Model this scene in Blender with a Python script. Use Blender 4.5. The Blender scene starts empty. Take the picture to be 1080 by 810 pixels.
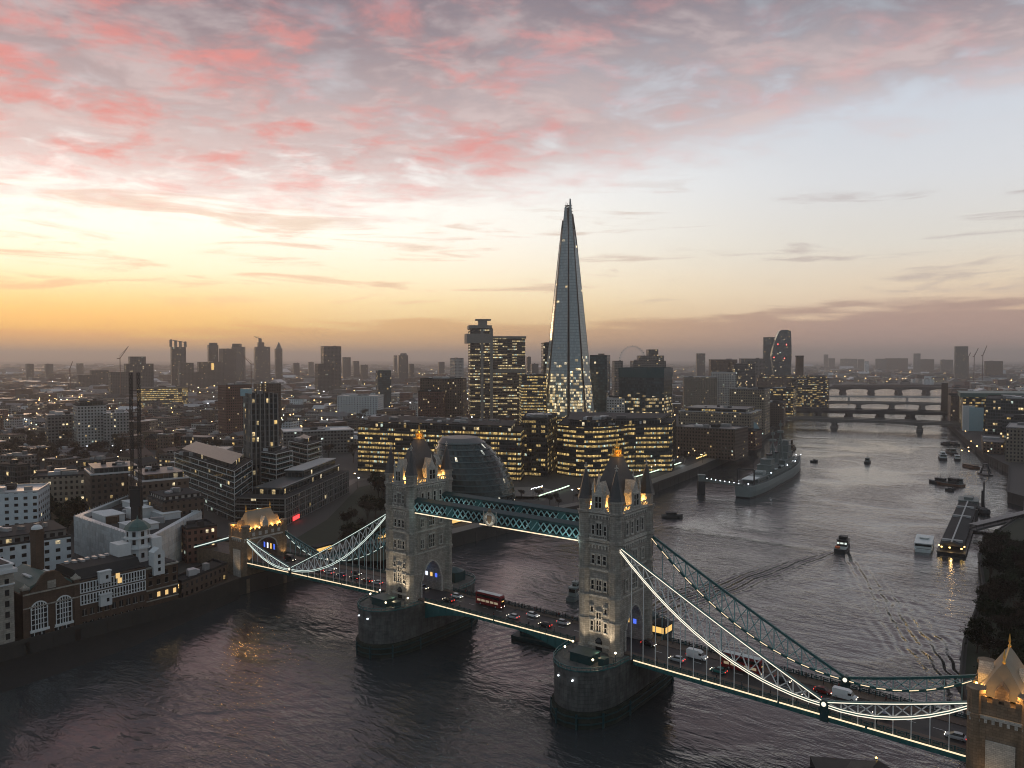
import bpy, math, random
import numpy as np
from mathutils import Vector, Matrix, noise as mnoise
from mathutils.geometry import tessellate_polygon
random.seed(7)
R = math.radians
scn = bpy.context.scene
col = scn.collection

# ------------------------------------------------------------------ camera
CAM = np.array([156.006, -201.529, 100.67]); YAW = -0.654; PIT = 0.033; FPX = 815.02
cd = bpy.data.cameras.new('camera'); cam = bpy.data.objects.new('camera', cd); col.objects.link(cam)
cd.sensor_width = 36.0; cd.lens = FPX / 1080 * 36.0; cd.clip_start = 1.0; cd.clip_end = 80000
cam.location = CAM.tolist(); cam.rotation_euler = (R(90) - PIT, 0, -YAW)
scn.camera = cam
FW = np.array([math.sin(YAW) * math.cos(PIT), math.cos(YAW) * math.cos(PIT), -math.sin(PIT)])
RT = np.array([math.cos(YAW), -math.sin(YAW), 0.0]); UP = np.cross(RT, FW)
RT2 = (float(RT[0]), float(RT[1])); FW2 = (math.sin(YAW), math.cos(YAW))

def ground_at(px, py, z=6.5):
    """the place on level z that the survey photograph shows at (px, py)"""
    d = FW + RT * (px - 540) / FPX + UP * (405 - py) / FPX
    q = CAM + d * ((z - CAM[2]) / d[2])
    return float(q[0]), float(q[1])
def at_depth(px, D):
    q = CAM + (FW + RT * (px - 540) / FPX) * D
    return float(q[0]), float(q[1])
def height_at(py, D):
    return float(CAM[2] + (FW[2] + UP[2] * (405 - py) / FPX) * D)
def depth_of(x, y):
    return float((x - CAM[0]) * FW[0] + (y - CAM[1]) * FW[1]) / math.cos(PIT)
def pix(x, y, z):
    d = np.array([x, y, z]) - CAM; w = float(d @ FW)
    if w < 1: return (-9999, -9999, w)
    return 540 + FPX * float(d @ RT) / w, 405 - FPX * float(d @ UP) / w, w

# ------------------------------------------------------------------ node helper
class NT:
    def __init__(s, tree): s.t = tree; s.n = tree.nodes; s.l = tree.links
    def new(s, typ, **kw):
        n = s.n.new(typ)
        for k, v in kw.items(): setattr(n, k, v)
        return n
    def put(s, sock, v):
        if v is None: return
        if isinstance(v, bpy.types.NodeSocket): s.l.new(v, sock)
        elif isinstance(v, (tuple, list)) and sock.type == 'RGBA' and len(v) == 3: sock.default_value = (*v, 1)
        else: sock.default_value = v
    def m(s, op, a, b=None, c=None, clamp=False):
        n = s.new('ShaderNodeMath', operation=op, use_clamp=clamp)
        s.put(n.inputs[0], a); s.put(n.inputs[1], b); s.put(n.inputs[2], c); return n.outputs[0]
    def v(s, op, a, b=None):
        n = s.new('ShaderNodeVectorMath', operation=op); s.put(n.inputs[0], a)
        if b is not None:
            s.put(n.inputs['Scale'] if op == 'SCALE' else n.inputs[1], b)
        return n.outputs['Value'] if op in ('LENGTH', 'DOT_PRODUCT') else n.outputs[0]
    def xyz(s, v):
        n = s.new('ShaderNodeSeparateXYZ'); s.put(n.inputs[0], v); return n.outputs
    def comb(s, x, y, z=0.0):
        n = s.new('ShaderNodeCombineXYZ'); s.put(n.inputs[0], x); s.put(n.inputs[1], y); s.put(n.inputs[2], z); return n.outputs[0]
    def mix(s, f, a, b, mode='MIX'):
        n = s.new('ShaderNodeMix', data_type='RGBA', blend_type=mode)
        s.put(n.inputs[0], f); s.put(n.inputs[6], a); s.put(n.inputs[7], b); return n.outputs[2]
    def noise(s, vec, scale, detail=3.0, rough=0.5, dist=0.0, color=False):
        n = s.new('ShaderNodeTexNoise'); s.put(n.inputs['Vector'], vec)
        n.inputs['Scale'].default_value = scale; n.inputs['Detail'].default_value = detail
        n.inputs['Roughness'].default_value = rough; n.inputs['Distortion'].default_value = dist
        return n.outputs[1] if color else n.outputs[0]
    def white(s, vec):
        n = s.new('ShaderNodeTexWhiteNoise', noise_dimensions='3D'); s.put(n.inputs['Vector'], vec); return n.outputs
    def step(s, x, a, b, to0=0.0, to1=1.0):
        n = s.new('ShaderNodeMapRange', interpolation_type='SMOOTHSTEP'); s.put(n.inputs[0], x)
        s.put(n.inputs[1], a); s.put(n.inputs[2], b); s.put(n.inputs[3], to0); s.put(n.inputs[4], to1); return n.outputs[0]
    def ramp(s, f, stops):
        n = s.new('ShaderNodeValToRGB'); s.put(n.inputs[0], f); e = n.color_ramp.elements
        while len(e) < len(stops): e.new(0.5)
        for k, (p, c) in enumerate(stops): e[k].position = p; e[k].color = (*c, 1)
        return n.outputs[0]
    def bump(s, h, strength=0.5, dist=0.1, normal=None):
        n = s.new('ShaderNodeBump'); n.inputs['Strength'].default_value = strength; n.inputs['Distance'].default_value = dist
        s.put(n.inputs['Height'], h); s.put(n.inputs['Normal'], normal); return n.outputs[0]
def srgb(r, g, b):
    f = lambda c: (c / 255 / 12.92) if c / 255 < 0.04045 else ((c / 255 + 0.055) / 1.055) ** 2.4
    return (f(r), f(g), f(b))

# ------------------------------------------------------------------ sky, after sunset
SUN_AZ_X = -0.03                     # bearing of the glow, as a column of the survey photograph (left edge)
_g = FW2[0] + RT2[0] * (-500 / FPX), FW2[1] + RT2[1] * (-500 / FPX)
_l = math.hypot(*_g); GLOW = (_g[0] / _l, _g[1] / _l)
world = bpy.data.worlds.new('World'); scn.world = world; world.use_nodes = True
w = NT(world.node_tree); w.n.clear()
tc = w.new('ShaderNodeTexCoord').outputs['Generated']
dx, dy, dz = w.xyz(tc)
elev = w.m('MULTIPLY', w.m('ARCSINE', w.m('MINIMUM', w.m('MAXIMUM', dz, -1.0), 1.0)), 57.29578)
hl = w.m('SQRT', w.m('ADD', w.m('ADD', w.m('MULTIPLY', dx, dx), w.m('MULTIPLY', dy, dy)), 1e-6))
cosg = w.m('DIVIDE', w.m('ADD', w.m('MULTIPLY', dx, GLOW[0]), w.m('MULTIPLY', dy, GLOW[1])), hl)
gl = w.step(cosg, 0.52, 1.0)                                  # 1 at the glow, 0 sixty degrees round
gl = w.m('POWER', gl, 1.15)
wob = w.noise(w.v('MULTIPLY', tc, (1.0, 1.0, 3.0)), 3.0, 3.0)
e2 = w.m('ADD', elev, w.m('MULTIPLY', w.m('SUBTRACT', wob, 0.5), 1.6))
f = w.m('DIVIDE', e2, 40.0, clamp=True)
warm = w.ramp(f, [(0.0, srgb(214, 166, 116)), (0.05, srgb(240, 202, 138)), (0.095, srgb(250, 224, 170)), (0.15, srgb(253, 238, 206)),
                  (0.22, srgb(253, 248, 236)), (0.32, srgb(248, 247, 243)), (0.45, srgb(196, 192, 196)), (0.62, srgb(150, 148, 158)), (1.0, srgb(104, 108, 122))])
tight = w.m('MULTIPLY', w.m('MULTIPLY', w.step(cosg, 0.93, 1.0), w.step(elev, 6.5, 1.5)), 0.75)
warm = w.mix(tight, warm, srgb(248, 196, 92))
cool = w.ramp(f, [(0.0, srgb(188, 150, 128)), (0.06, srgb(214, 180, 150)), (0.12, srgb(226, 208, 184)), (0.19, srgb(222, 217, 208)),
                  (0.3, srgb(213, 215, 219)), (0.42, srgb(200, 206, 216)), (0.6, srgb(150, 156, 166)), (1.0, srgb(100, 106, 120))])
base = w.mix(gl, cool, warm)
# the low bank of cloud along the horizon
lowv = w.v('MULTIPLY', tc, (2.2, 2.2, 22.0))
ln = w.noise(lowv, 2.3, 5.0, 0.55, 0.3)
top = w.m('ADD', w.m('MULTIPLY', w.m('SUBTRACT', ln, 0.5), 5.0), w.m('SUBTRACT', 3.6, w.m('MULTIPLY', gl, 1.4)))
lowm = w.step(w.m('SUBTRACT', top, elev), -0.35, 0.55)
lowm = w.m('MULTIPLY', lowm, w.m('SUBTRACT', 0.86, w.m('MULTIPLY', gl, 0.30)))
lowc = w.mix(gl, srgb(166, 138, 130), srgb(216, 164, 106))
base = w.mix(lowm, base, lowc)
# wisps in the clear strip
wis = w.noise(w.v('MULTIPLY', tc, (1.6, 1.6, 16.0)), 3.6, 5.0, 0.6, 0.6)
wm = w.m('MULTIPLY', w.step(wis, 0.52, 0.68), w.m('MULTIPLY', w.step(elev, 3.0, 5.0), w.step(elev, 14.0, 10.0)))
wm = w.m('MULTIPLY', wm, 0.55)
base = w.mix(wm, base, w.mix(gl, srgb(170, 156, 156), srgb(205, 168, 140)))
# the high sheet, lit pink from under the horizon: a level layer seen in perspective
den = w.m('ADD', w.m('MAXIMUM', dz, 0.0), 0.09)
pl = w.comb(w.m('DIVIDE', w.m('ADD', w.m('MULTIPLY', dx, RT2[0]), w.m('MULTIPLY', dy, RT2[1])), den),
            w.m('DIVIDE', w.m('ADD', w.m('MULTIPLY', dx, FW2[0]), w.m('MULTIPLY', dy, FW2[1])), den), 0.0)
rot = w.new('ShaderNodeMapping'); w.put(rot.inputs[0], pl); rot.inputs['Rotation'].default_value = (0, 0, R(-24)); rot.inputs['Scale'].default_value = (1.05, 1.2, 1)
pl = rot.outputs[0]
big = w.noise(pl, 0.7, 3.0, 0.5, 0.4)
mid = w.noise(pl, 2.9, 9.0, 0.62, 0.3)
fine = w.noise(w.v('ADD', pl, (5.1, 2.7, 0.0)), 4.4, 9.0, 0.62, 0.35)
edge = w.m('ADD', w.m('ADD', elev, w.m('MULTIPLY', w.m('SUBTRACT', mid, 0.5), 9.0)), w.m('SUBTRACT', w.m('MULTIPLY', gl, 5.6), 5.8))
cov = w.step(edge, 8.6, 14.0)
cm = w.m('MULTIPLY', cov, w.step(w.m('ADD', w.m('MULTIPLY', mid, 0.6), w.m('MULTIPLY', big, 0.4)), 0.30, 0.50))
redm = w.step(w.m('ADD', w.m('MULTIPLY', fine, 0.8), w.m('MULTIPLY', big, 0.2)), 0.44, 0.66)
redm = w.m('MULTIPLY', redm, w.step(elev, 33.0, 20.0))
greyc = w.mix(w.step(elev, 11.0, 25.0), srgb(204, 180, 178), srgb(122, 108, 118))
greyc = w.mix(w.m('MULTIPLY', w.step(mid, 0.42, 0.66), 0.7), greyc, w.mix(w.step(elev, 12.0, 25.0), srgb(222, 200, 196), srgb(190, 176, 178)))
pinkc = w.mix(gl, srgb(216, 156, 154), srgb(219, 130, 124))
cc = w.mix(w.m('MULTIPLY', redm, w.m('ADD', 0.55, w.m('MULTIPLY', gl, 0.4))), greyc, pinkc)
skyc = w.mix(w.m('MULTIPLY', cm, 0.92), base, cc)
bst = w.m('MULTIPLY', w.step(elev, 9.0, 0.0, 1.0, 1.16), w.m('ADD', 1.0, w.m('MULTIPLY', w.m('MULTIPLY', w.step(elev, 2.0, 7.0), w.step(elev, 16.0, 9.0)), w.m('MULTIPLY', gl, 0.10))))
skyc = w.mix(1.0, skyc, w.comb(bst, bst, bst), 'MULTIPLY')
# the half of the sky behind the camera is already dusky
back = w.step(w.m('ADD', w.m('MULTIPLY', dx, FW2[0]), w.m('MULTIPLY', dy, FW2[1])), -0.5, 0.45, 0.25, 1.0)
zen = w.step(elev, 24.0, 62.0, 1.0, 0.42)
dim = w.m('MULTIPLY', back, zen)
skyc = w.mix(w.step(dim, 0.95, 0.25), skyc, (0.235, 0.285, 0.325))
nish = w.new('ShaderNodeTexSky', sky_type='NISHITA'); nish.sun_disc = False
SUN_EL = 1.0
nish.sun_elevation = R(SUN_EL); nish.sun_rotation = math.atan2(GLOW[0], GLOW[1]); nish.air_density = 1.2; nish.dust_density = 2.0
bg1 = w.new('ShaderNodeBackground'); w.put(bg1.inputs[0], nish.outputs[0]); bg1.inputs[1].default_value = 0.02
bg2 = w.new('ShaderNodeBackground'); w.put(bg2.inputs[0], skyc); bg2.inputs[1].default_value = 1.02
add = w.new('ShaderNodeAddShader'); w.l.new(bg1.outputs[0], add.inputs[0]); w.l.new(bg2.outputs[0], add.inputs[1])
wo = w.new('ShaderNodeOutputWorld'); w.l.new(add.outputs[0], wo.inputs[0])
# ------------------------------------------------------------------ the last of the sun
sd = bpy.data.lights.new('sun', 'SUN'); so = bpy.data.objects.new('sun', sd); col.objects.link(so)
sd.energy = 0.3; sd.angle = R(6); sd.color = (1.0, 0.62, 0.34)
SUNEL_L = R(4.0)
sv = Vector((GLOW[0] * math.cos(SUNEL_L), GLOW[1] * math.cos(SUNEL_L), math.sin(SUNEL_L)))
so.rotation_euler = sv.to_track_quat('Z', 'Y').to_euler()
# ------------------------------------------------------------------ exposure and sampling
scn.view_settings.view_transform = 'Standard'; scn.view_settings.look = 'None'
scn.view_settings.exposure = 0.12; scn.view_settings.gamma = 1.0; scn.view_settings.use_curve_mapping = False
cy = scn.cycles
scn.render.engine = 'CYCLES'
cy.max_bounces = 5; cy.diffuse_bounces = 2; cy.glossy_bounces = 3; cy.transmission_bounces = 3; cy.transparent_max_bounces = 8; cy.volume_bounces = 0
cy.caustics_reflective = False; cy.caustics_refractive = False; cy.sample_clamp_indirect = 2.5; cy.sample_clamp_direct = 0
cy.filter_width = 1.05
cy.use_denoising = True
try: cy.denoiser = 'OPENIMAGEDENOISE'
except Exception: pass
cy.use_adaptive_sampling = True; cy.adaptive_threshold = 0.015

# ------------------------------------------------------------------ materials
MATS = {}
def new_mat(name):
    m = bpy.data.materials.new(name); m.use_nodes = True; t = NT(m.node_tree); t.n.clear()
    out = t.new('ShaderNodeOutputMaterial'); b = t.new('ShaderNodeBsdfPrincipled'); t.l.new(b.outputs[0], out.inputs[0])
    MATS[name] = m
    return m, t, b
def plain(name, rgb, rough=0.6, metal=0.0, var=0.25, scale=0.6, bump=0.15, objvar=0.0, spec=None):
    m, t, b = new_mat(name)
    p = t.new('ShaderNodeTexCoord').outputs['Object']
    n = t.noise(p, scale, 5.0, 0.6); n2 = t.noise(t.v('MULTIPLY', p, (1, 1, 0.25)), scale * 4, 3.0, 0.6)
    k = t.m('ADD', 1 - var, t.m('MULTIPLY', t.m('ADD', n, t.m('MULTIPLY', n2, 0.6)), var * 1.25))
    if objvar:
        k = t.m('MULTIPLY', k, t.m('ADD', 1 - objvar, t.m('MULTIPLY', t.new('ShaderNodeObjectInfo').outputs['Random'], 2 * objvar)))
    t.put(b.inputs['Base Color'], t.mix(1.0, rgb, t.comb(k, k, k), 'MULTIPLY'))
    t.put(b.inputs['Roughness'], t.m('ADD', rough - 0.1, t.m('MULTIPLY', n2, 0.2), clamp=True)); b.inputs['Metallic'].default_value = metal
    if spec is not None: b.inputs['Specular IOR Level'].default_value = spec
    if bump: t.put(b.inputs['Normal'], t.bump(n2, bump, 0.1))
    return m
def glow(name, rgb, strength, sample=False):
    m, t, b = new_mat(name)
    b.inputs['Base Color'].default_value = (0.4, 0.4, 0.4, 1); b.inputs['Emission Color'].default_value = (*rgb, 1); b.inputs['Emission Strength'].default_value = strength
    try: m.cycles.emission_sampling = 'AUTO' if sample else 'NONE'
    except Exception: pass
    return m
def facade(name, wall, glass, ww=3.0, fh=3.4, rw=0.6, rh=0.5, lit=0.1, c1=(1.0, 0.72, 0.32), c2=(1.0, 0.9, 0.7), strength=1.2, wrough=0.75, grough=0.12,
           band=0.6, litrange=None, objvar=0.25, metal=0.0, run=1.0, gvar=1.0):
    """storeys of windows laid on the wall's own metre coordinates (UV); some rooms have their lights on"""
    m, t, b = new_mat(name)
    u, v, _ = t.xyz(t.new('ShaderNodeUVMap').outputs[0])
    cu = t.m('DIVIDE', u, ww); cv = t.m('DIVIDE', v, fh)
    fu = t.m('FRACT', cu); fv = t.m('FRACT', cv); iu = t.m('FLOOR', cu); iv = t.m('FLOOR', cv)
    def inside(fr, r):
        return t.m('MULTIPLY', t.m('GREATER_THAN', fr, (1 - r) / 2), t.m('LESS_THAN', fr, (1 + r) / 2))
    win = t.m('MULTIPLY', t.m('MULTIPLY', inside(fu, rw), inside(fv, rh)), t.m('GREATER_THAN', v, 0.3))
    rnd = t.new('ShaderNodeObjectInfo').outputs['Random']
    seed = t.m('MULTIPLY', rnd, 91.0)
    wn = t.white(t.comb(t.m('FLOOR', t.m('DIVIDE', iu, run)), iv, seed)); r1 = wn[0]
    r2 = t.white(t.comb(iu, iv, t.m('ADD', seed, 7.3)))[0]
    rf = t.white(t.comb(iv, 3.7, seed))[0]
    thr = t.m('MULTIPLY', lit, t.m('ADD', 1 - band, t.m('MULTIPLY', rf, 2 * band)))
    if litrange:
        thr = t.m('MULTIPLY', thr, t.step(v, litrange[0], litrange[1], 1.0, litrange[2] if len(litrange) > 2 else 0.0))
    on = t.m('MULTIPLY', win, t.m('LESS_THAN', r1, thr))
    p = t.new('ShaderNodeTexCoord').outputs['Object']
    n = t.noise(p, 0.25, 5.0, 0.65)
    k = t.m('ADD', 0.7, t.m('MULTIPLY', n, 0.6)); k = t.m('MULTIPLY', k, t.m('ADD', 1 - objvar, t.m('MULTIPLY', rnd, 2 * objvar)))
    wc = t.mix(1.0, wall, t.comb(k, k, k), 'MULTIPLY')
    gk = t.m('ADD', 1.0 - gvar * 0.5, t.m('MULTIPLY', r2, gvar)); gc = t.mix(1.0, glass, t.comb(gk, gk, gk), 'MULTIPLY')
    t.put(b.inputs['Base Color'], t.mix(win, wc, gc))
    t.put(b.inputs['Roughness'], t.m('ADD', wrough, t.m('MULTIPLY', win, grough - wrough))); b.inputs['Metallic'].default_value = metal
    t.put(b.inputs['Normal'], t.bump(t.m('SUBTRACT', 1.0, win), 0.6, 0.15))
    r3 = t.white(t.comb(iv, iu, t.m('ADD', seed, 3.1)))[0]
    t.put(b.inputs['Emission Color'], t.mix(t.m('GREATER_THAN', r3, 0.9), t.mix(r3, c1, c2), (0.75, 0.92, 0.78)))
    clut = t.step(t.noise(t.comb(u, v, seed), 0.9, 2.0, 0.6), 0.3, 0.7, 0.25, 1.5)
    ceil_ = t.m('ADD', 0.45, t.m('MULTIPLY', fv, 1.1))
    lvl = t.m('MULTIPLY', t.m('ADD', 0.32, t.m('MULTIPLY', t.m('POWER', r2, 2.0), 1.0)), t.m('MULTIPLY', clut, ceil_))
    t.put(b.inputs['Emission Strength'], t.m('MULTIPLY', on, t.m('MULTIPLY', lvl, strength * 1.25)))
    try: m.cycles.emission_sampling = 'NONE'
    except Exception: pass
    return m

# ------------------------------------------------------------------ mesh builder
class MB:
    def __init__(s, org=None): s.v = []; s.f = []; s.uv = []; s.mi = []; s.org = org
    def face(s, pts, uv=None, mi=0):
        i = len(s.v); s.v += [tuple(p) for p in pts]; s.f.append(tuple(range(i, i + len(pts))))
        s.uv.append(uv if uv else [(0.0, -9.0)] * len(pts)); s.mi.append(mi)
    def quad_wall(s, a, b, z0, z1, u0=0.0, mi=0, base=None):
        L = math.hypot(b[0] - a[0], b[1] - a[1]); zb = z0 if base is None else base
        s.face([(a[0], a[1], z0), (b[0], b[1], z0), (b[0], b[1], z1), (a[0], a[1], z1)], [(u0, z0 - zb), (u0 + L, z0 - zb), (u0 + L, z1 - zb), (u0, z1 - zb)], mi)
        return u0 + L
    def prism(s, poly, z0, z1, mi=0, top=None, bottom=False, base=None):
        """poly counter-clockwise"""
        u = 0.0; n = len(poly)
        for k in range(n): u = s.quad_wall(poly[k], poly[(k + 1) % n], z0, z1, u, mi, base)
        if top is not False:
            s.cap(poly, z1, mi if top is None else top)
        if bottom: s.cap(poly[::-1], z0, mi)
        return s
    def cap(s, poly, z, mi=0):
        if len(poly) <= 4: s.face([(p[0], p[1], z) for p in poly], None, mi)
        else:
            for t in tessellate_polygon([[Vector((p[0], p[1], 0)) for p in poly]]):
                a, b, c = [poly[i] for i in t]
                if (b[0]-a[0])*(c[1]-a[1]) - (b[1]-a[1])*(c[0]-a[0]) < 0: b, c = c, b
                s.face([(a[0], a[1], z), (b[0], b[1], z), (c[0], c[1], z)], None, mi)
    def box(s, x0, y0, z0, x1, y1, z1, mi=0, bottom=True, top=None):
        if x0 > x1: x0, x1 = x1, x0
        if y0 > y1: y0, y1 = y1, y0
        return s.prism([(x0, y0), (x1, y0), (x1, y1), (x0, y1)], z0, z1, mi, top, bottom)
    def obox(s, cx, cy, z0, z1, sx, sy, a=0.0, mi=0, top=None, bottom=True):
        return s.prism(rect(cx, cy, sx, sy, a), z0, z1, mi, top, bottom)
    def cone(s, cx, cy, z0, z1, r0, r1, n=8, mi=0, ph=None, cap=True):
        ph = math.pi / n if ph is None else ph
        A = [(cx + r0 * math.cos(ph + 2 * math.pi * k / n), cy + r0 * math.sin(ph + 2 * math.pi * k / n), z0) for k in range(n)]
        B = [(cx + r1 * math.cos(ph + 2 * math.pi * k / n), cy + r1 * math.sin(ph + 2 * math.pi * k / n), z1) for k in range(n)]
        for k in range(n):
            j = (k + 1) % n
            if r1 > 1e-4: s.face([A[k], A[j], B[j], B[k]], None, mi)
            else: s.face([A[k], A[j], B[k]], None, mi)
        if cap and r1 > 1e-4: s.face(B, None, mi)
        return s
    def lathe(s, cx, cy, prof, n=12, mi=0):
        for (r0, z0), (r1, z1) in zip(prof, prof[1:]):
            if r0 < 1e-4:
                r0 = 1e-3
            s.cone(cx, cy, z0, z1, r0, r1, n, mi, cap=False)
        return s
    def bar(s, p, q, w=0.2, h=None, mi=0):
        """square bar from p to q"""
        p = Vector(p); q = Vector(q); d = (q - p)
        if d.length < 1e-6: return s
        d.normalize(); up = Vector((0, 0, 1)) if abs(d.z) < 0.98 else Vector((1, 0, 0))
        sx = d.cross(up).normalized(); sy = sx.cross(d).normalized(); h = w if h is None else h
        sx *= w / 2; sy *= h / 2
        A = [p - sx - sy, p + sx - sy, p + sx + sy, p - sx + sy]; B = [a + (q - p) for a in A]
        for k in range(4):
            j = (k + 1) % 4; s.face([A[j], A[k], B[k], B[j]], None, mi)
        s.face(A, None, mi); s.face(B[::-1], None, mi)
        return s
    def tube(s, pts, r, n=6, mi=0, r1=None):
        N = len(pts)
        for k in range(N - 1):
            ra = r + ((r1 if r1 is not None else r) - r) * k / (N - 1); rb = r + ((r1 if r1 is not None else r) - r) * (k + 1) / (N - 1)
            s.limb(pts[k], pts[k + 1], ra, rb, n, mi)
        return s
    def limb(s, p, q, r0, r1, n=6, mi=0):
        p = Vector(p); q = Vector(q); d = q - p
        if d.length < 1e-6: return s
        d.normalize(); up = Vector((0, 0, 1)) if abs(d.z) < 0.95 else Vector((1, 0, 0))
        sx = d.cross(up).normalized(); sy = sx.cross(d)
        A = []; B = []
        for k in range(n):
            a = 2 * math.pi * k / n; o = sx * math.cos(a) + sy * math.sin(a)
            A.append(p + o * r0); B.append(q + o * r1)
        for k in range(n):
            j = (k + 1) % n; s.face([A[k], A[j], B[j], B[k]][::-1], None, mi)
        s.face(B, None, mi); s.face(A[::-1], None, mi)
        return s
    def loft(s, rings, mi=0, closed=True, caps=(True, True)):
        n = len(rings[0])
        for A, B in zip(rings, rings[1:]):
            for k in range(n if closed else n - 1):
                j = (k + 1) % n; s.face([A[k], A[j], B[j], B[k]], None, mi)
        if caps[0]: s.face(rings[0][::-1], None, mi)
        if caps[1]: s.face(rings[-1], None, mi)
        return s
    def build(s, name, mat, parent=None, smooth=False, merge=False):
        me = bpy.data.meshes.new(name)
        if merge:
            key = {}; idx = []; V = []
            for p in s.v:
                k = (round(p[0], 4), round(p[1], 4), round(p[2], 4))
                if k not in key: key[k] = len(V); V.append(p)
                idx.append(key[k])
            F = [tuple(idx[i] for i in fc) for fc in s.f]
            keep = [i for i, fc in enumerate(F) if len(set(fc)) == len(fc)]
            F = [F[i] for i in keep]; U = [s.uv[i] for i in keep]; M = [s.mi[i] for i in keep]
        else: V, F, U, M = s.v, s.f, s.uv, s.mi
        if s.org is not None:
            ox, oy, oz = s.org; V = [(p[0] - ox, p[1] - oy, p[2] - oz) for p in V]
        me.from_pydata(V, [], F)
        mats = mat if isinstance(mat, (list, tuple)) else [mat]
        for x in mats: me.materials.append(MATS[x] if isinstance(x, str) else x)
        if len(mats) > 1: me.polygons.foreach_set('material_index', M)
        ul = me.uv_layers.new(name='UVMap'); flat = [c for fu in U for p in fu for c in p]
        ul.data.foreach_set('uv', flat)
        if smooth: me.polygons.foreach_set('use_smooth', [True] * len(F))
        me.update()
        o = bpy.data.objects.new(name, me); col.objects.link(o)
        if parent is not None: o.parent = parent
        return o
def rect(cx, cy, sx, sy, a=0.0):
    c, s_ = math.cos(a), math.sin(a)
    return [(cx + x * c - y * s_, cy + x * s_ + y * c) for x, y in ((-sx/2, -sy/2), (sx/2, -sy/2), (sx/2, sy/2), (-sx/2, sy/2))]
def inset(poly, d):
    cx = sum(p[0] for p in poly) / len(poly); cy_ = sum(p[1] for p in poly) / len(poly)
    out = []
    for x, y in poly:
        l = math.hypot(x - cx, y - cy_); k = max(0.05, (l - d * 1.3) / l); out.append((cx + (x - cx) * k, cy_ + (y - cy_) * k))
    return out
# ------------------------------------------------------------------ things and labels
LABELS = {}
def tag(o, label, cat, group=None, share=False):
    if label in LABELS and not share: print('DUP LABEL:', label)
    LABELS[label] = o.name
    o['label'] = label; o['category'] = cat
    if group: o['group'] = group
    return o
def thing(name, label, cat, loc=(0, 0, 0), rz=0.0, group=None, share=False):
    o = bpy.data.objects.new(name, None); col.objects.link(o); o.empty_display_size = 1.0
    o.location = loc; o.rotation_euler = (0, 0, rz)
    return tag(o, label, cat, group, share)
def struct(o, kind='structure'):
    o['kind'] = kind; return o
def dup(root, loc, rz, label, group=None, share=False, scale=None, kids=None):
    r = root.copy(); col.objects.link(r); r.location = loc; r.rotation_euler = (0, 0, rz)
    if scale is not None: r.scale = scale
    if group: r['group'] = group
    if label in LABELS and not share: print('DUP LABEL:', label)
    LABELS[label] = r.name
    r['label'] = label
    for ch in (root.children if kids is None else kids):
        c = ch.copy(); col.objects.link(c); c.parent = r
        for g in ch.children:
            d = g.copy(); col.objects.link(d); d.parent = c
    return r
def lamp(kind, loc, energy, color, target=None, size=0.3, spot=60, blend=0.6, parent=None, name='lamp'):
    ld = bpy.data.lights.new(name, kind); ld.energy = energy; ld.color = color
    if kind == 'AREA': ld.size = size
    else: ld.shadow_soft_size = size
    if kind == 'SPOT': ld.spot_size = R(spot); ld.spot_blend = blend
    lo = bpy.data.objects.new(name, ld); col.objects.link(lo); lo.location = loc
    if target is not None: lo.rotation_euler = (Vector(loc) - Vector(target)).to_track_quat('Z', 'Y').to_euler()
    if parent is not None: lo.parent = parent
    return lo
# ================================================================== land and water
plain('asphalt', (0.045, 0.043, 0.042), 0.7, var=0.4, scale=0.05)
plain('city_ground', (0.05, 0.046, 0.043), 0.75, var=0.6, scale=0.02)
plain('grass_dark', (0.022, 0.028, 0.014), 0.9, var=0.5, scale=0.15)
plain('quay_stone', (0.04, 0.038, 0.035), 0.8, var=0.5, scale=0.2, bump=0.4)
plain('mud', (0.014, 0.012, 0.011), 0.8, var=0.5, scale=0.12, bump=0.6)
plain('paving', (0.16, 0.145, 0.13), 0.7, var=0.3, scale=0.2)
GZ = 6.5
SOUTH = [(-112, -900), (-120, -300), (-127, -112), (-127, -40), (-134, -14), (-134, 14), (-139, 40), (-137, 58), (-118, 96), (-115, 171), (-103, 236), (-112, 343), (-121, 431), (-135, 530), (-160, 678), (-206, 863), (-242, 1000)]
far_s = [(835, 436), (848, 428), (866, 416), (880, 407.5)]
SOUTH += [ground_at(a, b, 0) for a, b in far_s]
NORTH = [(150, -900), (137, -60), (134, -14), (134, 14), (124, 60), (121, 90), (119, 162), (110, 225), (111, 286), (119, 358), (115, 422), (104, 437), (92, 594), (66, 676), (20, 881), (-26, 1094)]
far_n = [(992, 432), (994, 420), (1000, 407.5)]
NORTH += [ground_at(a, b, 0) for a, b in far_n]
BIG = 30000
def land(name, poly, z=GZ):
    b = MB(); b.cap(poly, z); o = b.build(name, 'city_ground'); return struct(o)
# south bank, then north bank: both level sheets out to the horizon
endS, endN = SOUTH[-1], NORTH[-1]
def far_dir(px): 
    d = FW + RT * (px - 540) / FPX; l = math.hypot(d[0], d[1]); return (CAM[0] + d[0] / l * BIG, CAM[1] + d[1] / l * BIG)
south_poly = SOUTH + [endN] + [far_dir(1000), far_dir(700), far_dir(300), far_dir(-200), (-BIG * 0.8, -8000), (-9000, -9000), (-112, -9000)]
ground_s = land('ground', south_poly)
north_poly = NORTH + [far_dir(1000), far_dir(1300), far_dir(1700), (BIG * 0.7, 6000), (12000, -9000), (150, -9000)]
ground_n = land('ground', north_poly)
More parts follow.
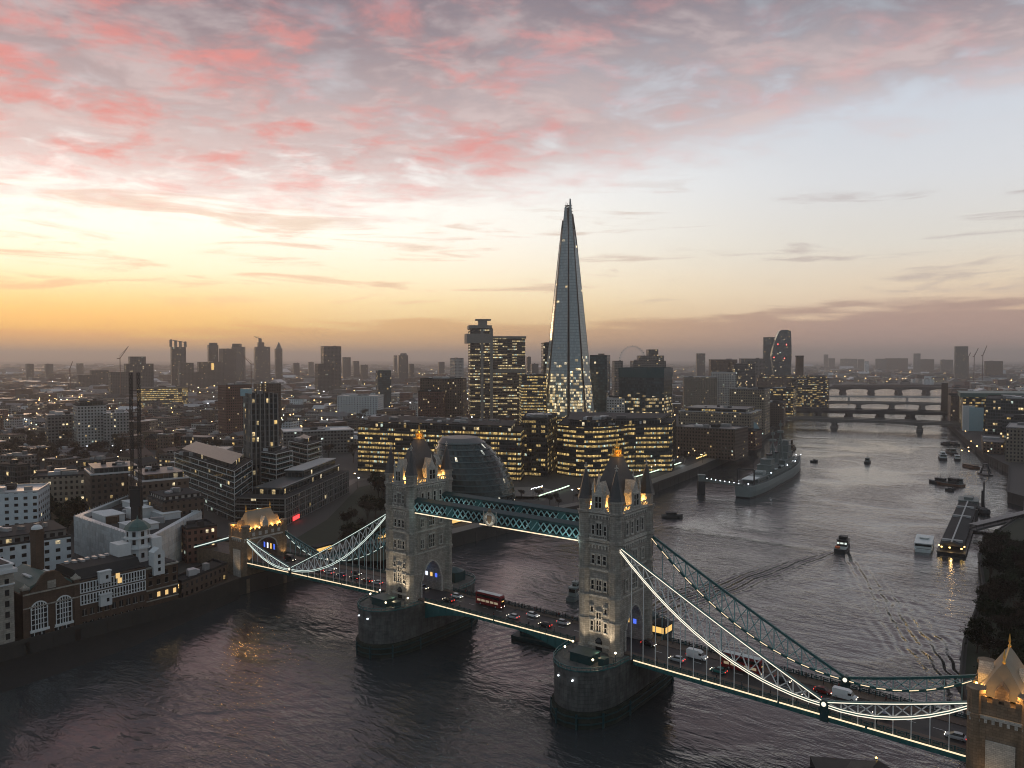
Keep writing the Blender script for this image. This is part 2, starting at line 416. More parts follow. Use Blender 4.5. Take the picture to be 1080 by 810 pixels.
# river walls
def river_wall(line, out):
    b = MB(); u = 0
    for a, c in zip(line, line[1:]):
        if out: a, c = c, a
        b.quad_wall(a, c, -3, GZ + 0.02, 0)
        d = Vector((c[0] - a[0], c[1] - a[1], 0)); L = d.length; d.normalize(); nrm = Vector((d.y, -d.x, 0))
        # coping and parapet
        p = [Vector((a[0], a[1], 0)), Vector((c[0], c[1], 0))]
        q = [p[0] + nrm * 0.15, p[1] + nrm * 0.15, p[1] - nrm * 0.45, p[0] - nrm * 0.45]
        b.prism([(t.x, t.y) for t in q], GZ - 0.25, GZ + 1.05)
        for k in range(int(L / 9)):                # timber fenders
            t = (k + 0.5) * 9 / L; px_ = a[0] + (c[0] - a[0]) * t + nrm.x * 0.1; py_ = a[1] + (c[1] - a[1]) * t + nrm.y * 0.1
            b.obox(px_, py_, -2, GZ - 1.0, 0.5, 0.5, math.atan2(d.y, d.x))
    return b
o = river_wall(SOUTH, True).build('embankment_wall', 'quay_stone'); tag(o, 'dark stone river wall along the left bank from the warehouses past the glass egg', 'wall')
o = river_wall(NORTH, False).build('embankment_wall', 'quay_stone'); tag(o, 'dark stone river wall below the trees and quay of the right bank', 'wall')
# muddy foreshore under the warehouses at low tide
b = MB()
fs = [((-127.3, -300), (-92, -300)), ((-127.3, -112), (-102, -112)), ((-127.3, -92), (-104, -95)), ((-127.3, -70), (-109, -70)), ((-127.3, -40), (-122, -38)), ((-134.5, -14), (-130, -16))]
for (a0, a1), (c0, c1) in zip(fs, fs[1:]):
    N = 6
    for k in range(N):
        f0, f1 = k / N, (k + 1) / N; L = lambda a, c, f: (a[0] + (c[0] - a[0]) * f, a[1] + (c[1] - a[1]) * f, 2.2 * (1 - f) ** 1.4 - 0.15)
        b.face([L(a0, a1, f0), L(a0, a1, f1), L(c0, c1, f1), L(c0, c1, f0)])
struct(b.build('foreshore', 'mud', smooth=True))
# ------------------------------------------------------------------ the river
m, t, bs = new_mat('river_water')
P = t.new('ShaderNodeTexCoord').outputs['Object']
BOAT = (48.3, 224.3); wh = (-0.10, 0.995)           # the launch under way and its heading
px_, py_, _ = t.xyz(P)
rx = t.m('SUBTRACT', px_, BOAT[0]); ry = t.m('SUBTRACT', py_, BOAT[1])
s_ = t.m('MULTIPLY', t.m('ADD', t.m('MULTIPLY', rx, wh[0]), t.m('MULTIPLY', ry, wh[1])), -1.0)
v_ = t.m('ABSOLUTE', t.m('ADD', t.m('MULTIPLY', rx, wh[1]), t.m('MULTIPLY', ry, -wh[0])))
wobn = t.noise(P, 0.03, 2.0)
arm = t.m('SUBTRACT', v_, t.m('MULTIPLY', s_, t.m('ADD', 0.30, t.m('MULTIPLY', wobn, 0.10))))
wid = t.m('ADD', 2.0, t.m('MULTIPLY', t.m('MAXIMUM', s_, 0.0), 0.085))
env = t.m('POWER', 2.718, t.m('MULTIPLY', t.m('POWER', t.m('DIVIDE', arm, wid), 2.0), -1.0))
env = t.m('MULTIPLY', env, t.m('MULTIPLY', t.step(s_, -4.0, 8.0), t.step(s_, 260.0, 90.0)))
phase = t.m('ADD', t.m('MULTIPLY', arm, 1.55), t.m('MULTIPLY', s_, 0.16))
phase = t.m('ADD', phase, t.m('MULTIPLY', t.noise(P, 0.05, 2.0), 4.0))
wk = t.m('MULTIPLY', t.m('SINE', phase), env)
core = t.m('MULTIPLY', t.step(v_, 3.5, 1.0), t.m('MULTIPLY', t.step(s_, 0.0, 3.0), t.step(s_, 60.0, 10.0)))
# wind ripples: three sizes, long-crested across the stream, in patches of rough and slick
str_ = t.new('ShaderNodeMapping'); t.put(str_.inputs[0], P); str_.inputs['Rotation'].default_value = (0, 0, R(37)); str_.inputs['Scale'].default_value = (0.42, 1.0, 1.0)
Q = str_.outputs[0]
n1 = t.noise(Q, 0.13, 3.0, 0.55, 0.8); n2 = t.noise(Q, 0.42, 3.0, 0.6, 0.5); n3 = t.noise(P, 1.1, 3.0, 0.6)
patch = t.noise(P, 0.011, 3.0, 0.55, 1.0)
pm = t.step(patch, 0.36, 0.62, 0.35, 1.15)
hgt = t.m('ADD', t.m('MULTIPLY', n1, 1.5), t.m('ADD', t.m('MULTIPLY', n2, 0.85), t.m('MULTIPLY', n3, 0.20)))
hgt = t.m('MULTIPLY', t.m('MULTIPLY', hgt, pm), t.step(py_, 120, 750, 1.0, 0.5))
hgt = t.m('ADD', hgt, t.m('ADD', t.m('MULTIPLY', wk, 0.62), t.m('MULTIPLY', t.m('MULTIPLY', core, n3), 0.5)))
t.put(bs.inputs['Normal'], t.bump(hgt, 1.0, 0.55))
bs.inputs['Base Color'].default_value = (0.036, 0.041, 0.045, 1); bs.inputs['Roughness'].default_value = 0.10; bs.inputs['IOR'].default_value = 1.75
b = MB(); b.face([(-900, -1500, 0), (900, -1500, 0), (900, 3600, 0), (-900, 3600, 0)])
struct(b.build('water', 'river_water'))
# ------------------------------------------------------------------ the evening haze
hz = bpy.data.materials.new('evening_haze'); hz.use_nodes = True; t = NT(hz.node_tree); t.n.clear()
out = t.new('ShaderNodeOutputMaterial'); pv = t.new('ShaderNodeVolumePrincipled')
pv.inputs['Color'].default_value = (0.98, 0.95, 0.94, 1); pv.inputs['Density'].default_value = 1.15e-4; pv.inputs['Anisotropy'].default_value = 0.5
t.l.new(pv.outputs[0], out.inputs['Volume'])
MATS['evening_haze'] = hz
b = MB(); b.box(-32000, -12000, -8, 24000, 32000, 330)
haze = struct(b.build('haze', 'evening_haze'), 'stuff')
try: hz.volume_intersection_method = 'FAST'
except Exception: pass
# lawn, paths and streets on the left bank
plain('street', (0.055, 0.052, 0.05), 0.5, var=0.35, scale=0.1)
def sheet(name, pts, mat, z): b = MB(); b.cap(pts, z); return struct(b.build(name, mat))
def strip(name, line, wd, mat, z):
    b = MB()
    for k, (p, q) in enumerate(zip(line, line[1:])):
        d = Vector((q[0]-p[0], q[1]-p[1])).normalized(); n = Vector((-d.y, d.x)) * wd / 2; zz = z + 0.0015 * (k % 3)
        b.face([(p[0]-n.x, p[1]-n.y, zz), (q[0]-n.x + d.x, q[1]-n.y + d.y, zz), (q[0]+n.x + d.x, q[1]+n.y + d.y, zz), (p[0]+n.x, p[1]+n.y, zz)][::1 if n.x*d.y - n.y*d.x < 0 else -1])
    return struct(b.build(name, mat))
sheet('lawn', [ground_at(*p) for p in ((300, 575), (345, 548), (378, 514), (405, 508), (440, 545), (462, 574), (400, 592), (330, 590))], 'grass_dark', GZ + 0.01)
off = [(x - 7, y) for x, y in SOUTH[5:14]]
strip('riverside_path', off, 9, 'paving', GZ + 0.02)
strip('road', [ground_at(215, 612), ground_at(262, 566), ground_at(330, 530), ground_at(372, 506), ground_at(560, 499)], 11, 'street', GZ + 0.03)
strip('road', [ground_at(215, 612), ground_at(120, 552), ground_at(20, 541)], 9, 'street', GZ + 0.04)
strip('path', [ground_at(315, 586), ground_at(400, 571), ground_at(500, 546)], 4, 'paving', GZ + 0.05)
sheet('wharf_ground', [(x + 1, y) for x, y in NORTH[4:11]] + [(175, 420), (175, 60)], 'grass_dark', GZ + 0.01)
# ================================================================== the bridge
# X runs along the bridge, Y upstream; water at 0, roadway near 15.7
def stone(name, rgb, course=0.6, blk=1.3, var=0.5, bump=0.35, rough=0.85):
    m, t, b = new_mat(name)
    p = t.new('ShaderNodeTexCoord').outputs['Object']; x, y, z = t.xyz(p)
    br = t.new('ShaderNodeTexBrick'); t.put(br.inputs['Vector'], t.comb(t.m('ADD', x, y), z, 0.0))
    br.inputs['Scale'].default_value = 1.0; br.inputs['Brick Width'].default_value = blk; br.inputs['Row Height'].default_value = course
    br.inputs['Mortar Size'].default_value = 0.035; br.inputs['Color1'].default_value = (1, 1, 1, 1); br.inputs['Color2'].default_value = (0.72, 0.72, 0.72, 1); br.inputs['Mortar'].default_value = (0.5, 0.5, 0.5, 1)
    n = t.noise(p, 0.35, 5.0, 0.65); st = t.noise(t.v('MULTIPLY', p, (1, 1, 0.12)), 0.9, 4.0, 0.6)
    k = t.m('ADD', 1 - var, t.m('MULTIPLY', t.m('MULTIPLY', n, st), var * 3.4))
    c = t.mix(1.0, rgb, br.outputs[0], 'MULTIPLY'); t.put(b.inputs['Base Color'], t.mix(1.0, c, t.comb(k, k, k), 'MULTIPLY'))
    b.inputs['Roughness'].default_value = rough
    t.put(b.inputs['Normal'], t.bump(t.m('ADD', br.outputs[1], t.m('MULTIPLY', n, -0.6)), bump, -0.06))
    return m
stone('tower_stone', (0.40, 0.37, 0.33)); stone('trim_stone', (0.60, 0.57, 0.52), 0.4, 0.8, 0.3)
stone('pier_granite', (0.125, 0.125, 0.12), 1.1, 2.4, 0.85, 0.8); stone('weed_granite', (0.035, 0.042, 0.03), 0.9, 2.0, 0.6)
stone('brown_stone', (0.26, 0.19, 0.13), 0.6, 1.3, 0.5)
plain('slate', (0.055, 0.055, 0.058), 0.5, var=0.4, scale=0.8, bump=0.5); plain('lead_roof', (0.24, 0.21, 0.16), 0.6, var=0.3, scale=0.4, bump=0.4)
plain('teal_paint', (0.025, 0.11, 0.115), 0.4, var=0.35, scale=0.5); plain('teal_dark', (0.014, 0.05, 0.055), 0.45, var=0.35, scale=0.5)
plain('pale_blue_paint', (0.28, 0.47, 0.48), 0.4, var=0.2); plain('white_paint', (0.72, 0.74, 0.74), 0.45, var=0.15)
plain('gilt', (0.75, 0.46, 0.12), 0.35, metal=0.6, var=0.2); plain('dark_pane', (0.012, 0.013, 0.015), 0.15, var=0.2, bump=0)
plain('footway', (0.13, 0.095, 0.075), 0.75, var=0.3, scale=0.3); plain('road_dark', (0.035, 0.033, 0.033), 0.6, var=0.4, scale=0.15)
glow('led_warm', (1.0, 0.74, 0.46), 1.15); glow('led_white', (1.0, 0.88, 0.70), 1.2); glow('led_cool', (0.85, 0.95, 0.86), 0.9)
glow('lamp_gold', (1.0, 0.62, 0.16), 6.0); glow('lamp_white', (1.0, 0.82, 0.5), 5.0); glow('glass_blue', (0.06, 0.16, 1.0), 0.9); glow('glass_white', (0.8, 0.85, 1.0), 1.4)
glow('glass_amber', (1.0, 0.58, 0.14), 0.95)
glow('pin_white', (0.85, 0.92, 1.0), 4.0)

GOLD = (1.0, 0.50, 0.13)
bridge = thing('bascule_bridge', 'great bascule and suspension bridge with two stone towers and lit teal chains', 'bridge', (0, 0, 0))
def part(mb, name, mat, parent, label=None, **k):
    o = mb.build(name, mat, parent, **k)
    if label: o['label'] = label
    return o
def holder(name, label=None):
    o = bpy.data.objects.new(name, None); col.objects.link(o); o.parent = bridge
    if label: o['label'] = label
    return o
DZ = 15.7
def deck_z(x):
    ax = abs(x)
    if ax <= 52: return DZ
    drop = 1.6 if x > 0 else 2.6
    return DZ - drop * min(1.0, (ax - 52) / 82.0)
def window_mb(cx, cz, wd, ht, lights, rows=1, arched=False):
    """window in local plane: u across, w up, n outward; the stone frame stands proud of a dark recessed pane"""
    F_ = []; f = 0.28
    L = []
    L.append(('frame', -wd/2 - f, cz - ht/2 - f, -wd/2, cz + ht/2 + f)); L.append(('frame', wd/2, cz - ht/2 - f, wd/2 + f, cz + ht/2 + f))
    L.append(('frame', -wd/2, cz + ht/2, wd/2, cz + ht/2 + f)); L.append(('sill', -wd/2 - 0.3, cz - ht/2 - f - 0.12, wd/2 + 0.3, cz - ht/2))
    for k in range(1, lights):
        u = -wd/2 + wd * k / lights; L.append(('frame', u - 0.11, cz - ht/2, u + 0.11, cz + ht/2))
    for k in range(1, rows):
        z = cz - ht/2 + ht * k / rows; L.append(('frame', -wd/2, z - 0.08, wd/2, z + 0.08))
    return L
def put_window(parent, ox, oy, nx, ny, cz, wd, ht, lights, rows=1, lit=None, u0=0.0):
    """a window on the wall point (ox,oy) with outward normal (nx,ny)"""
    tx, ty = -ny, nx
    b = MB()
    def slab(u0_, z0, u1, z1, d0, d1, mi):
        c = [(ox + tx * u + nx * d, oy + ty * u + ny * d) for u, d in ((u0_, d0), (u1, d0), (u1, d1), (u0_, d1))]
        ar = sum(c[i][0] * c[(i+1) % 4][1] - c[(i+1) % 4][0] * c[i][1] for i in range(4))
        if ar < 0: c = c[::-1]
        b.prism(c, z0, z1, mi, None, True)
    for kind, a, z0, c_, z1 in window_mb(0, cz, wd, ht, lights, rows):
        slab(a + u0, z0, c_ + u0, z1, 0.0, 0.5 if kind == 'sill' else 0.34, 0)
    slab(u0 - wd/2, cz - ht/2, u0 + wd/2, cz + ht/2, 0.0, 0.03, 1)
    # small hood mould
    slab(u0 - wd/2 - 0.3, cz + ht/2 + 0.29, u0 + wd/2 + 0.3, cz + ht/2 + 0.52, 0.0, 0.45, 0)
    return part(b, 'window', ['trim_stone', lit or 'dark_pane'], parent)
def octa(cx, cy, r): return [(cx + r * math.cos(math.pi/8 + math.pi/4 * k), cy + r * math.sin(math.pi/8 + math.pi/4 * k)) for k in range(8)]

def main_tower(cx, label):
    tw = holder('tower', label)
    HX, HY = 5.9, 9.95; z0 = 15.0
    # ---- body, with the road running through under a pointed arch
    b = MB()
    aw = 5.0; spring = 21.5; crown = 27.8; top = 29.5
    for sy in (-1, 1):
        b.box(cx - HX, sy * aw, z0, cx + HX, sy * HY, top)
    N = 14; arch = []
    for k in range(N + 1):
        u = -1 + 2 * k / N; arch.append((aw * u, spring + (crown - spring) * (1 - abs(u) ** 1.9) ** 0.75))
    for (ya, za), (yb, zb) in zip(arch, arch[1:]):
        for x, s in ((cx - HX, -1), (cx + HX, 1)):
            q = [(x, ya, za), (x, yb, zb), (x, yb, top), (x, ya, top)]
            b.face(q if s > 0 else q[::-1])
        b.face([(cx - HX, ya, za), (cx - HX, yb, zb), (cx + HX, yb, zb), (cx + HX, ya, za)])
    b.box(cx - HX, -HY, top, cx + HX, HY, 56.6)
    part(b, 'tower_body', 'tower_stone', tw)
    # arch ring and side panels of the portal
    for s in (-1, 1):
        b = MB()
        for (ya, za), (yb, zb) in zip(arch, arch[1:]):
            x = cx + s * (HX + 0.18)
            b.bar((x, ya, za + 0.25), (x, yb, zb + 0.25), 0.5, 0.5)
        for sy in (-1, 1): b.box(cx + s * HX, sy * (aw + 0.05), z0, cx + s * (HX + 0.4), sy * (aw + 0.7), spring)
        part(b, 'portal_arch', 'trim_stone', tw)
    # string courses and corbel table
    b = MB()
    for z, h, o in ((17.0, 0.7, 0.30), (24.6, 0.5, 0.25), (31.4, 0.6, 0.32), (39.1, 0.6, 0.32), (46.6, 0.5, 0.30), (47.6, 0.9, 0.55), (55.2, 0.5, 0.4), (56.0, 0.5, 0.6)):
        for sy in (-1, 1):
            if z < 29:      # the portal breaks these
                b.box(cx - HX - o, sy * (HY + o), z, cx + HX + o, sy * HY * 0.985, z + h)
            else: b.box(cx - HX - o, sy * (HY - 0.2), z, cx + HX + o, sy * (HY + o), z + h)
        if z > 29:
            for sx in (-1, 1): b.box(cx + sx * (HX - 0.2), -HY + 0.21, z, cx + sx * (HX + o), HY - 0.21, z + h)
    for sy in (-1, 1):                          # corbels under the cornice and the parapet
        for k in range(11):
            u = cx - HX + 0.5 + k * (2 * HX - 1) / 10
            b.box(u - 0.22, sy * HY, 45.6, u + 0.22, sy * (HY + 0.35), 46.62); b.box(u - 0.18, sy * HY, 54.4, u + 0.18, sy * (HY + 0.4), 55.22)
    for sx in (-1, 1):
        for k in range(17):
            v = -HY + 0.8 + k * (2 * HY - 1.6) / 16
            b.box(cx + sx * HX, v - 0.22, 45.6, cx + sx * (HX + 0.35), v + 0.22, 46.62); b.box(cx + sx * HX, v - 0.18, 54.4, cx + sx * (HX + 0.4), v + 0.18, 55.22)
    part(b, 'string_course', 'trim_stone', tw)
    # parapet, pierced
    b = MB()
    def run(p, q):
        n = max(2, int((Vector(q) - Vector(p)).length / 0.9))
        for k in range(n + 1):
            f = k / n; x = p[0] + (q[0] - p[0]) * f; y = p[1] + (q[1] - p[1]) * f; b.box(x - 0.16, y - 0.16, 56.5, x + 0.16, y + 0.16, 57.9)
        b.bar((p[0], p[1], 57.95), (q[0], q[1], 57.95), 0.42, 0.28); b.bar((p[0], p[1], 56.75), (q[0], q[1], 56.75), 0.36, 0.3)
    for sy in (-1, 1): run((cx - 3.6, sy * (HY + 0.2)), (cx + 3.6, sy * (HY + 0.2)))
    for sx in (-1, 1): run((cx + sx * (HX + 0.2), -7.6), (cx + sx * (HX + 0.2), 7.6))
    part(b, 'parapet', 'trim_stone', tw)
    # ---- four octagonal corner turrets
    for sx in (-1, 1):
        for sy in (-1, 1):
            tx, ty = cx + sx * 5.1, sy * 9.15
            b = MB(); b.prism(octa(tx, ty, 2.0), z0 - 0.2, 60.0)
            for z, h, r in ((15.0, 1.6, 2.35), (24.5, 0.55, 2.28), (31.3, 0.65, 2.32), (39.0, 0.65, 2.32), (46.5, 0.55, 2.3), (47.55, 0.95, 2.5), (55.2, 0.5, 2.3), (56.0, 0.55, 2.55), (59.3, 0.8, 2.45)):
                b.prism(octa(tx, ty, r), z, z + h, 0, None, True)
            for k in range(8):      # blind panels
                a = math.pi / 4 * k
                for za, zb in ((49.4, 53.8), (57.0, 59.0), (33.0, 37.6), (41.0, 45.0)):
                    cx_, cy_ = tx + 1.86 * math.cos(a), ty + 1.86 * math.sin(a)
                    for s in (-0.55, 0.55): b.obox(cx_ - math.sin(a) * s, cy_ + math.cos(a) * s, za, zb, 0.18, 0.14, a)
            part(b, 'turret', 'tower_stone', tw)
            b = MB(); b.lathe(tx, ty, [(2.5, 60.0), (2.15, 60.9), (1.35, 64.2), (0.7, 67.0), (0.22, 68.4)], 8); part(b, 'turret_roof', 'slate', tw)
            b = MB(); b.lathe(tx, ty, [(0.24, 68.3), (0.4, 68.6), (0.16, 68.9), (0.14, 70.3)], 6); b.box(tx - 0.14, ty - 0.62, 69.2, tx + 0.14, ty + 0.62, 69.5); b.box(tx - 0.62, ty - 0.13, 69.22, tx + 0.62, ty + 0.13, 69.48)
            part(b, 'finial', 'trim_stone', tw)
    # ---- steep main roof with the gilt crown
    b = MB()
    rings = []
    for hx, hy, z in ((4.7, 8.6, 56.7), (4.1, 7.4, 59.4), (3.2, 5.4, 63.6), (2.2, 3.2, 68.0), (1.3, 1.6, 71.2), (1.15, 1.3, 71.5)):
        rings.append([(cx - hx, -hy, z), (cx + hx, -hy, z), (cx + hx, hy, z), (cx - hx, hy, z)])
    b.loft(rings); part(b, 'roof', 'slate', tw)
    b = MB(); b.box(cx - 1.35, -1.5, 71.5, cx + 1.35, 1.5, 71.9); b.lathe(cx, 0, [(1.2, 71.9), (1.25, 72.3), (1.0, 72.5), (1.5, 73.5), (1.15, 73.2), (0.7, 73.8), (0.8, 74.4), (0.25, 75.0), (0.12, 76.6)], 8)
    for k in range(8):
        a = math.pi / 4 * k; b.cone(cx + 1.3 * math.cos(a), 1.3 * math.sin(a), 72.3, 74.2, 0.26, 0.0, 5)
    part(b, 'crown_finial', 'gilt', tw)
    # ---- gabled dormers standing on the parapet, one on each face
    for nx, ny, off, wd in ((0, -1, HY, 3.4), (0, 1, HY, 3.4), (1, 0, HX, 4.6), (-1, 0, HX, 4.6)):
        b = MB(); tx, ty = -ny, nx; ox, oy = cx + nx * (off + 0.1), ny * (off + 0.1)
        def P3(u, d, z): return (ox + tx * u + nx * d, oy + ty * u + ny * d, z)
        gh = 61.2; gp = 65.0
        prof = [(-wd/2, 56.4), (wd/2, 56.4), (wd/2, gh), (wd*0.3, gh + 1.2), (0, gp), (-wd*0.3, gh + 1.2), (-wd/2, gh)]
        front = [P3(u, 0.35, z) for u, z in prof]; back = [P3(u, -3.6, z) for u, z in prof]
        b.face(front); b.face(back[::-1])
        for k in range(len(prof)):
            j = (k + 1) % len(prof); b.face([front[j], front[k], back[k], back[j]])
        for s in (-1, 1):
            c = P3(s * (wd/2 + 0.3), 0.2, 0); b.cone(c[0], c[1], 56.4, 62.6, 0.42, 0.36, 6); b.cone(c[0], c[1], 62.6, 64.9, 0.5, 0.0, 6)
        c = P3(0, 0.2, 0); b.cone(c[0], c[1], gp - 0.2, gp + 1.7, 0.26, 0.0, 6)
        part(b, 'gable', 'trim_stone', tw)
        put_window(tw, ox + nx * 0.36, oy + ny * 0.36, nx, ny, 59.2, wd * 0.62, 3.2, 2, 2)
    # ---- windows of the two river faces
    for sy in (-1, 1):
        oy = sy * HY
        put_window(tw, cx, oy, 0, sy, 51.3, 1.7, 3.4, 2, 2); put_window(tw, cx, oy, 0, sy, 51.0, 0.8, 2.6, 1, 2, u0=-2.0); put_window(tw, cx, oy, 0, sy, 51.0, 0.8, 2.6, 1, 2, u0=2.0)
        for u in (-1.9, 0, 1.9): put_window(tw, cx, oy, 0, sy, 42.4, 1.0, 2.4, 1, 2, u0=u)
        put_window(tw, cx, oy, 0, sy, 34.9, 1.5, 2.9, 2, 2); put_window(tw, cx, oy, 0, sy, 34.9, 0.9, 2.6, 1, 2, u0=-2.1); put_window(tw, cx, oy, 0, sy, 34.9, 0.9, 2.6, 1, 2, u0=2.1)
        put_window(tw, cx, oy, 0, sy, 24.2, 1.5, 5.6, 2, 3); 
        for u in (-2.3, 2.3):
            put_window(tw, cx, oy, 0, sy, 22.8, 0.9, 2.8, 1, 2, u0=u); put_window(tw, cx, oy, 0, sy, 27.6, 0.8, 1.5, 1, 1, u0=u)
        # balcony below the top window, blind tracery and doorway
        b = MB(); b.box(cx - 2.9, oy, 48.3, cx + 2.9, oy + sy * 0.9, 48.75)
        for k in range(9): b.box(cx - 2.8 + k * 0.7 - 0.1, oy + sy * 0.55, 48.7, cx - 2.8 + k * 0.7 + 0.1, oy + sy * 0.8, 49.4)
        b.box(cx - 2.9, oy + sy * 0.5, 49.4, cx + 2.9, oy + sy * 0.85, 49.6); part(b, 'balcony', 'trim_stone', tw)
        b = MB(); b.box(cx - 1.1, oy, 15.6, cx + 1.1, oy + sy * 0.08, 18.6); b.cone(cx, oy, 18.6, 19.6, 1.2, 0.4, 8); part(b, 'door', 'dark_pane', tw)
    # ---- windows of the two road faces
    for sx in (-1, 1):
        ox = cx + sx * HX
        for v in (-4.6, -1.6, 1.6, 4.6): put_window(tw, ox, v, sx, 0, 51.2, 1.1, 3.4, 1, 2)
        put_window(tw, ox, 0, sx, 0, 42.6, 2.6, 3.2, 3, 2)
        for v in (-4.8, 4.8): put_window(tw, ox, v, sx, 0, 42.4, 1.4, 2.6, 2, 2); put_window(tw, ox, v, sx, 0, 34.8, 1.4, 3.0, 2, 2)
        put_window(tw, ox, 0, sx, 0, 35.2, 2.8, 4.4, 3, 3)
    # coloured lancets inside the passage
    for sy in (-1, 1):
        for k, mt in enumerate(('glass_blue', 'glass_white', 'glass_amber', 'glass_blue')):
            b = MB(); x = cx - 3.6 + k * 2.4; y = sy * (aw - 0.06)
            b.box(x - 0.55, y, 20.4, x + 0.55, y - sy * 0.05, 23.6); b.cone(x, y - sy * 0.03, 23.6, 24.6, 0.55, 0.05, 8)
            part(b, 'passage_window', mt, tw)
    # ---- floodlamps: up the faces from the pier, and behind the parapet onto the roof
    for sy in (-1, 1):
        for dx_, e in ((-3.4, 2900), (3.8, 5000)):
            lamp('SPOT', (cx + dx_, sy * (HY + 4.6), 16.6), e, (1.0, 0.80, 0.55), (cx + dx_ * 0.7, sy * HY, 31), 0.4, 80, 0.8, tw, 'floodlight')
        lamp('SPOT', (cx + 1, sy * (HY + 7), 17.0), 15000, (1.0, 0.84, 0.64), (cx, sy * HY, 43), 0.4, 50, 0.9, tw, 'floodlight')
    for sx in (-1, 1):
        for sy in (-1, 1):
            lamp('POINT', (cx + sx * 5.0, sy * 6.2, 58.0), 900, GOLD, None, 0.25, parent=tw, name='roof_lamp')
            lamp('POINT', (cx + sx * 2.9, sy * 9.3, 58.0), 900, GOLD, None, 0.25, parent=tw, name='roof_lamp')
    lamp('POINT', (cx + 2.4, -2.2, 72.4), 350, GOLD, None, 0.2, parent=tw, name='crown_lamp')
    lamp('POINT', (cx, 1.5, 23.5), 60, (0.25, 0.5, 1.0), None, 0.4, parent=tw, name='passage_lamp')
    b = MB()
    for sx in (-1, 1):
        for sy in (-1, 1):
            b.box(cx + sx * 5.0 - 0.3, sy * 6.9 - 0.3, 56.7, cx + sx * 5.0 + 0.3, sy * 6.9 + 0.3, 57.3)
    part(b, 'lamp_box', 'lamp_gold', tw)
    return tw
main_tower(41, 'nearer stone tower with its east face lit and slate roof glowing gold at the eaves')
main_tower(-41, 'farther stone tower in front of the glass egg with gold light under its roof')

# ---- river piers: granite, rounded towards the stream, on a wider foot
def pier_outline(cx, hw, hl, n=10):
    pts = []
    for s in (-1, 1):
        for k in range(n + 1):
            a = -math.pi/2 + math.pi * k / n
            u = math.sin(a); f = math.cos(a) ** 0.8 if abs(math.cos(a)) > 1e-6 else 0
            pts.append((cx - s * hw * u * -1 if s < 0 else cx - hw * u, s * (10.5 + (hl - 10.5) * f)))
    ang = lambda p: math.atan2(p[1] / hl, (p[0] - cx) / hw)
    return sorted(set((round(x, 3), round(y, 3)) for x, y in pts), key=ang)
for cx, lab in ((41, 'nearer rounded granite river pier'), (-41, 'farther rounded granite river pier')):
    b = MB(); b.prism(pier_outline(cx, 10.5, 27.6), -4, 4.5, 1); b.prism(pier_outline(cx, 10.0, 26.7), 4.5, 14.4, 0); b.prism(pier_outline(cx, 10.25, 27.0), 14.4, 15.5, 0)
    pr = part(b, 'pier', ['pier_granite', 'weed_granite'], bridge, lab)
    b = MB(); o = pier_outline(cx, 10.15, 26.9)
    for p, q in zip(o, o[1:] + o[:1]):
        if abs(p[1]) < 11 and abs(q[1]) < 11: continue
        b.bar((*p, 16.7), (*q, 16.7), 0.22, 0.18); b.bar((*p, 15.7), (*q, 15.7), 0.25, 0.3)
        n = 3
        for k in range(n): f = k / n; b.bar((p[0] + (q[0]-p[0])*f, p[1] + (q[1]-p[1])*f, 15.5), (p[0] + (q[0]-p[0])*f, p[1] + (q[1]-p[1])*f, 16.7), 0.12)
    part(b, 'pier_railing', 'teal_paint', pr)
    b = MB(); o = pier_outline(cx, 10.62, 27.75)
    for p in o[::2]: b.obox(p[0], p[1], -1, 4.1, 0.55, 0.55, math.atan2(p[1], p[0] - cx))
    for p, q in zip(o, o[1:] + o[:1]): b.bar((*p, 3.2), (*q, 3.2), 0.3, 0.35); b.bar((*p, 1.4), (*q, 1.4), 0.3, 0.35)
    part(b, 'timber_fender', 'teal_dark', pr)
    # cabins and lamps on the pier top
    b = MB()
    b.box(cx - 3.2, -20.5, 15.5, cx + 3.6, -15.5, 17.9); b.box(cx - 3.5, -20.8, 17.9, cx + 3.9, -15.2, 18.15); b.box(cx + 5.2, -19, 15.5, cx + 7.2, -16.5, 17.6)
    part(b, 'pier_cabin', 'teal_dark', pr)
    b = MB(); b.box(cx - 3, 16, 15.5, cx + 3, 22, 19.2); b.cone(cx, 19, 19.2, 20.6, 4, 0.6, 8)
    part(b, 'pier_cabin', 'teal_dark', pr)
    b = MB()
    for x, y in ((-7, -13), (-6.5, -18), (0.5, -23), (5, -21.5), (7.5, -13.5), (8.3, -16)): b.cone(cx + x, y, 15.5, 17.6, 0.09, 0.07, 5)
    part(b, 'lamp_post', 'teal_dark', pr)
    b = MB()
    for x, y in ((-7, -13), (-6.5, -18), (5, -21.5), (7.5, -13.5)): b.lathe(cx + x, y, [(0.12, 17.6), (0.3, 17.75), (0.3, 18.05), (0.05, 18.2)], 6)
    part(b, 'lamp_globe', 'lamp_white', pr)
    lamp('POINT', (cx + 4, -17, 18.6), 160, (1.0, 0.75, 0.45), None, 0.4, parent=pr, name='pier_lamp')
    b = MB()
    for px0 in (-3.2, 1.8): 
        yy = -27.1 * math.sqrt(max(0, 1 - (px0 / 12.5) ** 2)); b.box(cx + px0 - 0.16, yy - 0.25, 12.9, cx + px0 + 0.16, yy + 0.3, 13.2)
    part(b, 'marker_lamp', 'pin_white', pr)

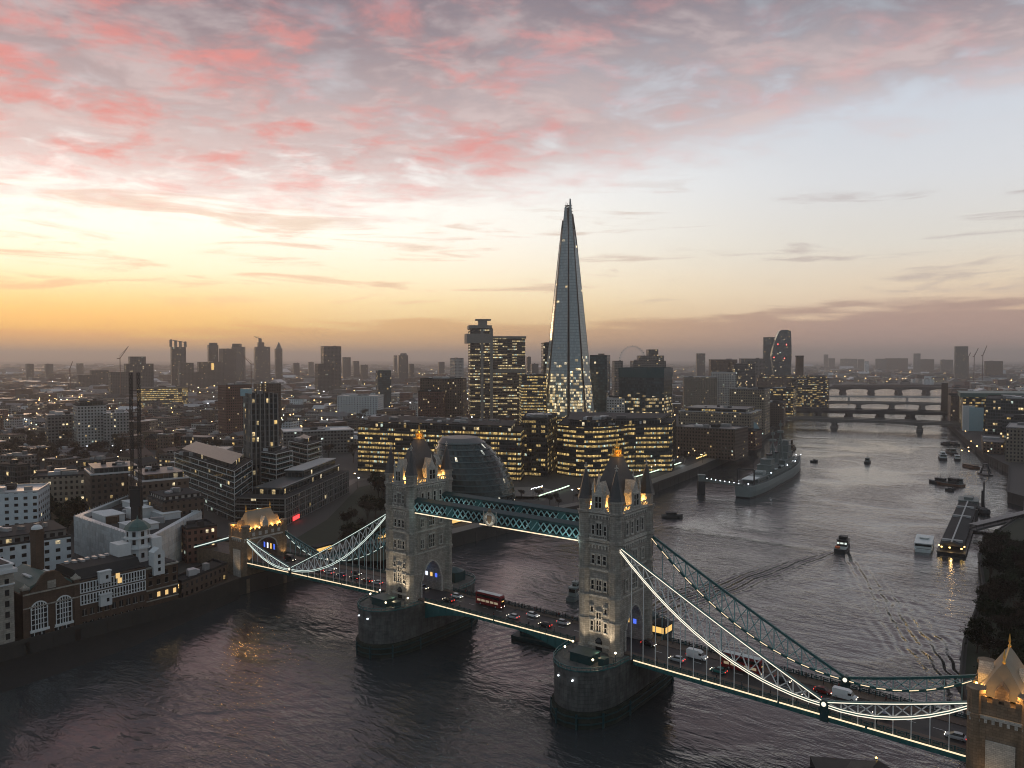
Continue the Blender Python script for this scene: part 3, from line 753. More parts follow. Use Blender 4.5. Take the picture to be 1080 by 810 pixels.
# ---- roadway: bascules in the middle, hanging spans either side
def ribbon(b, xs, y0, y1, zf, mi=0, off=0.0):
    for xa, xb in zip(xs, xs[1:]):
        b.face([(xa, y0, zf(xa) + off), (xb, y0, zf(xb) + off), (xb, y1, zf(xb) + off), (xa, y1, zf(xa) + off)], None, mi)
def deck_span(x0, x1, hy, depth, name, label=None):
    hld = None
    xs = [x0 + (x1 - x0) * k / 12 for k in range(13)]
    b = MB()
    for xa, xb in zip(xs, xs[1:]):
        za, zb = deck_z(xa), deck_z(xb); da, db = depth(xa), depth(xb)
        T = [(xa, -hy, za), (xb, -hy, zb), (xb, hy, zb), (xa, hy, za)]; B = [(xa, -hy, za - da), (xb, -hy, zb - db), (xb, hy, zb - db), (xa, hy, za - da)]
        b.face(T); b.face(B[::-1]); b.face([B[0], B[1], T[1], T[0]]); b.face([B[2], B[3], T[3], T[2]])
    for x, k in ((x0, 0), (x1, 1)):
        z = deck_z(x); d = depth(x); q = [(x, -hy, z - d), (x, -hy, z), (x, hy, z), (x, hy, z - d)]; b.face(q if k == 0 else q[::-1])
    for k in range(int((x1 - x0) / 2.8)):         # web stiffeners
        x = x0 + 1.4 + k * 2.8; z = deck_z(x); d = depth(x)
        for s in (-1, 1): b.box(x - 0.12, s * hy, z - d, x + 0.12, s * (hy + 0.18), z - 0.2)
    dk = part(b, name, 'teal_paint', bridge, label)
    b = MB(); ribbon(b, xs, -5.3, 5.3, deck_z, 0, 0.02); part(b, 'roadway', 'road_dark', dk)
    for s in (-1, 1):
        b = MB()
        for xa, xb in zip(xs, xs[1:]):
            za, zb = deck_z(xa), deck_z(xb); ya, yb = s * 5.3, s * (hy - 0.1)
            q = [(xa, ya, za + 0.16), (xb, ya, zb + 0.16), (xb, yb, zb + 0.16), (xa, yb, za + 0.16)]; b.face(q if s > 0 else q[::-1])
            q = [(xa, ya, za), (xb, ya, zb), (xb, ya, zb + 0.16), (xa, ya, za + 0.16)]; b.face(q if s < 0 else q[::-1])
        part(b, 'footway', 'footway', dk)
    b = MB(); n = int((x1 - x0) / 6)
    for k in range(n):
        x = x0 + (k + 0.3) * 6; z0, z1 = deck_z(x) + 0.03, deck_z(x + 2.4) + 0.03; b.face([(x, -0.08, z0), (x + 2.4, -0.08, z1), (x + 2.4, 0.08, z1), (x, 0.08, z0)])
    part(b, 'lane_marking', 'white_paint', dk)
    for s in (-1, 1):
        b = MB(); y = s * (hy - 0.15); n = int((x1 - x0) / 2.4)
        for k in range(n + 1):
            x = x0 + (x1 - x0) * k / n; z = deck_z(x); b.box(x - 0.16, y - 0.16, z, x + 0.16, y + 0.16, z + 1.45)
            if k < n:
                xn = x0 + (x1 - x0) * (k + 1) / n; zn = deck_z(xn)
                b.bar((x, y, z + 1.25), (xn, y, zn + 1.25), 0.16, 0.14); b.bar((x, y, z + 0.3), (xn, y, zn + 0.3), 0.14, 0.2)
                for j in range(1, 6):
                    f = j / 6; b.bar((x + (xn-x)*f, y, z + (zn-z)*f + 0.3), (x + (xn-x)*f, y, z + (zn-z)*f + 1.25), 0.08)
                b.bar((x + 0.5, y, z + 0.75), (xn - 0.5, y, zn + 0.75), 0.1, 0.42)
        part(b, 'parapet', 'teal_dark', dk)
        b = MB(); n = max(3, int((x1 - x0) / 20))
        for k in range(n):
            xa = x0 + (x1 - x0) * (k + 0.012) / n; xb = x0 + (x1 - x0) * (k + 0.985) / n
            b.bar((xa, s * (hy + 0.28), deck_z(xa) - 0.05), (xb, s * (hy + 0.28), deck_z(xb) - 0.05), 0.16, 0.30)
        part(b, 'light_strip', 'led_warm', dk)
    return dk
deck_span(52.0, 134.0, 9.7, lambda x: 1.5, 'hanging_span', 'longer-looking near roadway span hung from the right-hand chains')
deck_span(-134.0, -52.0, 9.7, lambda x: 1.5, 'hanging_span', 'far roadway span hung from the chains towards the left bank')
bd = lambda x: 1.3 + 4.6 * max(0.0, (abs(x) - 8) / 23.0) ** 1.8
deck_span(-31.0, -0.15, 7.6, bd, 'bascule_leaf', 'farther leaf of the opening roadway'); deck_span(0.15, 31.0, 7.6, bd, 'bascule_leaf', 'nearer leaf of the opening roadway')
for cx in (41, -41):        # roadway across the piers
    b = MB(); b.box(cx - 10.98, -5.3, 15.52, cx + 10.98, 5.3, 15.74); part(b, 'roadway', 'road_dark', bridge)
    b = MB(); b.box(cx + 6.6, -7.6, 15.52, cx + 10.9, -5.32, 15.88); b.box(cx + 6.6, 5.32, 15.52, cx + 10.9, 7.6, 15.88); b.box(cx - 10.9, -7.6, 15.52, cx - 6.6, -5.32, 15.88); b.box(cx - 10.9, 5.32, 15.52, cx - 6.6, 7.6, 15.88)
    part(b, 'footway', 'footway', bridge)

# ---- the two high walkways
def lattice_face(b, x0, x1, y, z0, z1, step, w=0.16):
    n = int(round((x1 - x0) / step))
    for k in range(n):
        xa = x0 + (x1 - x0) * k / n; xb = x0 + (x1 - x0) * (k + 1) / n
        b.bar((xa, y, z0), (xb, y, z1), w); b.bar((xa, y + 0.03, z1), (xb, y + 0.03, z0), w)
for sy, lab in ((-1, 'nearer high-level walkway with the crest'), (1, 'farther high-level walkway')):
    yc = sy * 7.6; x0, x1 = -35.2, 35.2
    b = MB(); z0, z1 = 47.3, 50.9
    b.box(x0, yc - 1.75, z0 - 0.35, x1, yc + 1.75, z0); b.box(x0, yc - 1.95, z1, x1, yc + 1.95, z1 + 0.35)
    rg = [(x0, yc - 2.1), (x1, yc - 2.1), (x1, yc + 2.1), (x0, yc + 2.1)]
    for xa, xb in ((x0, x1),):
        A = [(xa, yc - 2.05, z1 + 0.36), (xa, yc, z1 + 1.1), (xa, yc + 2.05, z1 + 0.36)]; B = [(xb, p[1], p[2]) for p in A]
        b.face([A[0], B[0], B[1], A[1]]); b.face([A[1], B[1], B[2], A[2]])
    for s in (-1, 1):
        b.bar((x0, yc + s * 1.8, z0 + 0.1), (x1, yc + s * 1.8, z0 + 0.1), 0.3, 0.6); b.bar((x0, yc + s * 1.8, z1 - 0.2), (x1, yc + s * 1.8, z1 - 0.2), 0.3, 0.5)
    wk = part(b, 'high_walkway', 'teal_dark', bridge, lab)
    b = MB()
    for s in (-1, 1): lattice_face(b, x0 + 0.2, x1 - 0.2, yc + s * 1.88, z0 + 0.35, z1 - 0.4, 2.3, 0.3)
    part(b, 'lattice', 'pale_blue_paint', wk)
    b = MB()
    for s in (-1, 1): b.box(x0, yc + s * 1.3, z0 + 0.05, x1, yc + s * 1.35, z1 - 0.05)
    part(b, 'glazing', 'dark_pane', wk)
    b = MB()
    for xq in (-17.5, 17.5, -1.0, 1.0) if sy < 0 else (-17.5, 0, 17.5):
        for s in (-1, 1): b.box(xq - 1.6, yc + s * 1.8, z0 - 0.1, xq + 1.6, yc + s * 2.02, z1 + 0.1)
    part(b, 'panel', 'teal_paint', wk)
    b = MB(); b.bar((x0, yc - 1.9, z0 - 0.45), (-8 if sy < 0 else x1, yc - 1.9, z0 - 0.45), 0.18, 0.3)
    if sy < 0: b.bar((-4.5, yc - 1.9, z0 - 0.45), (x1, yc - 1.9, z0 - 0.45), 0.18, 0.3)
    part(b, 'light_strip', 'led_warm', wk)
    if sy < 0:      # cast crest in the middle, floodlit
        b = MB(); y = yc - 2.1
        n = 16; 
        for k in range(n):
            a0, a1 = 2 * math.pi * k / n, 2 * math.pi * (k + 1) / n
            b.bar((2.1 * math.cos(a0), y - 0.1, 49.0 + 2.1 * math.sin(a0)), (2.1 * math.cos(a1), y - 0.1, 49.0 + 2.1 * math.sin(a1)), 0.45, 0.5, 0)
        rg = [[(1.95 * math.cos(2*math.pi*k/n), yy, 49.0 + 1.95 * math.sin(2*math.pi*k/n)) for k in range(n)] for yy in (y, y - 0.2)]
        b.loft(rg, 2)
        sh = [(-0.85, 50.2), (0.85, 50.2), (0.85, 48.8), (0.45, 47.9), (0, 47.5), (-0.45, 47.9), (-0.85, 48.8)]
        b.loft([[(u, yy, z) for u, z in sh] for yy in (y - 0.2, y - 0.45)], 1)
        for u, z, r in ((-1.35, 48.7, 0.45), (1.35, 48.7, 0.45), (0, 50.9, 0.55)): b.limb((u, y - 0.1, z), (u, y - 0.5, z), r, r * 0.7, 8, 0)
        b.cone(0, y - 0.2, 51.3, 52.6, 0.75, 0.2, 6, 1)
        for k in range(4): b.cone(-2.6 + 0, y, 47.2, 51.4, 0.2, 0.2, 5, 0); b.cone(2.6, y, 47.2, 51.4, 0.2, 0.2, 5, 0); break
        part(b, 'crest', ['trim_stone', 'brown_stone', 'white_paint'], wk)
        lamp('SPOT', (0, y - 3.2, 46.0), 260, (1.0, 0.85, 0.6), (0, y, 49.2), 0.2, 70, 0.7, wk, 'crest_lamp')
    for x, e in ((-31, 110), (-25, 110), (-14, 90), (12, 90), (22, 90), (29, 140), (33, 110)): lamp('POINT', (x, yc - 4.2, 47.6), e, (0.62, 0.95, 0.95), None, 0.2, parent=wk, name='walkway_lamp')

# ---- suspension chains, stiffened crescents with lattice webs
def chain(sx, sy, zt, zj, za, label, led, leds):
    y = sy * 9.6
    XT, XJ, XA = 47.6, 104.0, 134.2
    segs = []
    for xa, za_, xb, zb, sag_u, sag_l, n in ((XT, zt, XJ, zj, 0.6, 7.0, 15), (XJ, zj, XA, za, 0.35, 2.9, 8)):
        U = []; L = []
        for k in range(n + 1):
            f = k / n; p = 4 * f * (1 - f)
            z = za_ + (zb - za_) * f; x = sx * (xa + (xb - xa) * f)
            U.append((x, y, z - sag_u * p + 0.35)); L.append((x, y, z - sag_l * p - 0.35))
        segs.append((U, L))
    b = MB()
    for U, L in segs:
        for C in (U, L):
            for p, q in zip(C, C[1:]): b.bar(p, q, 0.55, 0.62)
    ch = part(b, 'chain', 'teal_paint', bridge, label)
    b = MB()
    for U, L in segs:
        n = len(U) - 1
        for k in range(1, n):
            b.bar(U[k], L[k], 0.26)
        for k in range(n):
            b.bar(U[k], L[k + 1], 0.2, 0.24); b.bar(L[k], U[k + 1], 0.2, 0.24)
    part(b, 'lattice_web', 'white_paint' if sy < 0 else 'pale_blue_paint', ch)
    b = MB()
    for ux in (XJ,):
        x = sx * ux; b.limb((x, y - 0.75, zj), (x, y + 0.75, zj), 1.0, 1.0, 12); b.box(x - 1.0, y - 0.5, deck_z(x) - 1.6, x + 1.0, y + 0.5, zj)
    part(b, 'joint', 'teal_dark', ch)
    b = MB(); b.limb((sx * XJ, y - 0.95, zj), (sx * XJ, y - 0.76, zj), 0.55, 0.55, 10); part(b, 'joint_lamp', 'led_white', ch)
    for U, L in segs:
        n = len(U) - 1
        for k in range(1, n):
            xk, yk, zk = L[k]
            if zk - deck_z(xk) > 1.4:
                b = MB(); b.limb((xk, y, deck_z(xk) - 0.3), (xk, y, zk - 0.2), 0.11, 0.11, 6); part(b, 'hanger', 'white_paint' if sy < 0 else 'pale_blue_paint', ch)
    # light strips along the chords (the outer pair continuous, the inner in dashes)
    b = MB()
    for U, L in segs:
        for C, offs in ((U, leds[0]), (L, leds[1])):
            for p, q in zip(C, C[1:]):
                for dy_, dz_ in offs:
                    P0 = Vector(p) + Vector((0, dy_, dz_)); P1 = Vector(q) + Vector((0, dy_, dz_)); 
                    if leds[2] < 1: P1 = P0 + (P1 - P0) * leds[2]
                    b.bar(P0, P1, 0.15, 0.15)
    part(b, 'light_strip', led, ch)
    # back stay from the abutment down to its anchorage
    b = MB(); b.bar((sx * 146, y, za - 1.0), (sx * 182, y, 12.0), 0.7, 1.3); part(b, 'back_stay', 'teal_paint', ch)
    b = MB(); b.bar((sx * 146, y - 0.5, za - 0.6), (sx * 180, y - 0.5, 12.4), 0.2, 0.4); part(b, 'light_strip', led, ch)
near_l = [((-0.42, 0.0),), ((-0.42, 0.22), (-0.42, -0.34)), 1.0]
far_l = [(), ((-0.42, 0.15),), 0.55]
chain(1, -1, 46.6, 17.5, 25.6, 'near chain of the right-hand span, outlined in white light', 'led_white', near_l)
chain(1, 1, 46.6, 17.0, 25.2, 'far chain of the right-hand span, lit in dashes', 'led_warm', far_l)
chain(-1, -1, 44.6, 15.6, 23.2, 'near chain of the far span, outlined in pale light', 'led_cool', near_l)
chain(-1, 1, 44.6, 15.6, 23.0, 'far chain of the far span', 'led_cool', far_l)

# ---- abutment towers on the banks
def abutment(s, label):
    ab = holder('abutment_tower', label)
    xa, xb = s * 134.2, s * 146.0; x0, x1 = min(xa, xb), max(xa, xb); cx = (x0 + x1) / 2
    zb = deck_z(s * 134) ; HY = 10.6; top = zb + 13.2; aw = 5.6
    b = MB()
    for sy in (-1, 1): b.box(x0, sy * aw, -2, x1, sy * HY, top)
    b.box(x0, -aw, -2, x1, aw, zb + 0.02)
    N = 12; arch = [(aw * (-1 + 2 * k / N), zb + 4.6 + 4.6 * math.sqrt(max(0, 1 - (-1 + 2 * k / N) ** 2))) for k in range(N + 1)]
    for (ya, za), (yb, zb_) in zip(arch, arch[1:]):
        for x, q in ((x0, -1), (x1, 1)):
            f = [(x, ya, za), (x, yb, zb_), (x, yb, top), (x, ya, top)]; b.face(f if q > 0 else f[::-1])
        b.face([(x0, ya, za), (x0, yb, zb_), (x1, yb, zb_), (x1, ya, za)])
    b.box(x0, -aw - 0.01, top - 0.02, x1, aw + 0.01, top + 0.5)
    part(b, 'tower_body', 'brown_stone', ab)
    b = MB()
    for (ya, za), (yb, zb_) in zip(arch, arch[1:]):
        for x in (x0 - 0.12, x1 + 0.12): b.bar((x, ya, za + 0.2), (x, yb, zb_ + 0.2), 0.4, 0.5)
    for sy in (-1, 1):
        b.box(x0 - 0.35, sy * (HY - 0.3), zb + 9.6, x1 + 0.35, sy * (HY + 0.35), zb + 10.3)
        for k in range(9): u = x0 + 0.4 + k * (x1 - x0 - 0.8) / 8; b.box(u - 0.28, sy * HY, zb + 8.7, u + 0.28, sy * (HY + 0.33), zb + 9.62)
        b.box(x0 + 3.2, sy * HY, 2, x1 - 3.2, sy * (HY + 0.3), zb + 5)      # blind panel
    for x, q in ((x0, -1), (x1, 1)):
        b.box(x, -HY + 0.31, zb + 9.62, x + q * 0.35, HY - 0.31, zb + 10.28)
        for k in range(7): v = -HY + 1 + k * (2 * HY - 2) / 6; b.box(x, v - 0.7, zb + 10.9, x + q * 0.12, v + 0.7, zb + 12.4)
    part(b, 'string_course', 'trim_stone', ab)
    b = MB()                                                # battlements
    for sy in (-1, 1):
        for k in range(6): u = x0 + 0.7 + k * (x1 - x0 - 1.4) / 5; b.box(u - 0.55, sy * (HY - 0.35), top, u + 0.55, sy * (HY + 0.1), top + 1.2)
    for x, q in ((x0, -1), (x1, 1)):
        for k in range(9): v = -HY + 1.6 + k * (2 * HY - 3.2) / 8; b.box(x - q * 0.35, v - 0.6, top, x + q * 0.1, v + 0.6, top + 1.2)
    part(b, 'battlement', 'brown_stone', ab)
    for sx in (x0 + 1.2, x1 - 1.2):
        for sy in (-1, 1):
            b = MB(); b.prism(octa(sx, sy * (HY - 1.2), 1.75), -2, top + 1.6); b.prism(octa(sx, sy * (HY - 1.2), 2.0), top + 1.6, top + 2.4, 0, None, True); b.prism(octa(sx, sy * (HY - 1.2), 1.95), zb + 9.4, zb + 10.2, 0, None, True)
            part(b, 'turret', 'brown_stone', ab)
    # roof: swept hipped tent, ridge across the road, finial at each end
    b = MB(); rings = []
    for hx, hy, z in ((4.9, 8.6, top + 0.5), (3.5, 7.6, top + 2.2), (2.2, 6.9, top + 4.4), (1.0, 6.4, top + 6.4), (0.15, 6.1, top + 7.6)):
        rings.append([(cx - hx, -hy, z), (cx + hx, -hy, z), (cx + hx, hy, z), (cx - hx, hy, z)])
    b.loft(rings); part(b, 'roof', 'lead_roof', ab)
    b = MB()
    for sy in (-1, 1): b.lathe(cx, sy * 6.1, [(0.25, top + 7.4), (0.4, top + 7.8), (0.14, top + 8.3), (0.3, top + 8.9), (0.05, top + 10.6)], 6)
    b.bar((cx, -6.1, top + 7.65), (cx, 6.1, top + 7.65), 0.3, 0.35); part(b, 'finial', 'gilt', ab)
    for x, q in ((x0 + 1.0, -1), (x1 - 1.0, 1)):
        b = MB(); prof = [(-1.5, top + 0.4), (1.5, top + 0.4), (1.5, top + 2.8), (0, top + 5.2), (-1.5, top + 2.8)]
        b.loft([[(x + q * d, v, z) for v, z in (prof if q > 0 else prof[::-1])] for d in (-2.5, 0.4)]); part(b, 'gable', 'trim_stone', ab)
    for sy in (-1, 1):
        b = MB(); prof = [(-1.2, top + 0.4), (1.2, top + 0.4), (1.2, top + 2.4), (0, top + 4.2), (-1.2, top + 2.4)]
        b.loft([[(cx + u, sy * (HY - 1.0) + sy * d, z) for u, z in (prof if sy < 0 else prof[::-1])] for d in (-2.2, 0.4)])
        part(b, 'gable', 'brown_stone', ab)
    for x in (x0 + 0.9, x1 - 0.9):
        for v in (-7.2, -4, 0, 4, 7.2): lamp('POINT', (x, v, top + 1.5), (420 if s < 0 else 230), GOLD, None, 0.2, parent=ab, name='roof_lamp')
    for v in (-1, 1): lamp('POINT', (cx - 2.5, v * (HY + 0.2), top + 2.2), (500 if s < 0 else 260), GOLD, None, 0.2, parent=ab, name='roof_lamp'); lamp('POINT', (cx + 2.5, v * (HY + 0.2), top + 2.2), (500 if s < 0 else 260), GOLD, None, 0.2, parent=ab, name='roof_lamp')
    b = MB()
    for x in (x0 + 0.55, x1 - 0.55):
        for v in (-6.8, -3.2, 3.2, 6.8): b.lathe(x, v, [(0.1, top + 0.5), (0.3, top + 0.7), (0.3, top + 1.05), (0.02, top + 1.25)], 6)
    part(b, 'lamp_globe', 'lamp_gold', ab)
    b = MB()
    for k, mt in enumerate((0, 1, 2, 0)):
        x = cx - 3.6 + k * 2.4
        for sy in (-1, 1): b.box(x - 0.5, sy * (aw - 0.03), zb + 2.4, x + 0.5, sy * (aw - 0.08), zb + 5.6, mt)
    part(b, 'passage_window', ['glass_blue', 'glass_white', 'glass_amber'], ab)
    fx = xa - s * 2.2
    for sy in (-1, 1): lamp('SPOT', (xa - s * 1.6, sy * 8.6, zb + 0.4), 420, (1.0, 0.66, 0.3), (xa + s * 1.5, sy * 8.4, zb + 7), 0.2, 90, 0.8, ab, 'floodlight')
    lamp('SPOT', (cx - s * 2.0, -HY - 4.5, zb - 6), 700, (1.0, 0.62, 0.28), (cx - s * 1.5, -HY, zb + 4), 0.3, 80, 0.9, ab, 'floodlight')
    return ab
abutment(1, 'nearest gold-lit abutment tower at the right edge'); abutment(-1, 'gold-roofed abutment tower on the left bank')
# approach roads on arches behind the abutments
for s in (-1, 1):
    b = MB(); zb = deck_z(s * 134); x0, x1 = sorted((s * 146, s * 420))
    def zf(x): return zb - 5.0 * min(1, (abs(x) - 146) / 200)
    xs = [x0 + (x1 - x0) * k / 14 for k in range(15)]
    for xa, xb in zip(xs, xs[1:]):
        T = [(xa, -9, zf(xa)), (xb, -9, zf(xb)), (xb, 9, zf(xb)), (xa, 9, zf(xa))]; b.face(T)
        for y, q in ((-9, 1), (9, -1)):
            f = [(xa, y, 0), (xb, y, 0), (xb, y, zf(xb) + 1.2), (xa, y, zf(xa) + 1.2)]; b.face(f if q > 0 else f[::-1])
            f = [(xa, y - q * 0.4 * -1, zf(xa)), (xb, y + q * 0.4, zf(xb)), (xb, y + q * 0.4, zf(xb) + 1.2), (xa, y + q * 0.4, zf(xa) + 1.2)]; b.face(f[::-1] if q > 0 else f)
    ap = part(b, 'approach_viaduct', 'brown_stone', bridge)
    b = MB(); ribbon(b, xs, -5.5, 5.5, zf, 0, 0.03); part(b, 'roadway', 'road_dark', ap)
    b = MB(); ribbon(b, xs, -8.4, -5.5, zf, 0, 0.1); ribbon(b, xs, 5.5, 8.4, zf, 0, 0.1); part(b, 'footway', 'footway', ap)
# ================================================================== buildings
WARM = (1.0, 0.66, 0.22); PALE = (1.0, 0.86, 0.58)
stone('brown_brick', (0.12, 0.075, 0.05), 0.3, 0.9, 0.5); stone('cream_stone', (0.42, 0.39, 0.34), 0.7, 1.6, 0.35)
plain('roof_dark', (0.04, 0.04, 0.042), 0.85, var=0.6, scale=0.12, objvar=0.3, spec=0.2); plain('roof_grey', (0.10, 0.10, 0.104), 0.45, var=0.5, scale=0.1, objvar=0.4)
plain('roof_pale', (0.42, 0.42, 0.43), 0.4, var=0.4, scale=0.08, objvar=0.3); plain('roof_tile', (0.09, 0.055, 0.042), 0.7, var=0.4, scale=0.3, objvar=0.35)
plain('concrete', (0.22, 0.21, 0.20), 0.75, var=0.35, scale=0.2); plain('pale_slab', (0.40, 0.40, 0.40), 0.6, var=0.3, scale=0.25)
plain('slab_white', (0.56, 0.57, 0.57), 0.6, var=0.25, scale=0.25); plain('white_render', (0.62, 0.64, 0.65), 0.7, var=0.22, scale=0.3); stone('sheeting', (0.60, 0.64, 0.66), 2.0, 2.6, 0.22, 0.3, 0.4)
plain('copper', (0.06, 0.12, 0.11), 0.5, var=0.35); plain('steel_dark', (0.035, 0.036, 0.04), 0.45, metal=0.4, var=0.3); plain('teal_glass', (0.03, 0.075, 0.085), 0.12, var=0.3, bump=0.05)
plain('plant_unit', (0.2, 0.2, 0.2), 0.5, var=0.5, objvar=0.4)
facade('fac_brown', (0.10, 0.068, 0.05), (0.012, 0.012, 0.014), 2.9, 3.2, 0.42, 0.5, 0.05, WARM, PALE, 0.8)
facade('fac_red', (0.13, 0.062, 0.045), (0.012, 0.012, 0.014), 2.6, 3.1, 0.45, 0.5, 0.045, WARM, PALE, 0.8)
facade('fac_grey', (0.14, 0.135, 0.13), (0.014, 0.015, 0.018), 3.2, 3.3, 0.62, 0.5, 0.06, WARM, PALE, 0.75)
facade('fac_pale', (0.36, 0.35, 0.34), (0.016, 0.018, 0.02), 3.0, 3.2, 0.5, 0.5, 0.04, WARM, PALE, 0.75)
facade('fac_white', (0.55, 0.60, 0.63), (0.012, 0.014, 0.016), 4.2, 3.4, 0.42, 0.45, 0.03, WARM, PALE, 0.7)
facade('fac_sand', (0.24, 0.20, 0.155), (0.012, 0.012, 0.014), 2.8, 3.3, 0.45, 0.52, 0.06, WARM, PALE, 0.8)
facade('fac_glass', (0.05, 0.06, 0.065), (0.02, 0.028, 0.032), 2.4, 3.6, 0.86, 0.74, 0.09, WARM, PALE, 0.7, wrough=0.4)
facade('fac_office', (0.045, 0.05, 0.052), (0.028, 0.034, 0.036), 1.4, 3.8, 0.9, 0.44, 0.78, WARM, (1.0, 0.70, 0.26), 0.55, wrough=0.4, band=0.28, run=5.0)
facade('fac_office_dim', (0.03, 0.034, 0.036), (0.014, 0.018, 0.02), 1.9, 3.8, 0.84, 0.5, 0.34, WARM, (1.0, 0.72, 0.3), 0.5, wrough=0.4, band=0.4, run=2.0)
facade('fac_flats', (0.05, 0.052, 0.055), (0.016, 0.02, 0.022), 3.4, 3.3, 0.86, 0.78, 0.02, WARM, PALE, 0.75, wrough=0.4)
facade('fac_hosp', (0.085, 0.07, 0.062), (0.013, 0.013, 0.014), 2.3, 3.9, 0.9, 0.42, 0.42, (1.0, 0.7, 0.28), (1.0, 0.84, 0.5), 0.6, band=0.75, run=3.0)
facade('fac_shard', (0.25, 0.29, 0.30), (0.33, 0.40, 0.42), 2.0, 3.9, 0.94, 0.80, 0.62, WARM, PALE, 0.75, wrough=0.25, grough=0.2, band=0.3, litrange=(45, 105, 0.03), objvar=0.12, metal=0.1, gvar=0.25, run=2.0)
facade('fac_news', (0.05, 0.07, 0.075), (0.05, 0.075, 0.085), 2.2, 4.0, 0.94, 0.6, 0.45, WARM, PALE, 0.55, wrough=0.2, grough=0.08, band=0.5, litrange=(48, 54, 0.0), objvar=0.05, metal=0.2, run=2.0)
facade('fac_skyline', (0.07, 0.068, 0.07), (0.03, 0.035, 0.04), 3.6, 3.6, 0.6, 0.6, 0.04, WARM, PALE, 0.7, wrough=0.5, grough=0.2, objvar=0.3)
facade('fac_bluetower', (0.03, 0.05, 0.06), (0.035, 0.07, 0.085), 3.0, 3.6, 0.92, 0.8, 0.03, WARM, PALE, 0.6, wrough=0.2, grough=0.08)

glow('room_amber', (1.0, 0.62, 0.2), 0.75)
class Bld:
    def __init__(s, name, label, cat, at, group=None, share=False):
        s.org = (at[0], at[1], at[2] if len(at) > 2 else GZ); s.root = thing(name, label, cat, s.org, 0, group, share)
    def mb(s): return MB(s.org)
    def part(s, mb, name, mat, parent=None, label=None, **k):
        if parent is not None: mb.org = s.org
        o = mb.build(name, mat, parent if parent is not None else s.root, **k)
        if label: o['label'] = label
        return o
FOOT = []        # footprints already taken: (x, y, radius)
def take(poly, pad=4):
    cx = sum(p[0] for p in poly) / len(poly); cy_ = sum(p[1] for p in poly) / len(poly)
    FOOT.append((cx, cy_, max(math.hypot(p[0] - cx, p[1] - cy_) for p in poly) + pad))
def ccw(poly):
    a = sum(poly[i][0] * poly[(i+1) % len(poly)][1] - poly[(i+1) % len(poly)][0] * poly[i][1] for i in range(len(poly)))
    return poly if a > 0 else poly[::-1]
def face_block(px0, px1, D, length, rot=0.0):
    """footprint whose front spans the survey columns px0..px1 at distance D, running back by length"""
    cx, cy_ = at_depth((px0 + px1) / 2, D); wd = (px1 - px0) * D / FPX
    d = np.array([cx - CAM[0], cy_ - CAM[1]]); d /= np.linalg.norm(d); a = math.atan2(d[1], d[0]) + R(rot)
    wd = wd / max(0.5, abs(math.cos(R(rot))) + 0.0)
    f = (math.cos(a), math.sin(a)); r = (f[1], -f[0])
    return ccw([(cx - r[0]*wd/2, cy_ - r[1]*wd/2), (cx + r[0]*wd/2, cy_ + r[1]*wd/2), (cx + r[0]*wd/2 + f[0]*length, cy_ + r[1]*wd/2 + f[1]*length), (cx - r[0]*wd/2 + f[0]*length, cy_ - r[1]*wd/2 + f[1]*length)])
def roof_kit(B, poly, z, rnd, mat='roof_grey', n=3, parapet=0.9, pmat=None, hmax=3.0):
    b = B.mb(); ip = inset(poly, 0.6)
    b.cap(poly, z)
    for k in range(len(poly)):
        j = (k + 1) % len(poly)
        b.face([(*poly[k], z), (*poly[j], z), (*poly[j], z + parapet), (*poly[k], z + parapet)]); b.face([(*poly[k], z + parapet), (*poly[j], z + parapet), (*ip[j], z + parapet), (*ip[k], z + parapet)])
        b.face([(*ip[j], z + 0.01), (*ip[k], z + 0.01), (*ip[k], z + parapet), (*ip[j], z + parapet)])
    r = B.part(b, 'roof', mat)
    cx = sum(p[0] for p in poly) / len(poly); cy_ = sum(p[1] for p in poly) / len(poly)
    a = math.atan2(poly[1][1] - poly[0][1], poly[1][0] - poly[0][0])
    for k in range(n):
        i = rnd.randrange(len(poly)); j = (i + 1) % len(poly); f = rnd.random(); g = rnd.uniform(0.15, 0.62)
        x = (poly[i][0] * f + poly[j][0] * (1 - f)) * g + cx * (1 - g); y = (poly[i][1] * f + poly[j][1] * (1 - f)) * g + cy_ * (1 - g)
        e = math.hypot(poly[0][0] - poly[2][0], poly[0][1] - poly[2][1])
        q = B.mb(); q.obox(x, y, z + 0.02 + 0.01 * k, z + rnd.uniform(1.2, hmax), rnd.uniform(0.06, 0.2) * e, rnd.uniform(0.05, 0.14) * e, a, 0, None, False)
        B.part(q, 'rooftop_unit', rnd.choice(['plant_unit', 'roof_pale', 'roof_dark']), r)
    return r
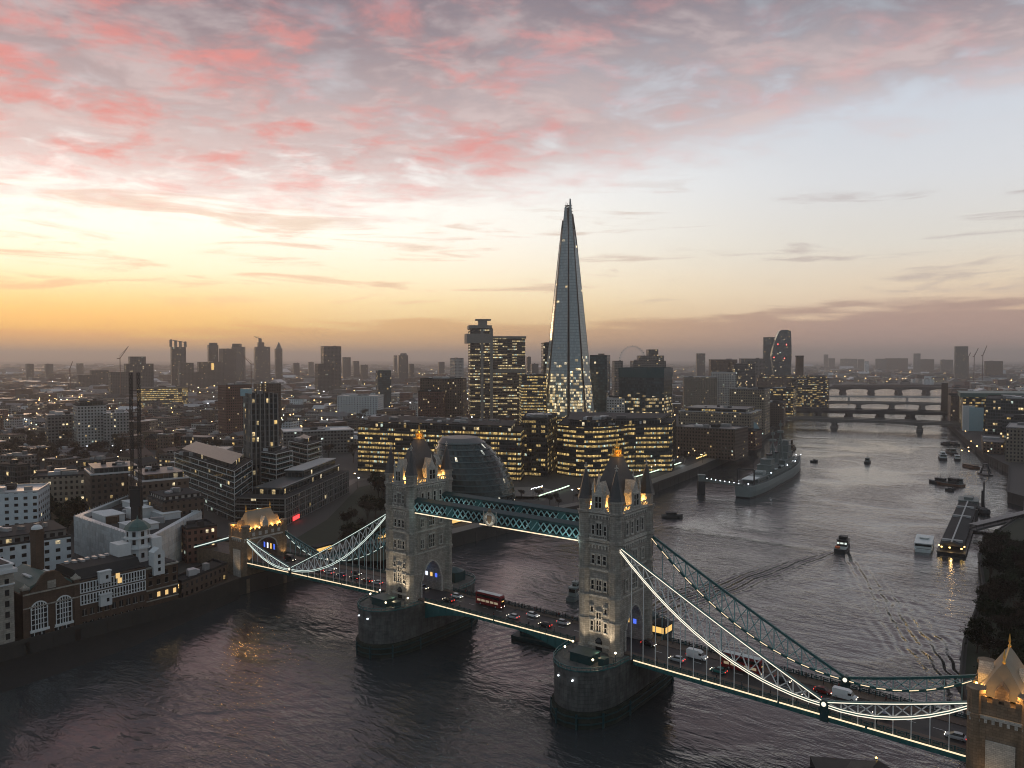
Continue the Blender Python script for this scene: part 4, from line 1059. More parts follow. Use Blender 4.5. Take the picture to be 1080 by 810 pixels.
def building(name, label, poly, ztop, mat='fac_brown', roof='roof_grey', z0=GZ, n=3, group=None, cat='building', rnd=None, parapet=0.9, setback=None, share=False):
    rnd = rnd or random.Random(label); poly = ccw(poly); take(poly)
    cx = sum(p[0] for p in poly) / len(poly); cy_ = sum(p[1] for p in poly) / len(poly)
    B = Bld(name, label, cat, (cx, cy_, z0), group, share)
    b = B.mb(); b.prism(poly, z0 - 0.5, ztop, 0, False, base=z0); B.wall = B.part(b, 'wall', mat)
    B.roof = roof_kit(B, poly, ztop, rnd, roof, n, parapet)
    if setback:
        ip = inset(poly, setback[0]); b = B.mb(); b.prism(ip, ztop, ztop + setback[1], 0, False, base=ztop); B.part(b, 'penthouse', setback[2]); b = B.mb(); b.prism(inset(ip, -0.4), ztop + setback[1], ztop + setback[1] + 0.4, 0, None, True); o = B.part(b, 'penthouse_roof', 'roof_grey' if roof == 'roof_pale' else 'roof_dark')
        for q in range(6):
            b = B.mb(); f, g = rnd.uniform(.15, .85), rnd.uniform(.2, .8); x = (ip[0][0]*(1-f) + ip[1][0]*f)*(1-g) + (ip[3][0]*(1-f) + ip[2][0]*f)*g; y = (ip[0][1]*(1-f) + ip[1][1]*f)*(1-g) + (ip[3][1]*(1-f) + ip[2][1]*f)*g; b.obox(x, y, ztop + setback[1] + 0.41, ztop + setback[1] + rnd.uniform(1, 2.6), rnd.uniform(1, 5), rnd.uniform(1, 3), 0.5); B.part(b, 'rooftop_unit', rnd.choice(['plant_unit', 'roof_dark', 'roof_pale']), o)
    return B
# ------------------------------------------------------------------ wharves on the left bank, straight above the river
WX = -127.35
def on_face(px, py, X=WX):
    d = FW + RT * (px - 540) / FPX + UP * (405 - py) / FPX; q = CAM + d * ((X - CAM[0]) / d[0]); return float(q[1]), float(q[2])
FZ = 2.0
def yface(b, y0, y1, z0, z1, d=0.0, mi=0, X=WX):
    b.box(X - 0.05, y0, z0, X + d, y1, z1, mi)
# cream stone warehouse cut by the left edge
Yc0, Yc1 = -168.0, on_face(15, 640)[0]
B = Bld('warehouse', 'cream stone warehouse with a heavy cornice cut by the left edge of the river front', 'building', (WX - 12, -135, FZ)); take([(WX, Yc0), (WX, Yc1), (WX - 26, Yc1), (WX - 26, Yc0)])
b = B.mb(); b.prism([(WX - 26, Yc0), (WX, Yc0), (WX, Yc1), (WX - 26, Yc1)], FZ, 31.5, base=FZ); B.part(b, 'wall', 'cream_stone')
b = B.mb()
for z, h, o in ((6.5, 0.5, 0.2), (26.5, 0.5, 0.3), (30.6, 1.2, 0.9), (33.0, 0.4, 0.3)): b.box(WX - 26 - o, Yc0, z, WX + o, Yc1 + o, z + h)
b.box(WX - 25.6, Yc0, 31.7, WX - 0.1, Yc1 - 0.1, 33.0); B.part(b, 'cornice', 'white_render')
b = B.mb(); b.box(WX - 25, Yc0, 33.4, WX - 0.8, Yc1 - 0.8, 33.6); b.box(WX - 18, -120, 33.6, WX - 9, -110, 36); B.part(b, 'roof', 'roof_dark')
for k in range(7):
    for j in range(6):
        y = Yc1 - 2.0 - j * 3.1; z = 5.0 + k * 3.6
        if y < Yc0 + 1 or k > 5 and j % 2: continue
        b = B.mb(); b.box(WX - 0.02, y - 0.65, z, WX + 0.03, y + 0.65, z + 2.0, 1); b.box(WX, y - 0.85, z - 0.25, WX + 0.22, y + 0.85, z, 0); B.part(b, 'window', ['cream_stone', 'dark_pane'])
# brick boilerhouse with two tall arched windows and a shaped gable
Y0, Y1 = on_face(24, 650)[0], on_face(84, 640)[0]; Ym = on_face(54, 600)[0]
B = Bld('boilerhouse', 'brown brick boilerhouse with two tall white arched windows under a shaped gable', 'building', (WX - 12, Ym, FZ)); take([(WX, Y0), (WX, Y1), (WX - 24, Y1), (WX - 24, Y0)])
b = B.mb(); b.prism([(WX - 24, Y0), (WX, Y0), (WX, Y1), (WX - 24, Y1)], FZ, 22.0)
gw = 4.6; prof = [(Ym - gw - 2.6, 22.0), (Ym + gw + 2.6, 22.0), (Ym + gw + 1.2, 23.4), (Ym + gw, 24.4), (Ym + 2.8, 27.4), (Ym + 1.2, 28.3), (Ym - 1.2, 28.3), (Ym - 2.8, 27.4), (Ym - gw, 24.4), (Ym - gw - 1.2, 23.4)]
b.loft([[(x, y, z) for y, z in prof] for x in (WX - 1.2, WX + 0.05)])
for y in (Y0 + 0.9, Y1 - 0.9): b.box(WX - 1.6, y - 0.9, FZ, WX + 0.35, y + 0.9, 23.6); 
B.part(b, 'wall', 'brown_brick')
b = B.mb()
for z, h in ((6.2, 0.8), (17.2, 0.4), (21.8, 0.5)): b.box(WX, Y0, z, WX + 0.4, Y1, z + h)
for y in (Y0 + 0.9, Y1 - 0.9): b.box(WX - 1.9, y - 1.2, 23.6, WX + 0.6, y + 1.2, 24.3); b.cone(WX - 0.6, y, 24.3, 25.6, 1.3, 0.1, 4)
b.box(WX + 0.04, Ym - 1.3, 22.6, WX + 0.2, Ym + 1.3, 25.2)
B.part(b, 'string_course', 'cream_stone')
for c in (on_face(41, 625)[0], on_face(67, 620)[0]):
    b = B.mb(); zb, zs, wd = 9.6, 16.4, 2.5
    b.box(WX - 0.02, c - wd, zb, WX + 0.04, c + wd, zs, 1)
    pts = [(c + wd * math.cos(math.pi * k / 12), zs + wd * math.sin(math.pi * k / 12)) for k in range(13)]
    b.face([(WX + 0.04, y, z) for y, z in pts], None, 1)
    for (ya, za), (yb, zb_) in zip(pts, pts[1:]): b.bar((WX + 0.1, ya, za), (WX + 0.1, yb, zb_), 0.4, 0.4)
    for u in (-wd, -wd * 0.5, -wd * 0.16, wd * 0.16, wd * 0.5, wd): b.box(WX, c + u - 0.13, zb, WX + 0.2, c + u + 0.13, zs + (math.sqrt(max(0, wd * wd - u * u))))
    for z in (zb + 1.7, zb + 3.4, zb + 5.1, zs): b.box(WX, c - wd, z - 0.1, WX + 0.18, c + wd, z + 0.1)
    b.box(WX, c - wd - 0.5, zb - 0.8, WX + 0.5, c + wd + 0.5, zb)
    B.part(b, 'window', ['white_paint', 'dark_pane'])
for c in (on_face(36, 660)[0], on_face(44, 660)[0], on_face(61, 652)[0], on_face(70, 650)[0]):
    b = B.mb(); b.box(WX - 0.02, c - 1.0, 6.9, WX + 0.04, c + 1.0, 8.6, 1); b.box(WX, c - 1.2, 8.6, WX + 0.2, c + 1.2, 8.85); b.box(WX, c - 0.1, 6.9, WX + 0.12, c + 0.1, 8.6); B.part(b, 'window', ['white_paint', 'dark_pane'])
b = B.mb(); L_ = [[(x, Y0 + 0.6, 22.0), (x, Y1 - 0.6, 22.0), (x, Y1 - 3, 24.2), (x, Ym, 27.0), (x, Y0 + 3, 24.2)] for x in (WX - 23.8, WX - 1.2)]
b.loft(L_); B.part(b, 'roof', 'copper')
b = B.mb(); b.box(WX - 14, Ym - 4.0, 25.4, WX - 8, Ym - 2.9, 25.9); b.box(WX - 14, Ym + 2.6, 25.6, WX - 8, Ym + 3.6, 26.0); B.part(b, 'skylight', 'white_render', B.roof if hasattr(B, 'roof') else None)
b = B.mb(); b.obox(WX - 15, Ym + 1.5, 24, 40.5, 3.0, 3.0, 0.2); b.obox(WX - 15, Ym + 1.5, 38.6, 39.4, 3.4, 3.4, 0.2); B.part(b, 'chimney', 'brown_brick')
b = B.mb(); b.lathe(WX - 15, Ym + 1.5, [(1.9, 40.5), (1.7, 41.2), (0.9, 41.8), (0.01, 42.0)], 10); B.part(b, 'chimney_cap', 'white_render')
# middle brewhouse: two storeys of white timber windows over brick
Y2, Y3 = Y1, on_face(154, 620)[0]
B = Bld('brewhouse', 'long brown brick brewhouse with two storeys of white framed windows and white oriels', 'building', (WX - 12, (Y2 + Y3) / 2, FZ)); take([(WX, Y2), (WX, Y3), (WX - 24, Y3), (WX - 24, Y2)], -4)
zt = on_face(120, 590)[1]
b = B.mb(); b.prism([(WX - 22, Y2 + 0.02), (WX, Y2 + 0.02), (WX, Y3), (WX - 22, Y3)], FZ, 22.6); B.part(b, 'wall', 'brown_brick')
b = B.mb(); n = 22
for lo, hi in ((14.0, 17.7), (18.2, 22.0)):
    b.box(WX, Y2 + 0.3, lo, WX + 0.08, Y3 - 0.3, hi, 1)
    for k in range(n + 1): y = Y2 + 0.35 + (Y3 - Y2 - 0.7) * k / n; b.box(WX, y - 0.17, lo, WX + 0.28, y + 0.17, hi)
    for z in (lo, lo + 1.25, hi - 0.3): b.box(WX, Y2 + 0.3, z, WX + 0.24, Y3 - 0.3, z + (0.3 if z != lo + 1.25 else 0.16))
B.part(b, 'window_bay', ['white_paint', 'dark_pane'])
for k in range(9):
    y = Y2 + 1.6 + k * (Y3 - Y2 - 3.2) / 8
    for z, h in ((10.2, 2.2), (5.6, 2.4)):
        b = B.mb(); b.box(WX, y - 0.7, z, WX + 0.04, y + 0.7, z + h, 1); b.box(WX, y - 0.1, z, WX + 0.1, y + 0.1, z + h); b.box(WX, y - 0.95, z - 0.25, WX + 0.2, y + 0.95, z); B.part(b, 'window', ['concrete', 'dark_pane'])
for px_, py_ in ((109, 608), (110, 632)):
    y, z = on_face(px_, py_); b = B.mb(); b.box(WX, y - 2.0, z - 2.0, WX + 1.7, y + 2.0, z + 1.9); b.box(WX - 0.1, y - 2.2, z + 1.9, WX + 1.9, y + 2.2, z + 2.3); o = B.part(b, 'oriel', 'white_render')
    b = B.mb(); b.box(WX + 1.69, y + 0.1, z - 0.6, WX + 1.74, y + 1.0, z + 0.7); B.part(b, 'pane', 'dark_pane', o)
for px_, py_, mt in ((124, 607, 'lamp_gold'), (126, 612, 'led_warm')): y, z = on_face(px_, py_); b = B.mb(); b.box(WX + 0.1, y - 0.7, z - 0.9, WX + 0.31, y + 0.7, z + 0.9); B.part(b, 'lit_window', 'room_amber')
b = B.mb(); b.box(WX - 22, Y2 + 0.05, 22.6, WX - 0.6, Y3, 23.0); b.loft([[(x, y, z) for x, z in ((WX - 21, 23.0), (WX - 2.5, 23.0), (WX - 5, 25.8), (WX - 18, 25.8))][::-1] for y in (Y2 + 0.5, Y3 - 0.5)]); B.part(b, 'roof', 'roof_dark')
for k in range(9): b = B.mb(); y = Y2 + 2 + k * 2.4; b.box(WX - 17, y, 25.8, WX - 15.6 + (k % 3), y + 1.3, 26.6); B.part(b, 'rooftop_unit', 'roof_pale')
# right end with the white cupola
Y4 = on_face(188, 620)[0]
B = Bld('brewhouse', 'brown brick end house with a white octagonal cupola and white hoist bay', 'building', (WX - 12, (Y3 + Y4) / 2, FZ)); take([(WX, Y3), (WX, Y4), (WX - 24, Y4), (WX - 24, Y3)], -3)
b = B.mb(); b.prism([(WX - 22, Y3 + 0.02), (WX, Y3 + 0.02), (WX, Y4), (WX - 22, Y4)], FZ, 21.5); B.part(b, 'wall', 'brown_brick')
b = B.mb(); b.box(WX, Y3 + 0.1, 13.2, WX + 0.3, Y4, 13.7); b.box(WX, Y3 + 0.1, 9.2, WX + 0.3, Y4, 9.6); b.box(WX - 22.2, Y3 + 0.1, 21.5, WX + 0.3, Y4 + 0.3, 22.1); B.part(b, 'string_course', 'cream_stone')
for k in range(4):
    y = Y3 + 1.7 + k * (Y4 - Y3 - 3.2) / 3
    for z, mt in ((5.4, 'dark_pane'), (10.4, 'room_amber' if k else 'dark_pane'), (15.2, 'dark_pane'), (18.4, 'dark_pane')):
        b = B.mb(); b.box(WX, y - 0.6, z, WX + 0.05, y + 0.6, z + 1.8, 1); b.box(WX, y - 0.8, z - 0.22, WX + 0.2, y + 0.8, z); B.part(b, 'window', ['concrete', mt])
y, z = on_face(166, 590); b = B.mb(); b.box(WX - 2.5, y - 2.1, 19.0, WX + 1.4, y + 2.1, 27.6); b.loft([[(x, yy, zz) for yy, zz in ((y - 2.2, 27.6), (y + 2.2, 27.6), (y, 29.2))] for x in (WX - 2.5, WX + 1.5)]); o = B.part(b, 'hoist_bay', 'white_render')
for zz in (20.4, 23.0, 25.4): b = B.mb(); b.box(WX + 1.38, y - 0.5, zz, WX + 1.44, y + 0.5, zz + 1.3); B.part(b, 'pane', 'dark_pane', o)
cxx, cyy = WX - 13, on_face(145, 560, WX - 13)[0]
b = B.mb(); b.prism(octa(cxx, cyy, 4.2), 21.5, 34.8); b.prism(octa(cxx, cyy, 5.4), 27.6, 28.2, 0, None, True); b.prism(octa(cxx, cyy, 5.0), 31.4, 31.9, 0, None, True); b.box(cxx - 4, cyy - 8.8, 21.5, cxx + 3, cyy - 4, 30.4); b.box(cxx - 3, cyy + 3.5, 21.5, cxx + 4, cyy + 7.5, 30.8)
for k in range(8): a = math.pi/8 + math.pi/4*k; b.bar((cxx + 5.2 * math.cos(a), cyy + 5.2 * math.sin(a), 28.2), (cxx + 5.2 * math.cos(a), cyy + 5.2 * math.sin(a), 29.4), 0.2)
o = B.part(b, 'cupola', 'white_render')
b = B.mb()
for k in range(8):
    a = math.pi / 4 * k
    for zz in (24, 29.2, 32.3): b.obox(cxx + 3.9 * math.cos(a), cyy + 3.9 * math.sin(a), zz, zz + 1.9, 0.1, 1.2, a)
B.part(b, 'cupola_window', 'dark_pane', o)
b = B.mb(); b.lathe(cxx, cyy, [(4.9, 34.8), (4.3, 36.2), (2.6, 37.6), (0.5, 38.4), (0.05, 40)], 8); B.part(b, 'cupola_roof', 'copper', o)
b = B.mb(); b.box(WX - 21.5, Y3 + 0.4, 21.6, WX - 0.5, Y4 - 0.4, 22.4); B.part(b, 'roof', 'roof_dark')
# lower brick link towards the bridge and low sheds
building('brick_house', 'low dark brick house between the cupola house and the gold-roofed abutment', [(WX - 8, Y4 + 2), (WX - 1, Y4 + 2), (-139, -16), (-150, -16)], 13, 'fac_brown', 'roof_dark')
# ------------------------------------------------------------------ white sheeted building, twin mast, blocks behind the wharves
sh_poly = ccw([at_depth(75, 372), at_depth(152, 322), at_depth(211, 383), at_depth(140, 437)])
B = Bld('sheeted_building', 'flat-topped building wrapped in white sheeting behind the cupola', 'building', (sh_poly[0][0], sh_poly[0][1], GZ)); take(sh_poly)
b = B.mb(); b.prism(sh_poly, GZ, 24.5, 0, False); ip = inset(sh_poly, 3.0); ip2 = inset(sh_poly, 12)
for k in range(4):
    j = (k + 1) % 4; b.face([(*sh_poly[k], 24.5), (*sh_poly[j], 24.5), (*ip[j], 24.7), (*ip[k], 24.7)]); b.face([(*ip[j], 19), (*ip[k], 19), (*ip[k], 24.7), (*ip[j], 24.7)])
    for q in range(26):
        f = (q + 0.5) / 26; x = sh_poly[k][0] + (sh_poly[j][0] - sh_poly[k][0]) * f; y = sh_poly[k][1] + (sh_poly[j][1] - sh_poly[k][1]) * f; b.obox(x, y, GZ, 25.2, 0.14, 0.14)
B.part(b, 'sheeting', 'sheeting')
b = B.mb(); b.cap(ip, 22.3); o = B.part(b, 'roof', 'roof_dark')
for f, g, sx_, sy_, hh in ((0.25, 0.2, 16, 9, 3.4), (0.7, 0.25, 14, 12, 2.6), (0.3, 0.7, 12, 10, 4.2), (0.72, 0.72, 18, 9, 3.0), (0.5, 0.5, 9, 9, 5.0)):
    x = (ip[0][0]*(1-f) + ip[1][0]*f)*(1-g) + (ip[3][0]*(1-f) + ip[2][0]*f)*g; y = (ip[0][1]*(1-f) + ip[1][1]*f)*(1-g) + (ip[3][1]*(1-f) + ip[2][1]*f)*g; a0 = math.atan2(ip[1][1]-ip[0][1], ip[1][0]-ip[0][0]); b = B.mb(); b.obox(x, y, 22.31, 22.3 + hh, sx_, sy_, a0); b.obox(x, y, 22.3 + hh, 22.6 + hh, sx_ + 0.8, sy_ + 0.8, a0); B.part(b, 'roof_storey', 'white_render', o)
rr = random.Random(3)
for k in range(16):
    f, g = rr.uniform(0.12, 0.88), rr.uniform(0.15, 0.85); x = (ip[0][0]*(1-f) + ip[1][0]*f)*(1-g) + (ip[3][0]*(1-f) + ip[2][0]*f)*g; y = (ip[0][1]*(1-f) + ip[1][1]*f)*(1-g) + (ip[3][1]*(1-f) + ip[2][1]*f)*g
    b = B.mb(); b.obox(x, y, 22.32, 22.3 + rr.uniform(1, 3.6), rr.uniform(2, 8), rr.uniform(2, 5), 0.9); B.part(b, 'rooftop_unit', rr.choice(['roof_pale', 'plant_unit', 'roof_dark', 'brown_brick']), o)
mx, my = at_depth(142, 352)
B = Bld('lattice_mast', 'tall dark twin lattice mast rising behind the white cupola', 'mast', (mx, my, GZ)); FOOT.append((mx, my, 12))
zt = height_at(393, 352)
for s in (-1, 1):
    ox, oy = mx + RT2[0] * 1.75 * s, my + RT2[1] * 1.75 * s; b = B.mb(); w2 = 0.5
    for c in ((-1, -1), (1, -1), (1, 1), (-1, 1)): b.bar((ox + c[0]*w2, oy + c[1]*w2, GZ), (ox + c[0]*w2, oy + c[1]*w2, zt), 0.2)
    n = 44
    for k in range(n):
        za = GZ + (zt - GZ) * k / n; zb = GZ + (zt - GZ) * (k + 1) / n
        for c, e in (((-1, -1), (1, -1)), ((1, -1), (1, 1)), ((1, 1), (-1, 1)), ((-1, 1), (-1, -1))):
            q = (c, e) if k % 2 else (e, c); b.bar((ox + q[0][0]*w2, oy + q[0][1]*w2, za), (ox + q[1][0]*w2, oy + q[1][1]*w2, zb), 0.11); b.bar((ox + c[0]*w2, oy + c[1]*w2, zb), (ox + e[0]*w2, oy + e[1]*w2, zb), 0.1)
    B.part(b, 'mast', 'steel_dark')
b = B.mb(); b.obox(mx, my, GZ, 12, 7, 7, 0.6); b.obox(mx, my, 33, 41, 4.6, 3.2, YAW * -1); b.obox(mx, my, 41, 42.4, 6.0, 1.0, -YAW); b.obox(mx, my, 12, 33, 3.4, 3.4, -YAW); B.part(b, 'machinery', 'steel_dark')
for z in (50, 62, 74, 86): b = B.mb(); b.bar((mx - RT2[0]*2.2, my - RT2[1]*2.2, z), (mx + RT2[0]*2.2, my + RT2[1]*2.2, z), 0.25); B.part(b, 'tie', 'steel_dark')
def pb(name, label, x0, x1, ytop, D, length, mat, roof='roof_grey', rot=0, **k):
    return building(name, label, face_block(x0, x1, D, length, rot), height_at(ytop, D), mat, roof, **k)
pb('warehouse', 'long low building with a white window band and dark roof, left of the chimney', -14, 66, 574, 322, 26, 'fac_white', 'roof_dark', 12, n=4, setback=(1.5, 3.4, 'fac_grey'))
pb('apartment_block', 'white rendered block with square dark windows at the left edge', -16, 33, 521, 395, 26, 'fac_white', 'roof_pale', -14, n=5)
pb('brick_house', 'small dark pitched house in front of the white rendered block', -10, 26, 566, 352, 18, 'fac_brown', 'roof_dark', 6, n=2)
pb('mansion_block', 'sand and red brick mansion block with lit roof terrace left of the mast', 35, 97, 503, 452, 22, 'fac_sand', 'roof_dark', -8, n=6)
pb('apartment_block', 'brown brick flats with a glazed top floor, just left of the mast', 97, 146, 500, 428, 28, 'fac_brown', 'roof_pale', 8, n=5, setback=(2.5, 3.2, 'fac_glass'))
pb('apartment_block', 'brown brick flats with a glazed top floor, just right of the mast', 150, 196, 507, 408, 30, 'fac_brown', 'roof_pale', 14, n=5, setback=(2.5, 3.2, 'fac_glass'))
pb('apartment_block', 'lower brown brick flats with a pale parapet in front of the balconied block', 172, 212, 528, 382, 22, 'fac_brown', 'roof_dark', 20, n=3, setback=(1.2, 2.2, 'fac_pale'))
pb('brick_house', 'dark red shop house beside the abutment with a lit doorway', 196, 226, 558, 356, 16, 'fac_red', 'roof_dark', 16, n=2)
# ------------------------------------------------------------------ balconied apartment blocks beside the bridge
def slab_block(label, corner, left, right, zt, floors, mat='fac_flats', pent=True, cat='building'):
    C, L, Rr = np.array(at_depth(*corner)), np.array(at_depth(*left)), np.array(at_depth(*right))
    poly = ccw([tuple(C), tuple(Rr), tuple(L + Rr - C), tuple(L)]); take(poly)
    B = Bld('apartment_block', label, cat, (*C, GZ))
    b = B.mb(); ip = inset(poly, 1.6); b.prism(ip, GZ, zt, 0, False, base=GZ + 0.6); B.part(b, 'wall', mat)
    b = B.mb(); fh = (zt - GZ) / floors
    for k in range(1, floors + 1):
        z = GZ + fh * k; b.prism(poly, z - 0.5, z, 0, None, True)
        if k < floors + 1:
            for i in range(4):
                j = (i + 1) % 4; p, q = poly[i], poly[j]; n = max(2, int(math.hypot(p[0]-q[0], p[1]-q[1]) / 4.2))
                for m_ in range(n):
                    f = m_ / n; b.obox(p[0] + (q[0]-p[0]) * f, p[1] + (q[1]-p[1]) * f, z - fh, z - 0.34, 0.28, 0.28) if m_ == 0 or (m_ % 4 == 0 and k % 2) else None
    B.part(b, 'floor_slabs', 'slab_white')
    b = B.mb()
    for k in range(1, floors):
        z = GZ + fh * k
        for i in range(4):
            p, q = poly[i], poly[(i + 1) % 4]; b.bar((*p, z + 0.55), (*q, z + 0.55), 0.05, 0.9)
    B.part(b, 'balustrade', 'teal_glass')
    rnd = random.Random(label); r = roof_kit(B, poly, zt + 0.01, rnd, 'roof_dark', 14, 0.5)
    if pent:
        b = B.mb(); ip = inset(poly, 6); b.prism(ip, zt, zt + 3.0, 0, 0, base=zt); B.part(b, 'penthouse', 'fac_glass')
    # terrace trees and lamps
    return B, poly
slab_block('dark glass flats with pale floor slabs and wrapping balconies, the front block beside the bridge', (246, 440), (183, 529), (265, 489), 36.4, 9)
slab_block('balconied flats standing under the dark glass tower', (290.5, 490), (255, 520), (308, 512), 40, 10)
slab_block('balconied flats just right of the dark glass tower', (324, 530), (304, 556), (339, 554), 41.5, 10)
tw = face_block(265.5, 292, 505, 21, 14); zt = height_at(417, 505)
B = building('tower_block', 'slim dark glass tower with a lit glass corner lantern, above the balconied flats', tw, zt, 'fac_glass', 'roof_dark', n=2)
b = B.mb()
for i in range(4):
    p, q = tw[i], tw[(i + 1) % 4]
    for k in range(6): f = k / 6; b.obox(p[0] + (q[0]-p[0])*f, p[1] + (q[1]-p[1])*f, GZ, zt + 1.2, 0.7, 0.7)
B.part(b, 'fin', 'concrete')
c = min(tw, key=lambda p: pix(p[0], p[1], 40)[0]); b = B.mb(); cc_ = (c[0] * 0.84 + sum(p[0] for p in tw) / 4 * 0.16, c[1] * 0.84 + sum(p[1] for p in tw) / 4 * 0.16); b.obox(cc_[0], cc_[1], zt - 1.0, zt + 4.0, 5.5, 5.5, 0.5); plain('lantern_glass', (0.35, 0.5, 0.55), 0.15, var=0.2, bump=0); B.part(b, 'glass_lantern', 'lantern_glass')
# long low terrace stepping along the park
f0, f1 = np.array(at_depth(300, 432)), np.array(at_depth(367.5, 541)); dv = f1 - f0; dv /= np.linalg.norm(dv); nv = np.array([-dv[1], dv[0]])
if (nv @ (CAM[:2] - f0)) > 0: nv = -nv
poly = ccw([tuple(f0), tuple(f1), tuple(f1 + nv * 26), tuple(f0 + nv * 30)])
B, _p = None, None
B = Bld('terrace_building', 'long low grey apartment terrace with ribbed stone front along the dark park', 'building', (*f0, GZ)); take(poly)
b = B.mb(); ip = inset(poly, 1.0); b.prism(ip, GZ, 22, 0, False, base=GZ); B.part(b, 'wall', 'fac_flats')
b = B.mb(); L_ = np.linalg.norm(f1 - f0)
for z in (GZ + 0.2, 10.6, 14.6, 18.4, 22.0): b.prism(poly, z - 0.5, z, 0, None, True)
for k in range(int(L_ / 3.2) + 1):
    p = f0 + dv * min(L_, k * 3.2); ww_ = 1.0 if k % 3 == 0 else 0.4; b.obox(p[0] + nv[0]*0.2, p[1] + nv[1]*0.2, GZ, 21.5, ww_, 0.7, math.atan2(dv[1], dv[0]))
B.part(b, 'stone_frame', 'concrete')
b = B.mb(); b.cap(poly, 22.02); B.part(b, 'roof', 'roof_dark')
g0, g1 = f0 + nv * 6 + dv * 10, f1 + nv * 6 - dv * 3; poly2 = ccw([tuple(g0), tuple(g1), tuple(g1 + nv * 16), tuple(g0 + nv * 18)]); b = B.mb(); b.prism(poly2, 22.03, 26.2, 0, False, base=22); B.part(b, 'upper_storey', 'fac_glass')
g2 = f0 + dv * (L_ * 0.45) + nv * 9; poly3 = ccw([tuple(g2), tuple(g1 + nv * 3), tuple(g1 + nv * 14), tuple(g2 + nv * 12)])
b = B.mb(); b.cap(poly2, 26.2); b.prism(poly3, 26.22, 30.4, 0, 0, base=26); B.part(b, 'penthouse', 'fac_glass')
b = B.mb(); b.prism(inset(poly3, -1.0), 30.4, 30.9, 0, None, True); b.bar((*g0, 26.5), (*g1, 26.5), 0.4, 0.5); B.part(b, 'roof_edge', 'pale_slab')
b = B.mb(); q = f0 + dv * 9 - nv * 0.6; q2 = f0 + dv * 18 - nv * 0.6; b.bar((*q, 8.6), (*q2, 8.6), 0.3, 2.2); glow('sign_red', (1.0, 0.03, 0.03), 2.2); B.part(b, 'lit_fascia', 'sign_red', None, 'red lit fascia')
# ------------------------------------------------------------------ leaning glass egg
ex, ey = at_depth(505, 505); ez0 = GZ; ezt = height_at(461, 505)
B = Bld('city_hall', 'leaning rounded dark glass hall of stacked rings behind the farther tower', 'building', (ex, ey, GZ)); FOOT.append((ex, ey, 32))
rings = []; NR = 40; FL = 11
def egg(t):
    # t 0 foot, 1 crown: radius and lean (towards the left bank side, away from the river)
    r = 25.5 * math.sqrt(max(0.0, 1 - (max(0.0, t - 0.12) / 0.98) ** 2.3)) * (0.93 + 0.07 * min(1, t / 0.15))
    lean = -12.5 * t ** 1.15
    return max(r, 0.3), lean
def egg_ring(t, dr=0.0, z=None):
    r, l = egg(t); r += dr; z = ez0 + (ezt - ez0) * t if z is None else z
    cx_, cy2 = ex + RT2[0] * l, ey + RT2[1] * l
    return [(cx_ + r * math.cos(2*math.pi*k/NR), cy2 + r * math.sin(2*math.pi*k/NR), z) for k in range(NR)]
plain('egg_glass', (0.035, 0.06, 0.062), 0.12, var=0.35, scale=0.25, bump=0.03); plain('egg_rib', (0.06, 0.09, 0.095), 0.3, metal=0.3, var=0.2)
def stripes(b, A, Bq, mi=0):
    n = len(A); u = 0
    for k in range(n):
        j = (k + 1) % n; du = math.dist(A[k], A[j]); b.face([A[k], A[j], Bq[j], Bq[k]], [(u, A[k][2] - ez0), (u + du, A[k][2] - ez0), (u + du, Bq[k][2] - ez0), (u, Bq[k][2] - ez0)], mi); u += du
glas = B.mb(); rib = B.mb()
T = [k / FL * 0.93 for k in range(FL + 1)]
for a, c in zip(T, T[1:]):
    stripes(glas, egg_ring(a, -0.35), egg_ring(c, -0.35)); m_ = c
    rib.loft([egg_ring(m_ - 0.012, 0.25), egg_ring(m_ + 0.006, 0.25)], caps=(True, True))
facade('fac_egg', (0.07, 0.10, 0.105), (0.025, 0.045, 0.048), 1.6, (ezt - GZ) / FL * 0.93, 0.9, 0.82, 0.03, PALE, (0.9, 1.0, 0.95), 1.5, wrough=0.25, grough=0.1, metal=0.2)
B.part(glas, 'glass_ring', 'fac_egg'); B.part(rib, 'floor_rib', 'egg_rib')
b = B.mb(); prof_t = [0.93 + 0.07 * k / 5 for k in range(6)]
for a, c in zip(prof_t, prof_t[1:]): b.loft([egg_ring(a, -0.2), egg_ring(c, -0.2)], caps=(False, False))
b.face(egg_ring(1.0, -0.2)); B.part(b, 'crown_roof', 'roof_grey', smooth=True)
b = B.mb()                                 # diagonal glazing of the river side
for k in range(26):
    t0 = 0.05 + 0.88 * k / 26; t1 = 0.05 + 0.88 * (k + 1) / 26
    for off in range(-4, 5):
        a0 = YAW + R(12 + off * 7 + (4 if k % 2 else 0)); a1 = a0 + R(7 if (k + off) % 2 else -7); r0, l0 = egg(t0); r1, l1 = egg(t1)
        ang = lambda a: (math.cos(-a), math.sin(-a))
        p = (ex + RT2[0]*l0 + (r0+0.35)*math.cos(R(-18) + a0 + 0.65), ey + RT2[1]*l0 + (r0+0.35)*math.sin(R(-18) + a0 + 0.65), ez0 + (ezt-ez0)*t0); q = (ex + RT2[0]*l1 + (r1+0.35)*math.cos(R(-18) + a1 + 0.65), ey + RT2[1]*l1 + (r1+0.35)*math.sin(R(-18) + a1 + 0.65), ez0 + (ezt-ez0)*t1)
        b.bar(p, q, 0.13)
B.part(b, 'diagrid', 'egg_rib')
